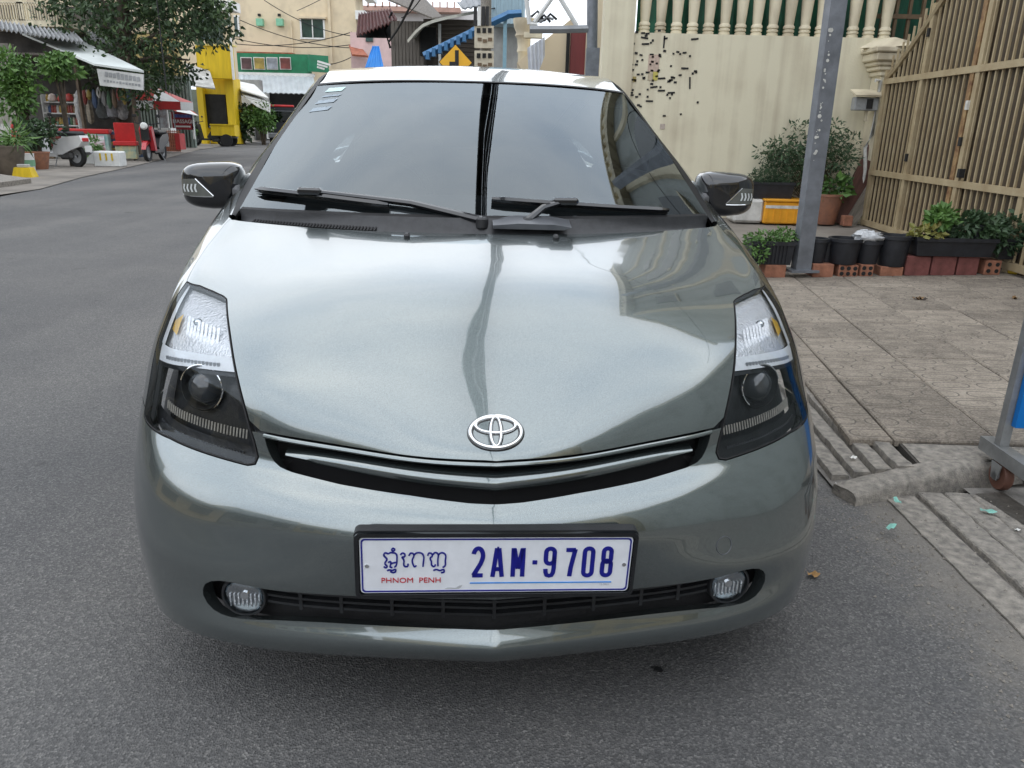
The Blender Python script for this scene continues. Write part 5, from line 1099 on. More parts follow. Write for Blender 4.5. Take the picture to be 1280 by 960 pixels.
cable([(6.1, 3, 6.4), (-9, 34, 5.5)], .012, 'thin black wire crossing the street from the villa', None, 40, .5)
# ================================================================== FAR STREET
def pbox(name, x0, y0, x1, y1, Y, th, m, parent=None, off=(0, 0, 0), rz=0, bev=0):
    """upright block whose front face spans the given view window at depth Y"""
    a, b = at(x0, y0, Y), at(x1, y1, Y); c = at((x0+x1)/2, (y0+y1)/2, Y)
    w = abs(at(x1, (y0+y1)/2, Y)[0] - at(x0, (y0+y1)/2, Y)[0]); h = abs(at((x0+x1)/2, y0, Y)[2] - at((x0+x1)/2, y1, Y)[2])
    o = MB().box((0, th/2, 0), (w, th, h), bev=bev).build(name, m, parent); pl = parent.location if parent else Vector((0, 0, 0))
    o.location = Vector(c) - pl + Vector(off); o.rotation_euler = (0, 0, rz); return o
def gt(px, Y): return (at(px, 170, Y)[0], Y, 0.)
def gthing(name, label, cat, px, py, rz=0, z=0., group=None):
    p = gnd(px, py, z); return thing(name, label, cat, (p[0], p[1], z), rz, group)
def sheet(name, pts, th, m, parent=None, corr=0, n=1):
    """a thick sheet through four corner points (a, b along the top edge, c, d along the lower edge), optionally corrugated"""
    a, b, c, d = [Vector(q) for q in pts]; nr = (b - a).cross(d - a).normalized(); vs, fs = [], []; k = max(1, n)
    for i in range(k+1):
        t = i/k; w = nr*(corr*math.sin(i*math.pi) if False else corr*(1 if i % 2 else -1)); p, q = a.lerp(b, t) + w, d.lerp(c, t) + w; vs += [p, q, q - nr*th, p - nr*th]
    for i in range(k):
        for j in range(4): fs.append((i*4+j, i*4+(j+1) % 4, (i+1)*4+(j+1) % 4, (i+1)*4+j))
    fs += [(0, 1, 2, 3), tuple(k*4+j for j in (3, 2, 1, 0))]
    o = MB().add([tuple(q) for q in vs], fs).build(name, m, None)
    if parent: 
        o.parent = parent; pl = parent.location
        for v in o.data.vertices: v.co = v.co - pl
    return o
BEIGE = stain_wall('beige_render', (.66, .55, .38), (.52, .43, .30), .5, .12); WFR = mat('white_frame', (.74, .74, .71), .6, 0, .1, 4); GLZ = mat('green_dark_glass', (.03, .07, .06), .12, 0, .3, 2)
GREY = mat('grey_zinc', (.33, .34, .35), .5, .4, .2, 3, .1, 20); WOODG = mat('weathered_boards', (.20, .175, .15), .85, 0, .3, 2.5, .4, 20, stretch=(8, 8, .5)); DRED = mat('dark_red_zinc', (.13, .035, .03), .6, .1, .3, 4)
BLUEP = mat('blue_paint', (.04, .17, .36), .5, 0, .2, 3); LBLUE = mat('pale_blue_boards', (.42, .56, .63), .7, 0, .15, 3, stretch=(10, 10, .5)); PINK = mat('pink_render', (.66, .48, .46), .8, 0, .1, 2); REDR = mat('red_roof_tile', (.40, .12, .06), .8, 0, .3, 6, .4, 20)
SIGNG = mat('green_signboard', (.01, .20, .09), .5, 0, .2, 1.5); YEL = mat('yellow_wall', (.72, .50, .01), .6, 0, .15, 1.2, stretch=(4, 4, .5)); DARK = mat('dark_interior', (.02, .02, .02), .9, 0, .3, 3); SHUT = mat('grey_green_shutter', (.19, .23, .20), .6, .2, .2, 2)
WHT = mat('white_sheet', (.72, .72, .70), .6, 0, .1, 2); DWHT = mat('greyed_canvas', (.52, .52, .50), .8, 0, .25, 3, .2, 10); MAR = mat('maroon_sign', (.30, .02, .03), .5, 0, .12, 3); REDP = mat('red_plastic', (.52, .02, .02), .45, 0, .15, 4)
# ---- beige apartment block closing the street
ap = thing('apartment_block', 'big plain beige apartment block with a white-framed window above the green shop sign', 'building', tuple(at(365, 175, 62) * np.array([1, 1, 0])))
pbox('wall', 287, -120, 445, 175, 62, 3, BEIGE, ap)
for (x0, y0, x1, y1) in ((377, 24, 404, 47), (285, 21, 297, 43)):
    w = pbox('window', x0, y0, x1, y1, 61.95, .1, GLZ, ap); 
    for (a, b, c, d) in ((x0-2, y0-2, x1+2, y0), (x0-2, y1, x1+2, y1+2), (x0-2, y0, x0, y1), (x1, y0, x1+2, y1), ((x0+x1)/2-.6, y0, (x0+x1)/2+.6, y1)):
        f = pbox('frame', a, b, c, d, 61.9, .12, WFR, None); f.location -= w.location + ap.location; f.parent = w
pbox('window_head', 373, 20.5, 407, 23, 61.7, .35, BEIGE, ap)
for x in (320, 345): pbox('vent_box', x, 23, x+8, 32, 61.6, .4, mat('pale_green_box', (.22, .52, .34), .6), ap); pbox('vent_pipe', x+2, 17, x+5, 20, 61.8, .3, DARK, ap)
pbox('downpipe', 410, -40, 413, 80, 61.8, .15, BEIGE, ap); pbox('downpipe', 364, 25, 365.5, 75, 61.8, .12, BEIGE, ap); pbox('roof_ledge', 293, 65, 365, 69.5, 61, 1.0, REDR, ap)
for k in range(3): pbox('balcony', 444, -20 + 33*k, 456, -9 + 33*k, 61 + k*.1, 5, WFR, ap)
# wires across the facade
for k, (a, b) in enumerate((((300, 25), (442, 60)), ((293, 48), (445, 55)), ((296, 55), (440, 40)), ((380, 78), (445, 68)), ((330, 0), (440, 45)))):
    cable([at(*a, 60), at(*b, 60)], .03, ('thin wire slanting down the beige block below its window', 'sagging wire running level across the beige block', 'wire rising across the beige block', 'short wire over the green sign corner', 'wire dropping from the top of the beige block')[k], None, 14, .4)
# ---- green signboard shop
gs = thing('shop_sign', 'long green shop signboard with four square photo panels', 'sign', tuple(at(350, 93, 57)))
pbox('board', 294, 67, 388, 92, 57, .3, SIGNG, gs); o = pbox('side_board', 386, 69, 412, 90, 57, .3, SIGNG, gs, rz=.7); pbox('lower_rim', 296, 91, 392, 95, 56.8, .4, WFR, gs)
for k, (x, c) in enumerate(((301, (.12, .06, .06)), (317, (.45, .33, .08)), (333, (.35, .38, .42)), (349.5, (.22, .06, .05)))):
    f = pbox('photo_panel', x, 71.5, x + 14, 87, 56.9, .08, WFR, gs); q = pbox('photo', x + 1, 72.5, x + 13, 86, 56.82, .05, mat('photo_%d' % k, c, .5, 0, .45, 1.6, col2=tuple(v*.25 for v in c)), None); q.location -= f.location + gs.location; q.parent = f
for k in range(3): MB().box(tuple(Vector(at(405 - 2*k, 79 + 3*k, 56.2)) - gs.location), (.9 - .2*k, .1, .12), rz=.6, ry=.2).build('lettering', WFR, gs)
tag(sheet('shop_awning', [at(297, 94, 56.8), at(392, 97, 56.8), at(396, 118, 54.2), at(300, 116, 54.2)], .05, mat('pale_zinc_awning', (.50, .54, .56), .5, .2, .12, 1), None, .03, 30), 'wide grey zinc awning under the green signboard', 'awning')
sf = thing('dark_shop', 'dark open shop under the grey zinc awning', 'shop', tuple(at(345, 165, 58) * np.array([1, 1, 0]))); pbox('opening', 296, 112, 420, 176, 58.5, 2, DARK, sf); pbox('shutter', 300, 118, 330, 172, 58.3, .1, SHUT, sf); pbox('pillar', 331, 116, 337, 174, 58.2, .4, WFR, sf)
# ---- dark van driving away
vp = gnd(352, 172, 0); van = thing('van', 'dark van with a red roof rack standing below the green shop sign', 'van', (at(355, 172, 47)[0], 47, 0), .2)
CARB = mat('charcoal_body', (.03, .033, .04), .3, .2, .1, 3); 
MB().prism([(-.85, .35), (-.9, .9), (-.82, 1.5), (-.7, 2.05), (.7, 2.05), (.82, 1.5), (.9, .9), (.85, .35)], 4.2).build('body', CARB, van)
MB().box((0, -.02, 1.55), (1.3, .04, .62), bev=.02).build('windscreen', SGLASS, van); MB().box((0, .3, 2.13), (1.3, .5, .12), bev=.03).build('roof_bar', REDP, van); MB().box((0, -.06, .5), (1.75, .14, .28), bev=.04).build('bumper', GREY, van)
for s in (-1, 1): MB().box((s*.66, -.04, .85), (.26, .06, .2), bev=.03).build('headlight', WFR if s < 0 else REDP, van); MB().box((s*.98, .3, 1.35), (.2, .12, .25), bev=.03).build('mirror', CARB, van)
for s in (-1, 1):
    for yy in (.9, 3.3): MB().lathe([(.2, -.1), (.32, -.09), (.33, 0), (.32, .09), (.2, .1)], (s*.78, yy, .33), 18, 'x').build('wheel', RUBBER, van, True)
# ---- yellow shop house
yb = thing('yellow_shop', 'yellow shop house with a dark doorway and stained yellow sign panel', 'shop', tuple(at(270, 178, 44) * np.array([1, 1, 0])))
pbox('wall', 248, 98, 294, 180, 44.6, 1.2, YEL, yb); pbox('sign_panel', 246, 57, 289, 98, 43.6, .5, YEL, yb); pbox('doorway', 258, 118, 283, 160, 44.5, .2, DARK, yb); pbox('column', 284, 96, 294, 180, 44.2, .5, YEL, yb); pbox('column', 249, 110, 256, 180, 44.2, .5, YEL, yb); pbox('side_shutter', 228, 112, 249, 178, 44.8, .6, SHUT, yb)
pbox('panel_rim', 245, 55, 290, 57, 43.5, .7, mat('pale_yellow', (.75, .62, .18), .6), yb)
pbox('gutter_pipe', 287, 15, 289.5, 100, 43.3, .12, WFR, yb)
tag(sheet('awning', [at(231, 80, 43.5), at(262, 90, 43.5), at(269, 112, 41.2), at(240, 108, 41.2)], .06, DWHT), 'grey canvas awning on the side of the yellow shop', 'awning')
uh = thing('upper_house', 'grey-white upper storey rising behind the yellow shop', 'house', tuple(at(265, 178, 50) * np.array([1, 1, 0]))); pbox('wall', 205, -90, 287, 100, 50, .5, BEIGE, uh); pbox('balcony', 255, 0, 290, 12, 48.6, 1.4, WFR, uh); pbox('window', 250, 22, 278, 50, 49.95, .1, GLZ, uh)
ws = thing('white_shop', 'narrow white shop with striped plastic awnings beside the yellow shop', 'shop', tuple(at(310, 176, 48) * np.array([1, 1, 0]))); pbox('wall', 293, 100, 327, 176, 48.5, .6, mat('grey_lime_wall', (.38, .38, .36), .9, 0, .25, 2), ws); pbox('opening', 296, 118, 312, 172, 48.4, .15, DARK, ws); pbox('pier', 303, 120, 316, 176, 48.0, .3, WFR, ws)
tag(sheet('awning', [at(290, 101, 47.8), at(318, 107, 47.8), at(336, 124, 45.2), at(302, 114, 45.2)], .06, WHT), 'upper white plastic awning of the narrow white shop', 'awning'); a_ = thing('awning', 'lower white scalloped awning with a hanging valance beside the plants', 'awning', tuple(at(325, 125, 46)))
o = sheet('canopy', [at(292, 108, 47.4), at(318, 114, 47.4), at(338, 131, 44.8), at(306, 122, 44.8)], .05, DWHT, a_); o = sheet('valance', [at(306, 122, 44.8), at(338, 131, 44.8), at(338, 141, 44.7), at(322, 134, 44.7)], .04, WHT, a_)
dsh = MB().lathe([(.01, 0), (.22, .05), (.33, .12), (.34, .12)], n=18, ax='y'); o = dsh.build('satellite_dish', WHT, None, True); o.location = tuple(at(321, 133, 45.5)); tag(o, 'round white dish hanging under the scalloped awning', 'dish')
def bush(name, label, px, py, Y, r, n, sz, m, seed, trunk=True):
    c = at(px, py, Y); g = thing(name, label, 'bush', (c[0], c[1], 0)); h = c[2]; rg = random.Random(seed); cl = []
    for k in range(7): cl.append(((rg.uniform(-.5, .5)*r[0], rg.uniform(-.5, .5)*r[1], h + rg.uniform(-.55, .55)*r[2]), (r[0]*.6, r[1]*.6, r[2]*.55), n//7))
    plant_on(g, 'foliage', cl, sz, m, seed, asp=1.8)
    ms = MB()
    for k in range(5): a = rg.uniform(-.4, .4); ms.tube([(a*.3*r[0], 0, 0), (a*.6*r[0], 0, h*.6), (a*1.4*r[0], rg.uniform(-.2, .2), h + r[2]*.3)], [.05, .04, .015], 6)
    ms.build('stem', mat('bark', (.09, .07, .05), .95, 0, .3, 8, .6, 20), g); return g
bush('bush', 'tall leafy bush in front of the narrow white shop', 302, 150, 45.5, (.7, .6, 1.1), 900, .22, LG2, 41); bush('bush', 'bright bush under the scalloped awning by the van', 328, 148, 45.3, (.9, .7, 1.0), 1100, .22, LG1, 42)
tag(MB().lathe([(.2, 0), (.5, .12), (.42, .35), (.15, .45), (.02, .46)], tuple(gnd(300, 172, 0)), 9).build('rubbish_bag', WHT, None, True), 'white rubbish bag heaped at the foot of the yellow column', 'rubbish bag'); tag(MB().lathe([(.3, 0), (.42, .1), (.3, .25), (.02, .3)], tuple(gnd(312, 174, 0)), 9).build('rubbish_bag', DWHT, None, True), 'flattened grey rubbish bag on the road edge by the white shop', 'rubbish bag')
# ---- scooters
def scooter(name, label, loc, rz, body, seatm, accent, cargo=None, s=1., front=True):
    t = thing(name, label, 'scooter', loc, rz); t.scale = (s, s, s)
    for x in (-.62, .62):
        w = bpy.data.objects.new('wheel', None); COL.objects.link(w); w.parent = t; w.location = (x, 0, .27)
        MB().lathe([(.17, -.045), (.25, -.05), (.275, 0), (.25, .05), (.17, .045)], n=22, ax='y', cap=False).build('tyre', RUBBER, w, True); MB().lathe([(.172, -.03), (.05, -.02), (.05, .02), (.172, .03)], n=18, ax='y', cap=False).build('rim', GREY, w, True)
    def prism(nm, pts, wd, m, y=0): return MB().prism(pts, wd, Matrix.Translation((0, y - wd/2, 0))).build(nm, m, t)
    prism('rear_body', [(-.95, .62), (-.85, .50), (-.60, .42), (-.30, .30), (-.05, .28), (.02, .40), (-.15, .62), (-.40, .72), (-.90, .76)], .26, body)
    prism('floor', [(-.12, .24), (.38, .24), (.42, .32), (-.1, .33)], .28, body); prism('leg_shield', [(.30, .28), (.44, .30), (.60, .86), (.50, .95), (.42, .90)], .34, accent); prism('front_cowl', [(.46, .55), (.66, .58), (.66, .92), (.52, 1.02), (.46, .95)], .22, body); prism('front_fender', [(.38, .50), (.55, .60), (.78, .52), (.90, .34), (.80, .42), (.55, .50)], .12, accent)
    MB().box((-.48, 0, .79), (.78, .27, .13), bev=.05).build('seat', seatm, t); MB().tube([(.62, 0, .27), (.46, 0, .98)], .03, 8).build('fork', GREY, t); MB().tube([(.36, -.33, 1.04), (.46, -.12, 1.0), (.48, 0, .99), (.46, .12, 1.0), (.36, .33, 1.04)], .017, 7).build('handlebar', RUBBER, t)
    MB().lathe([(.09, 0), (.10, .06), (.06, .12)], (.60, 0, .96), 14, 'x').build('headlamp', WFR, t, True)
    for y in (-.3, .3): MB().tube([(.38, y, 1.04), (.40, y*1.05, 1.2)], .008, 5).build('mirror_stem', RUBBER, t); MB().box((.39, y*1.05, 1.23), (.03, .12, .08), bev=.02).build('mirror', RUBBER, t)
    MB().box((-.95, 0, .66), (.05, .18, .09), bev=.015).build('tail_light', REDP, t); MB().box((-1.0, 0, .45), (.015, .2, .15)).build('rear_plate', WHT, t); MB().tube([(-.15, -.17, .26), (-.55, -.17, .26), (-.9, -.18, .38)], [.03, .05, .055], 9).build('exhaust', GREY, t, True); MB().box((-.35, 0, .28), (.4, .22, .2), bev=.05).build('engine', mat('grey_engine', (.1, .1, .1), .5, .5, .2, 10), t)
    MB().tube([(-.1, .1, .24), (-.12, .22, .01)], .012, 5).build('stand', GREY, t); return t
WB = mat('white_scooter_paint', (.70, .70, .70), .25, 0, .06, 5, coat=.6); RB = mat('red_scooter_paint', (.50, .03, .04), .3, 0, .1, 5, coat=.6); BB = mat('black_scooter_paint', (.02, .02, .022), .3, 0, .1, 5, coat=.6)
p = gnd(74, 208, 0); scooter('scooter', 'white scooter parked sideways in front of the shop shelves', (p[0], p[1], .0), R(163), WB, BLACKP, WB, s=1.05)
p = gnd(186, 202, 0); scooter('scooter', 'red and black scooter standing beside the orange mesh at the roadside', (p[0], p[1] + .5, .0), R(-84), BB, BLACKP, RB, s=1.08)
p = gnd(262, 179, 0); ct = scooter('cargo_motorcycle', 'small motorcycle hitched to a yellow cargo cart in front of the yellow shop', (at(262, 179, 41)[0], 41, 0), R(175), BB, BLACKP, BB, s=1.15)
crt2 = thing('cargo_cart', 'yellow steel cargo cart behind the motorcycle at the yellow shop', 'cart', (at(283, 179, 41)[0], 41.0, 0), .1); MB().box((0, 0, .78), (1.15, 1.0, .5)).build('box', YEL, crt2); MB().box((0, -.52, 1.05), (1.2, .04, .06)).build('rim', YEL, crt2); MB().box((0, 0, .45), (1.2, .1, .08)).build('frame', GREY, crt2)
for y in (-.5, .5): MB().lathe([(.2, -.04), (.3, -.04), (.3, .04), (.2, .04)], (.15, y, .3), 18, 'y').build('wheel', RUBBER, crt2, True)
# ---- left shop with awnings
sp = thing('grocery_shop', 'dark open-fronted grocery shop under a big slanting white awning', 'shop', tuple(at(90, 195, 27) * np.array([1, 1, 0])))
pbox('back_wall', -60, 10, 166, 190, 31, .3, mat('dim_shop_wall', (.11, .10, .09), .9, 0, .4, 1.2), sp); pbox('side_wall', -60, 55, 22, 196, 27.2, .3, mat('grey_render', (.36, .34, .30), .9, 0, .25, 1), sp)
pbox('ceiling', -60, 66, 150, 69, 28.5, 2.4, WOODG, sp)
for x in (22, 99, 165): pbox('post', x, 72, x + 3, 194, 26.2, .15, mat('old_timber', (.16, .12, .085), .9, 0, .3, 3), sp)
tag(sheet('awning', [at(28, 44, 27.2), at(100, 52, 27.5), at(180, 91, 24.0), at(118, 82, 24.0)], .06, mat('white_awning_canvas', (.68, .72, .70), .7, 0, .12, .8)), 'big slanting white awning over the grocery shop', 'awning')
va = thing('awning_valance', 'dirty white valance board with grey lettering hung from the slanting awning', 'awning', tuple(at(150, 100, 23.9)))
VAL = mat('dirty_white_board', (.62, .62, .60), .8, 0, .25, 2); sheet('board', [at(122, 86, 23.9), at(180, 93, 23.9), at(180, 113, 23.9), at(126, 107, 23.9)], .05, VAL, va)
rv = random.Random(8)
for k in range(9): q = Vector(at(133 + 5*k, 93 + .75*k, 23.85)) - va.location; MB().box(tuple(q), (.09, .02, rv.uniform(.12, .18)), ry=rv.uniform(-.2, .2)).build('letter', GREY, va)
for k in range(12): q = Vector(at(131 + 3.9*k, 101 + .5*k, 23.85)) - va.location; MB().box(tuple(q), (.06, .02, rv.uniform(.04, .08))).build('letter', GREY, va)
cr_ = thing('tin_roof', 'corrugated grey tin roof strip above the grocery shop', 'roof', tuple(at(50, 40, 26)))
sheet('corrugated_sheet', [at(-30, 22, 27), at(92, 42, 27.5), at(104, 54, 25.2), at(-30, 32, 24.8)], .03, GREY, cr_, .045, 46)
tag(sheet('tin_roof', [at(105, 38, 30), at(130, 44, 30), at(142, 58, 28.6), at(112, 50, 28.6)], .03, GREY, None, .04, 14), 'short piece of tin roof behind the tree trunk', 'roof')
ub = thing('balcony_house', 'cream upper storey with an upright-barred balcony above the tin roof', 'house', tuple(at(40, 30, 30) * np.array([1, 1, 0]))); pbox('wall', -80, -120, 205, 40, 33, .4, BEIGE, ub); pbox('balcony_floor', -60, 24, 84, 32, 29, 2, CREAM, ub); pbox('balcony_rail', -60, 2, 84, 4, 29, .1, CREAM, ub)
for k in range(26): pbox('balcony_bar', -4 + 3.3*k, 3, -2.9 + 3.3*k, 26, 29, .05, CREAM, ub)
pbox('corner_post', 14, -90, 22, 26, 29, .3, CREAM, ub); pbox('window', 100, 8, 150, 44, 32.9, .1, mat('orange_blind', (.5, .32, .12), .7, 0, .2, 3), ub); pbox('second_wall', 140, -60, 218, 120, 38, .4, mat('ochre_render', (.52, .42, .18), .8, 0, .2, 1), ub)
# shelves of goods
sh = thing('goods_shelf', 'shelf rack crowded with jars and bottles inside the grocery shop', 'shelf', tuple(at(76, 172, 28.5))); 
for x in (55, 79, 97): pbox('upright', x, 118, x + 1.4, 184, 28.4, .4, WHT, sh)
for y in (127, 141, 156, 168): pbox('shelf_board', 55, y, 98, y + 1.6, 28.4, .45, WHT, sh)
rg = random.Random(31); GOOD = [mat('goods_%d' % k, c, .35, 0, .2, 6) for k, c in enumerate(((.45, .30, .06), (.30, .05, .03), (.42, .38, .28), (.06, .16, .07), (.20, .10, .03), (.5, .5, .48), (.04, .09, .22)))]
jar = [MB().lathe([(.055, 0), (.06, .02), (.06, .17), (.035, .21), (.035, .25), (.001, .25)], n=10).mesh('jar', m, True) for m in GOOD]
def goods(name, lab, mesh, loc, grp):
    o = obj(name, mesh, None); o.location = loc; tag(o, lab, 'goods', grp); return o
JC = ('amber', 'red', 'cream', 'green', 'brown', 'white', 'blue')
for r_i, y in enumerate((127, 141, 156, 168)):
    for k in range(12):
        px = 57.5 + 3.4*k; c = rg.randrange(7); sn = ('top', 'second', 'third', 'lowest')[r_i]
        goods('jar', '%s jar standing on the %s shelf of the grocery rack' % (JC[c], sn), jar[c], tuple(at(px, y, 28.38) + np.array([0, .12, 0])), '%s jars on the %s grocery shelf' % (JC[c], sn))
for k, (px, py, c) in enumerate(((66, 121, (.6, .5, .45)), (78, 122, (.4, .04, .03)), (87, 121, (.45, .05, .04)))):
    o = MB().lathe([(.13, 0), (.15, .08), (.1, .2), (.02, .24)], tuple(at(px, py + 5, 28.4)), 12).build('tin', mat('tin_%d' % k, c, .4), None, True); tag(o, ('pale round tin on top of the grocery rack', 'red tin on top of the grocery rack beside the pale one', 'red tin at the end of the rack top')[k], 'tin')
# hanging bags
for k, (px, y0, y1, w, c, lab) in enumerate(((97, 112, 152, 10, (.45, .44, .42), 'grey bundle of plastic bags hanging from the shop beam'), (108, 112, 155, 7, (.34, .29, .22), 'long brown bundle hanging beside the grey bags'), (126, 115, 150, 12, (.09, .10, .10), 'dark bundle of goods hanging in the shop front'), (137, 118, 148, 12, (.30, .30, .32), 'loose grey bags hanging near the red chest'), (150, 116, 150, 10, (.34, .33, .33), 'pale bags hanging at the end of the shop front'))):
    a = at(px, y0, 27.0); b = at(px, y1, 27.0); L = a[2] - b[2]; wd = w/36.
    rr = random.Random(k); vs, n = [], 12
    prof = [(.1, 0), (.5, -.12), (.9, -.4), (1, -.7), (.75, -.93), (.2, -1)]
    for r, h in prof:
        for q in range(n): an = 2*math.pi*q/n; j = 1 + rr.uniform(-.3, .3); vs.append((wd*.6*r*j*math.cos(an), wd*.5*r*j*math.sin(an), h*L))
    o = MB().add(vs, [(i*n+q, i*n+(q+1) % n, (i+1)*n+(q+1) % n, (i+1)*n+q) for i in range(5) for q in range(n)]).build('hanging_bundle', mat('bundle_%d' % k, c, .6, 0, .35, 9, .4, 20), None, True); o.location = a; tag(o, lab, 'goods')
# chest freezers
fz = thing('chest_freezer', 'chest freezer with a red lid and pictured sides in front of the shop', 'freezer', gt(106, 24.6), .3); fz.scale = (.74, .8, .9); MB().box((0, .35, .45), (1.75, .75, .85), bev=.03).build('body', mat('freezer_print', (.55, .62, .55), .4, 0, .45, 2.2, col2=(.10, .30, .30)), fz); MB().box((0, .35, .93), (1.85, .82, .16), bev=.03).build('lid', REDP, fz); MB().box((.45, -.04, .45), (.55, .03, .7)).build('poster', mat('freezer_poster', (.70, .72, .76), .5, 0, .5, 4, col2=(.35, .08, .10)), fz); MB().box((.55, -.055, .12), (.7, .03, .22)).build('kick_panel', REDP, fz)
rc = thing('ice_chest', 'red ice chest with its lid propped up and a coloured front', 'ice chest', gt(155, 24.4), .3); rc.scale = (.68, .7, .78); MB().box((0, .3, .33), (.85, .6, .5), bev=.02).build('body', mat('chest_print', (.60, .50, .25), .5, 0, .5, 4, col2=(.16, .30, .28)), rc); MB().box((0, .26, .66), (.95, .7, .16), bev=.02).build('rim', REDP, rc); MB().box((-.05, .62, 1.05), (.85, .06, .75), rx=.1, bev=.02).build('lid', REDP, rc)
for x in (-.3, .3): MB().box((x, .3, .05), (.08, .5, .1)).build('foot', RUBBER, rc)
FOAM = mat('white_foam', (.72, .73, .71), .8, 0, .08, 8)
f1 = thing('foam_box', 'white foam box with yellow splashes at the road edge', 'foam box', tuple(gnd(134, 209, 0)), .08); MB().box((0, .25, .2), (.68, .45, .4), bev=.03).build('body', FOAM, f1)
for k in range(3): MB().box((-.15 + .15*k, .02, .26), (.04, .02, .18)).build('splash', YEL, f1)
f2 = thing('foam_box', 'white foam planter box holding green shoots behind the scooter', 'foam box', tuple(gnd(108, 206, 0)), .06); MB().box((0, .25, .17), (.72, .4, .34), bev=.03).build('body', FOAM, f2); plant_on(f2, 'shoots', [((.05, .2, .5), (.3, .2, .22), 260)], .22, LG1, 51, asp=5)
# pots at the far left
pj = bucket('stone_jar', 'big grey-brown stone jar at the edge of the shop yard', *gnd(13, 219, 0)[:2], 0, .26, .36, .62, mat('stoneware', (.17, .14, .11), .7, 0, .25, 4), 'jar'); plant_on(pj, 'grass', [((.25, 0, .75), (.22, .2, .22), 130)], .28, LG1, 52, asp=8)
bucket('terracotta_pot', 'small terracotta pot beside the white scooter', *gnd(49, 212, 0)[:2], 0, .2, .28, .42, TERRA); 
yc = thing('plastic_tub', 'yellow plastic tub on the ground beside the stone jar', 'tub', tuple(gnd(32, 222, 0)), .1); MB().add([(-.3, -.2, 0), (.3, -.2, 0), (.3, .2, 0), (-.3, .2, 0), (-.22, -.15, .26), (.22, -.15, .26), (.22, .15, .26), (-.22, .15, .26)], [(3, 2, 1, 0), (4, 5, 6, 7)] + [(i, (i+1) % 4, (i+1) % 4+4, i+4) for i in range(4)]).build('body', YEL, yc); yc.scale = (.7, .7, .8); MB().box((0, 0, .3), (.3, .2, .08), bev=.01).build('contents', DWHT, yc)
wt = thing('paint_tin', 'white printed tub behind the yellow plastic tub', 'tub', tuple(gnd(37, 214, 0))); MB().lathe([(.13, 0), (.15, .4), (.16, .4), (.14, .38)], n=18).build('body', WHT, wt, True); MB().lathe([(.146, .12), (.152, .26)], n=18, cap=False).build('label_band', mat('green_print', (.2, .4, .25), .6), wt)
rcg = thing('folded_chair', 'folded red plastic chair among the pots', 'chair', tuple(gnd(28, 195, 0)), .3); MB().box((0, 0, .7), (.45, .06, .75), ry=.15, rx=-.15, bev=.04).build('backrest', REDP, rcg); MB().box((.05, -.1, .4), (.42, .3, .05), rx=.9, bev=.02).build('seat', REDP, rcg)
for x in (-.18, .18): MB().tube([(x, -.1, .4), (x*1.2, -.2, 0)], .022, 6).build('leg', REDP, rcg); MB().tube([(x, .05, .4), (x*1.2, .18, 0)], .022, 6).build('leg', REDP, rcg)
fn = thing('picket_fence', 'short white picket fence behind the leafy shrub', 'fence', tuple(at(0, 186, 21) * np.array([1, 1, 0])))
for k in range(8): pbox('picket', -14 + 3.6*k, 155, -12.2 + 3.6*k, 188, 21, .04, WFR, fn)
pbox('rail', -14, 160, 14, 162.5, 20.95, .04, WFR, fn); pbox('rail', -14, 180, 14, 182, 20.95, .04, WFR, fn)
bush('shrub', 'leafy light green shrub in front of the grocery shop', 20, 104, 20.5, (.62, .55, .95), 1300, .16, LG1, 61); g2 = bush('shrub', 'branch of light leaves reaching under the awning', 72, 82, 21, (.42, .35, .28), 330, .2, LG1, 62)
bush('shrub', 'low dark shrub among the pots behind the red chair', 45, 172, 20.3, (.55, .5, .45), 500, .16, LG2, 63); bush('shrub', 'small green plant at the foot of the picket fence', 6, 188, 19.5, (.5, .4, .35), 300, .16, LG1, 64)
# ---- parasol stall
um = thing('parasol', 'red and white parasol over a street stall with red signs', 'parasol', tuple(gnd(204, 192, 0))); hz = at(200, 127, um.location.y)[2]
n = 8; vs = [(0, 0, hz + .5)] + [(1.25*math.cos(2*math.pi*k/n + .3), 1.25*math.sin(2*math.pi*k/n + .3), hz) for k in range(n)]; vs2 = [(a*.99, b*.99, c - .28) for a, b, c in vs[1:]]
for k in range(n): MB().add([vs[0], vs[1 + k], vs[1 + (k+1) % n]], [(0, 1, 2)]).build('canopy_panel', REDP if k % 2 else WHT, um); MB().add([vs[1 + k], vs[1 + (k+1) % n], vs2[(k+1) % n], vs2[k]], [(0, 1, 2, 3)]).build('valance', WHT if k % 2 else REDP, um)
MB().tube([(0, 0, 0), (0, 0, hz + .5)], .03, 8).build('pole', GREY, um); MB().lathe([(.3, 0), (.3, .08), (.05, .1)], n=16).build('base', CONC, um)
for k in range(n): MB().tube([(0, 0, hz + .45), vs[1 + k]], .012, 4).build('rib', GREY, um)
hl_ = thing('parasol', 'second red parasol edge leaning over the signs', 'parasol', tuple(gnd(222, 186, 0))); 
hz2 = at(220, 135, hl_.location.y)[2]
for k in range(6):
    a0, a1 = 2*math.pi*k/6, 2*math.pi*(k+1)/6; q0, q1 = (1.1*math.cos(a0), 1.1*math.sin(a0), hz2 - .3*math.cos(a0)), (1.1*math.cos(a1), 1.1*math.sin(a1), hz2 - .3*math.cos(a1)); MB().add([(0, 0, hz2 + .35), q0, q1], [(0, 1, 2)]).build('canopy_panel', REDP if k % 2 == 0 else WHT, hl_)
MB().tube([(0, 0, 0), (0, 0, hz2 + .35)], .03, 8).build('pole', GREY, hl_)
rsn = thing('massage_sign', 'maroon massage signboard on a stand beside the parasol', 'sign', tuple(gnd(229, 186, 0))); Ys = rsn.location.y
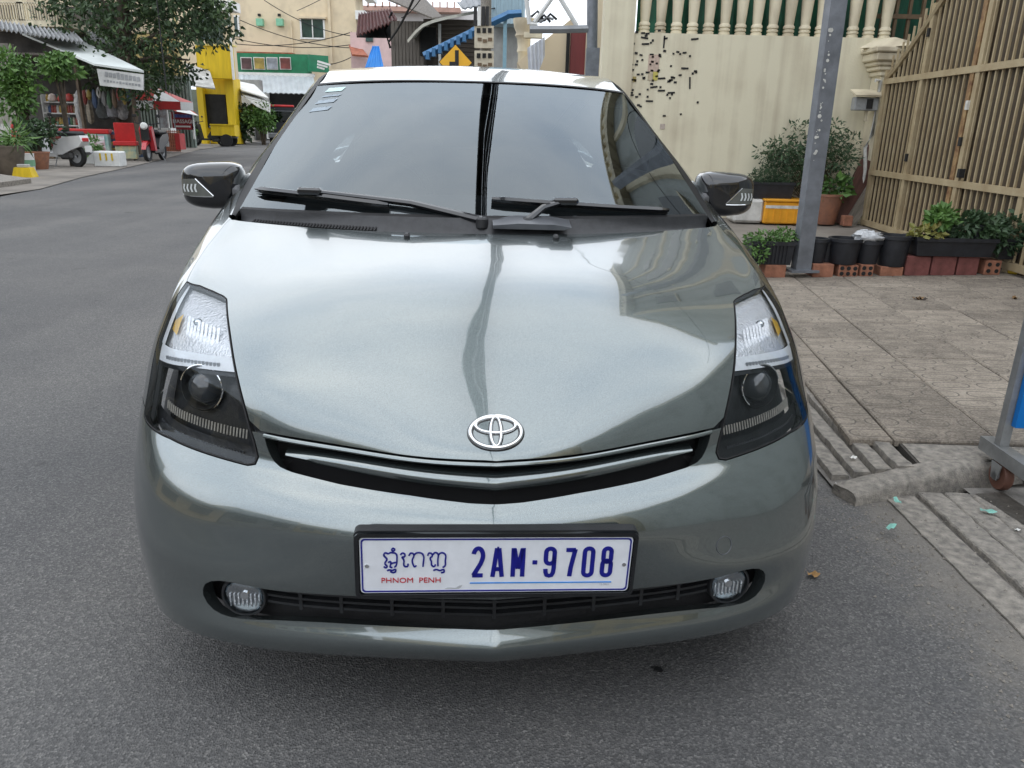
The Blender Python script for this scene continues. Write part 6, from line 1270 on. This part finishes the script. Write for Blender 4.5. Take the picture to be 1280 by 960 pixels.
pbox('board', 215, 140, 241, 162, Ys, .06, MAR, rsn); pbox('side_frame', 240, 140, 242, 174, Ys, .08, WFR, rsn); pbox('side_frame', 214, 140, 215.5, 174, Ys, .08, WFR, rsn)
tx = text_mesh('lettering', 'MASSAGE', .22, WFR, rsn, tuple(Vector(at(229, 152, Ys - .02)) - rsn.location), (R(90), 0, 0), .004, .004, 1); pbox('top_line', 217, 143, 239, 147, Ys - .02, .03, mat('blue_print', (.12, .16, .5), .5, 0, .4, 9), rsn); pbox('bottom_line', 218, 157, 238, 159, Ys - .02, .03, WFR, rsn)
cab = thing('glass_cabinet', 'small glass food cabinet on a stall under the parasol', 'cabinet', tuple(gnd(203, 188, 0))); Yc = cab.location.y + .4
pbox('cabinet_back', 197, 132, 210, 162, Yc + .3, .05, mat('cabinet_goods', (.30, .33, .34), .5, 0, .5, 5, col2=(.10, .05, .05)), cab); pbox('counter', 193, 160, 214, 168, Yc, .5, WFR, cab)
for x in (196, 209): pbox('frame', x, 131, x + 1.2, 162, Yc, .05, WFR, cab)
pbox('stall_leg', 194, 168, 196, 190, Yc, .3, GREY, cab); pbox('stall_leg', 212, 168, 214, 190, Yc, .3, GREY, cab)
stw = thing('stall_wall', 'grey-green corrugated wall behind the parasol stall', 'wall', tuple(at(205, 185, 37.5) * np.array([1, 1, 0]))); pbox('sheet_wall', 150, 95, 240, 186, 37.5, .2, SHUT, stw)
for k in range(22): pbox('corrugation', 151 + 4*k, 95, 153 + 4*k, 186, 37.4, .1, SHUT, stw)
om = thing('mesh_bin', 'orange wire mesh bin at the roadside below the parasol', 'bin', tuple(gnd(211, 191, 0))); Yo = om.location.y; OW = mat('orange_wire', (.55, .20, .10), .6)
for k in range(11): pbox('wire', 200 + 2.4*k, 163, 200.7 + 2.4*k, 190, Yo, .03, OW, om)
for k in range(7): pbox('wire', 200, 164 + 4*k, 225, 164.8 + 4*k, Yo, .03, OW, om)
pbox('backing', 201, 166, 224, 189, Yo + .4, .05, mat('faded_red_sheet', (.36, .13, .09), .8, 0, .3, 4), om); tag(pbox('red_bin', 219, 167, 225, 187, Yo - .3, .5, REDP, None), 'upright red plastic bin beside the orange mesh', 'bin')
pz_ = thing('potted_plants', 'low leafy plants in white tubs beside the maroon sign', 'plants', tuple(gnd(232, 182, 0))); plant_on(pz_, 'foliage', [((0, 0, .75), (.7, .4, .35), 420)], .18, LG1, 71); MB().box((0, 0, .22), (.9, .4, .4), bev=.03).build('tub', WHT, pz_)
# ---- street tree
tr_ = gnd(154, 188, 0); tree = thing('street_tree', 'big dark leafy tree growing through the shop awnings', 'tree', (at(154, 100, 27.5)[0], 27.5, 0)); TL = Vector(tree.location)
BARK = mat('bark', (.09, .07, .05)); ty = 27.5
MB().tube([tuple(Vector((at(154, 195, ty)[0], ty, 0)) - TL)] + [tuple(Vector(at(x, y, ty)) - TL) for x, y in ((156, 120), (157, 70), (155, 30), (152, -20), (156, -80))], [.3, .24, .22, .2, .16, .08], 12).build('trunk', BARK, tree, True)
br = MB()
for x0, y0, x1, y1, dy in ((157, 75, 200, 40, -1), (156, 60, 110, 20, 0), (155, 40, 215, 5, .5), (155, 30, 95, -20, .6), (157, 80, 235, 75, -.8), (153, 0, 190, -50, 0), (157, 90, 125, 60, -.8), (157, 70, 255, 35, .2)): br.tube([tuple(Vector(at(x0, y0, ty)) - TL), tuple(Vector(at((x0+x1)/2, (y0+y1)/2 - 6, ty + dy/2)) - TL), tuple(Vector(at(x1, y1, ty + dy)) - TL)], [.1, .07, .03], 6)
br.build('limbs', BARK, tree, True)
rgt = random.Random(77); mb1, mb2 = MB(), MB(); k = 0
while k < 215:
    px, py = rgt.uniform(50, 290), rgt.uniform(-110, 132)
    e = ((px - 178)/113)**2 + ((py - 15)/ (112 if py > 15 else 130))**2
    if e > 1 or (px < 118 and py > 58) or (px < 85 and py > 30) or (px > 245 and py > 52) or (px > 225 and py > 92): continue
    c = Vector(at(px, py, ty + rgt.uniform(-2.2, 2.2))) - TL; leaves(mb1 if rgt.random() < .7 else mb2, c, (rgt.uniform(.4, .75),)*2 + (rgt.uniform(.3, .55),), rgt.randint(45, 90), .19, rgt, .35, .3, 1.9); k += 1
mb1.build('crown', leaf_mat('dark_tree_leaf', (.042, .085, .022), (.012, .03, .01)), tree); mb2.build('crown', leaf_mat('pale_tree_leaf', (.10, .16, .045), (.035, .07, .02)), tree)  # crown clumps in two leaf greens, darker and paler, mixed at random
cable([at(195, -10, 25), at(208, 112, 25)], .02, 'pale rope hanging down through the tree crown', None, 12, .25)
# ---- yard strip along the shops
yd = [(-8.4, 12.7, .0), (-8.48, 14, 0), (-9.4, 17.1, 0), (-10.1, 20.2, 0), (-11.4, 25.5, 0), (-14.1, 35.6, 0), (-17.6, 56, 0), (-30, 56, 0), (-30, 12.7, 0)]
struct(MB().add([(x, y, .012) for x, y, z in yd], [tuple(range(len(yd)))]).build('footpath', mat('dusty_footpath', (.25, .225, .195), .95, 0, .25, 1.2, .4, 20)))
for a, b in (((-8.1, 12.0), (-8.55, 14.6)), ((-8.55, 14.6), (-9.3, 16.6))):
    pass
kk = gnd(20, 232, 0); struct(MB().add([(-9.1, 12.6, .10), (-9.35, 15.2, .10), (-10.6, 16.2, .10), (-16, 16.2, .10), (-16, 12.6, .10), (-9.1, 12.6, 0), (-9.35, 15.2, 0), (-10.6, 16.2, 0), (-16, 16.2, 0), (-16, 12.6, 0)], [(0, 1, 2, 3, 4), (0, 5, 6, 1), (1, 6, 7, 2), (2, 7, 8, 3)]).build('raised_footpath', CONC))

# clutter of stock piled about the shop front
rcl = random.Random(91); CC = [('blue', (.06, .10, .19)), ('red', (.26, .05, .04)), ('green', (.06, .13, .07)), ('white', (.45, .45, .43)), ('yellow', (.36, .27, .07)), ('brown', (.16, .11, .07)), ('grey', (.22, .22, .22))]
spots = [(62, 25.9), (72, 25.8), (134, 26.0), (142, 26.2), (146, 25.4), (126, 26.3), (52, 24.6), (168, 27.0), (174, 27.6)]
for k, (px, Y) in enumerate(spots):
    z = 0
    for q in range(3):
        cn_, cc = CC[(k*2 + q*3) % 7]; w, d, h = rcl.uniform(.35, .55), rcl.uniform(.3, .45), rcl.uniform(.2, .34); g = gt(px, Y)
        t = thing('stacked_crate', '%s stock box, %s of the pile %s' % (cn_, ('lowest', 'middle one', 'topmost')[q], ('behind the white scooter seat', 'left of the chest freezer', 'right of the chest freezer', 'behind the propped red lid', 'beside the red ice chest', 'under the dark hanging bundle', 'beside the low dark shrub', 'behind the roadside scooter', 'beside the parasol pole')[k]), 'box', (g[0], Y, z), rcl.uniform(-.2, .5))
        MB().box((0, 0, h/2), (w, d, h), bev=.02).build('carton', mat('stock_%s' % cn_, cc, .6, 0, .2, 5), t); MB().box((0, -d/2 - .004, h*.5), (w*.6, .008, h*.45)).build('print', mat('stock_print_%d' % (q % 3), ((.6, .58, .5), (.1, .1, .14), (.5, .1, .08))[q % 3], .7, 0, .4, 14), t); z += h + .002
for k in range(10):
    a = at(104 + 6.2*k, 110 + rcl.uniform(-2, 4), 26.6); L = rcl.uniform(.3, .6); cn_, cc = CC[(k*3 + 1) % 7]
    o = MB().lathe([(.015, 0), (.06, -.25*L), (.09, -.7*L), (.03, -L)], tuple(a), 8).build('hanging_packet', mat('stock_%s' % cn_, cc), None, True); tag(o, '%s packet hanging from the shop beam, %s along from the corner post' % (cn_, ('first', 'second', 'third', 'fourth', 'fifth', 'sixth', 'seventh', 'eighth', 'ninth', 'tenth')[k]), 'goods')
# ================================================================== HOUSES BEYOND THE CAR
def tsheet(name, label, cat, pts, th, m, corr=0, n=1): return tag(sheet(name, pts, th, m, None, corr, n), label, cat)
# column, plastic sheet, truss bracket and red door next to the wall
hc = thing('corner_house', 'beige house front with a moulded column and a dark red door beyond the cream wall', 'house', tuple(at(700, 170, 15) * np.array([1, 1, 0])))
pbox('wall', 676, 38, 760, 175, 15.5, 4, BEIGE, hc); pbox('door', 711, 42, 730, 175, 15.4, .12, mat('dark_red_door', (.19, .03, .03), .5, 0, .15, 3, stretch=(8, 8, .5)), hc); pbox('door_frame', 706, 40, 710, 175, 15.35, .1, DARK, hc); pbox('pier', 745, -60, 758, 175, 14.0, .5, BEIGE, hc); pbox('side_pier', 730, 42, 735, 175, 15.3, .2, BEIGE, hc)
pc = at(654, 85, 16); col_ = bpy.data.objects.new('column', None); COL.objects.link(col_); col_.parent = hc; col_.location = Vector((pc[0], pc[1], 0)) - hc.location
zc = at(654, 45, 16)[2]; MB().lathe([(.11, 0), (.11, zc - .3), (.13, zc - .28), (.115, zc - .2), (.13, zc - .05), (.17, zc), (.15, zc + .06), (.19, zc + .14), (.21, zc + .24), (.21, zc + .3)], n=20).build('shaft', CREAM, col_, True, 50)
pbox('gable_board', 655, 40, 678, 47, 15.3, .2, CREAM, hc, rz=0); hc.children[-1].rotation_euler = (0, R(-38), 0)
tsheet('plastic_sheet', 'crumpled white plastic sheet hung beside the moulded column', 'sheet', [at(659, 60, 15.0), at(681, 46, 15.0), at(681, 70, 15.0), at(662, 120, 15.0)], .02, mat('white_poly_sheet', (.66, .68, .72), .4, 0, .15, 4, .8, 6), .02, 9)
stp = thing('sign_bracket', 'white pipe bracket with tangled wires on a dark steel post', 'bracket', tuple(at(740, 170, 13) * np.array([1, 1, 0]))); YB = 13.
def TP(*pts): return [tuple(Vector(at(x, y, YB)) - stp.location) for x, y in pts]
MB().tube(TP((739, 175), (740, 60), (741, -60)), .085, 10).build('post', STEEL, stp, True); MB().tube(TP((662, 37), (700, 37), (736, 36)), .06, 6).build('beam', GREY, stp)
for a, b in (((657, -8), (662, 30)), ((662, 30), (672, 31)), ((668, 28), (706, -25)), ((698, -6), (721, 32)), ((657, 0), (690, -20))): MB().tube(TP(a, b), .035, 7).build('pipe', WHT, stp, True)
MB().box(tuple((Vector(at(740, 82, YB)) - stp.location)), (.2, .2, .5)).build('clamp', STEEL, stp)
rw_ = random.Random(6)
for k in range(6): MB().tube(TP((660 + 4*k, rw_.uniform(18, 30)), (668 + 4*k, rw_.uniform(14, 32)), (676 + 4*k, rw_.uniform(18, 30))), .02, 5).build('wire', CABLE if k % 2 else GREY, stp)
# utility pole with meter panels carrying the cable bundle
up = thing('utility_pole', 'concrete utility pole carrying two stacked cream meter panels', 'pole', tuple(at(606, 160, 20.5) * np.array([1, 1, 0]))); MB().lathe([(.16, 0), (.11, 7)], n=14).build('shaft', CONC, up, True)
for y0, y1 in ((32, 60), (63.5, 92)):
    pn_ = pbox('meter_panel', 593, y0, 617, y1, 20.2, .12, mat('cream_panel', (.60, .54, .42), .7, 0, .15, 6), up)
    for k in range(3):
        q = pbox('meter_window', 596 + 7*k, y0 + 3, 600.5 + 7*k, y0 + 9, 20.17, .05, DARK, None); q.location -= pn_.location + up.location; q.parent = pn_
    for k in range(3):
        q = pbox('meter_slot', 597 + 6.5*k, y0 + 15 + (2 if k == 1 else 0), 602 + 6.5*k, y0 + 19 + (2 if k == 1 else 0), 20.17, .05, BRN, None); q.location -= pn_.location + up.location; q.parent = pn_
for k in range(4): pbox('cable_coil', 592 + 5*k, 8, 596 + 5*k, 32, 20.15, .15, CABLE if k != 1 else WHT, up)
# road sign
rsg = thing('road_sign', 'yellow diamond warning sign with a black side-road symbol', 'road sign', tuple(at(569, 165, 19) * np.array([1, 1, 0]))); cs = Vector(at(569.5, 78, 19)) - rsg.location
hs = at(569.5, 78, 19)[2] - at(569.5, 101, 19)[2]; SY = mat('sign_yellow', (.80, .42, .01), .4, 0, .05, 6)
MB().prism([(0, hs), (hs, 0), (0, -hs), (-hs, 0)], .02, Matrix.Translation(cs)).build('border', BLK, rsg); MB().prism([(0, hs*.94), (hs*.94, 0), (0, -hs*.94), (-hs*.94, 0)], .01, Matrix.Translation(cs + Vector((0, -.012, 0)))).build('plate', SY, rsg)
MB().box(tuple(cs + Vector((.03, -.018, .05))), (.085, .012, hs*1.05)).build('symbol_bar', BLK, rsg); MB().box(tuple(cs + Vector((-.075, -.018, -.03))), (.13, .012, .085)).build('symbol_arm', BLK, rsg); MB().tube([tuple(cs + Vector((0, .05, .3))), (cs.x, cs.y + .05, 0)], .035, 8).build('post', GREY, rsg, True)
# pale blue upper house
bh = thing('blue_house', 'pale blue boarded house with blue awning beams behind the meter panels', 'house', tuple(at(640, 165, 26) * np.array([1, 1, 0]))); pbox('wall', 614, -60, 657, 30, 26, 4, LBLUE, bh)
for k in range(9): pbox('batten', 615 + 4.6*k, -60, 616 + 4.6*k, 22, 25.96, .05, LBLUE, bh)
pbox('lower_wall', 610, 30, 662, 170, 27, 4, mat('dull_grey_wall', (.42, .42, .40), .9, 0, .2, 2), bh); pbox('blue_post', 628, 25, 632.5, 170, 24.5, .2, mat('pale_blue_post', (.25, .42, .5), .6), bh)
for a, b in (((590, 40), (636, 18)), ((634, 18), (652, 17)), ((530, 70), (592, 40))): MB().tube([tuple(Vector(at(*a, 24.4)) - bh.location), tuple(Vector(at(*b, 24.4)) - bh.location)], .11, 4).build('awning_beam', BLUEP, bh)
for k in range(8): q = Vector(at(535 + 7.6*k, 69.5 - 3.7*k, 24.3)) - bh.location; MB().box(tuple(q), (.1, .3, .22)).build('rafter_end', BLUEP, bh)
# wooden shack with curved white awning
sk = thing('wooden_shack', 'weathered grey timber shack with sloping tin roofs beyond the car', 'shack', tuple(at(530, 165, 30) * np.array([1, 1, 0]))); pbox('wall', 490, 28, 530, 170, 30, 5, WOODG, sk)
for k in range(9): pbox('board', 491 + 4.3*k, 28, 494.6 + 4.3*k, 170, 29.96, .06, WOODG, sk)
pbox('side_wall', 530, 26, 612, 170, 31, 4, mat('brown_boards', (.17, .14, .115), .85, 0, .3, 2, stretch=(.6, 1, 9)), sk)
for k in range(8): pbox('side_board', 545, 28 + 5.4*k, 594, 32 + 5.4*k, 30.95, .08, MATS['brown_boards'], sk)
pbox('white_post', 548, 30, 551, 90, 29.8, .15, WFR, sk); pbox('opening', 525, 34, 545, 70, 29.9, .1, DARK, sk)
sheet('roof_sheet', [at(476, -3, 29), at(520, -12, 33), at(552, 22, 33), at(540, 24, 29)], .05, WOODG, sk); sheet('roof_sheet', [at(572, 5, 29.5), at(612, -14, 30), at(620, 6, 29), at(578, 12, 29)], .05, GREY, sk, .03, 12)
vs = []; aw = [((592, 14), 29.6), ((560, 20), 29), ((540, 25), 28.5), ((528, 30), 28.2), ((519, 38), 28), ((509, 50), 28)]
vv, ff = [], []
for (p_, Y_) in aw:
    q = Vector(at(*p_, Y_)) - sk.location; vv += [tuple(q), tuple(q + Vector((0, 3.0, .35))), tuple(q + Vector((.02, 0, -.09)))]
for i in range(len(aw)-1): ff += [(i*3, i*3+1, (i+1)*3+1, (i+1)*3), (i*3, (i+1)*3, (i+1)*3+2, i*3+2)]
MB().add(vv, ff).build('curved_awning', mat('cream_tin', (.60, .57, .48), .6, 0, .15, 4), sk, True)
# dark canopy, pink house, blue tarp
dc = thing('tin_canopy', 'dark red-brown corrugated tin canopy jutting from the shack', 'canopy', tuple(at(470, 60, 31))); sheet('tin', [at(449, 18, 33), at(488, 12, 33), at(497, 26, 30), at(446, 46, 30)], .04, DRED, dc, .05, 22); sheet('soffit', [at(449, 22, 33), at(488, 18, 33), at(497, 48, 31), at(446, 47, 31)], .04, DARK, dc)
MB().tube([tuple(Vector(at(488, 60, 31)) - dc.location), tuple(Vector(at(481, 38, 31)) - dc.location), tuple(Vector(at(490, 15, 31)) - dc.location)], .05, 6).build('bracket', DARK, dc)
pk = thing('pink_house', 'pink house with a small window glimpsed under the tin canopy', 'house', tuple(at(465, 165, 48) * np.array([1, 1, 0]))); pbox('wall', 440, 42, 500, 165, 48, 5, PINK, pk); pbox('window', 457, 45, 466, 52, 47.9, .1, GLZ, pk); sheet('tiled_roof', [at(436, 58, 48.5), at(452, 62, 48.5), at(460, 72, 46), at(440, 70, 46)], .1, REDR, pk)
tsheet('blue_tarp', 'bright blue tarpaulin beside the pink house', 'tarpaulin', [at(466, 58, 40), at(474, 58, 40), at(481, 90, 39), at(455, 90, 39)], .03, mat('bright_blue_tarp', (.01, .22, .65), .5, 0, .15, 2), .03, 6)
fb = thing('far_building', 'distant grey building with red-brown roof terraces at the end of the street', 'building', tuple(at(510, 165, 110) * np.array([1, 1, 0]))); pbox('wall', 440, 14, 600, 165, 110, 10, mat('far_grey', (.55, .53, .52), .8, 0, .1, .3), fb); pbox('terrace', 445, 8, 575, 14, 108, 8, mat('far_brick', (.48, .30, .24), .8, 0, .2, .5), fb)
for k in range(14): pbox('terrace_post', 450 + 9*k, 2, 451.5 + 9*k, 9, 108, .5, MATS['far_brick'], fb)
# wires gathering above the canopy
for k, (a, b, lab) in enumerate((((520, -8), (486, 52), 'thick black service wire running down to the tin canopy'), ((530, -8), (502, 22), 'thinner black wire beside the service wire'), ((606, 12), (660, -8), 'wire from the utility pole to the bracket'))): cable([at(*a, 25), at(*b, 30)], .04 if k == 0 else .02, lab, None, 14, .1)
# ---- the street behind the photographer: it stands in the paint and the glass of the car
def row_house(name, label, x, y, w, d, h, m, face):
    t = thing(name, label, 'house', (x, y, 0)); MB().box((0, 0, h/2), (d, w, h)).build('wall', m, t); MB().box((0, 0, h + .12), (d + .3, w + .1, .24)).build('cornice', CREAM, t)
    for f in range(int(h//3.2)):
        for k in range(2):
            wn = MB().box((face*(d/2 + .02), -w/4 + k*w/2, 1.7 + 3.1*f), (.08, w*.28, 1.5)).build('window', mat('dim_window', (.24, .235, .22), .4, 0, .2, 3), t); MB().box((face*(d/2 + .08), -w/4 + k*w/2, .9 + 3.1*f), (.16, w*.32, .08)).build('sill', CREAM, wn)
    MB().box((face*(d/2 + .6), 0, 3.05), (1.3, w*.96, .08), ry=face*.15).build('awning', GREY, t); return t
HM = [BEIGE, stain_wall('grey_render_house', (.40, .39, .36), (.28, .27, .25), .8, .2), stain_wall('ochre_house', (.52, .42, .24), (.38, .30, .18), .8, .2), stain_wall('pale_house', (.55, .54, .50), (.42, .41, .38), .8, .2)]
wd = ('beige', 'grey', 'ochre', 'pale'); od = ('first', 'second', 'third', 'fourth', 'fifth', 'sixth')
for k in range(6):
    row_house('row_house', '%s row house, %s down the far side of the street behind the photographer' % (wd[k % 4], od[k]), -15.5, -1.5 - 7*k, 6.9, 6, 3.4 + (k*.9) % 1.2, HM[k % 4], 1)
    row_house('row_house', '%s row house, %s down the villa side of the street behind the photographer' % (wd[(k+2) % 4], od[k]), 9.5, -9.2 - 7*k, 6.9, 6, 5.6 + (k*1.7) % 1.6, HM[(k+2) % 4], -1)
for k in range(2): row_house('row_house', '%s row house across the road from the car, %s from the shops' % (wd[k + 1], od[1 - k]), -15.8, 5.4 + 7*k, 6.9, 6, 4.2 + k*.6, HM[k + 1], 1)
for k in range(3): row_house('row_house', '%s row house, %s across the end of the street behind' % (wd[k], od[k]), -9 + 8*k, -48, 7.9, 7.9, 6 + k*.6, HM[k], 1)
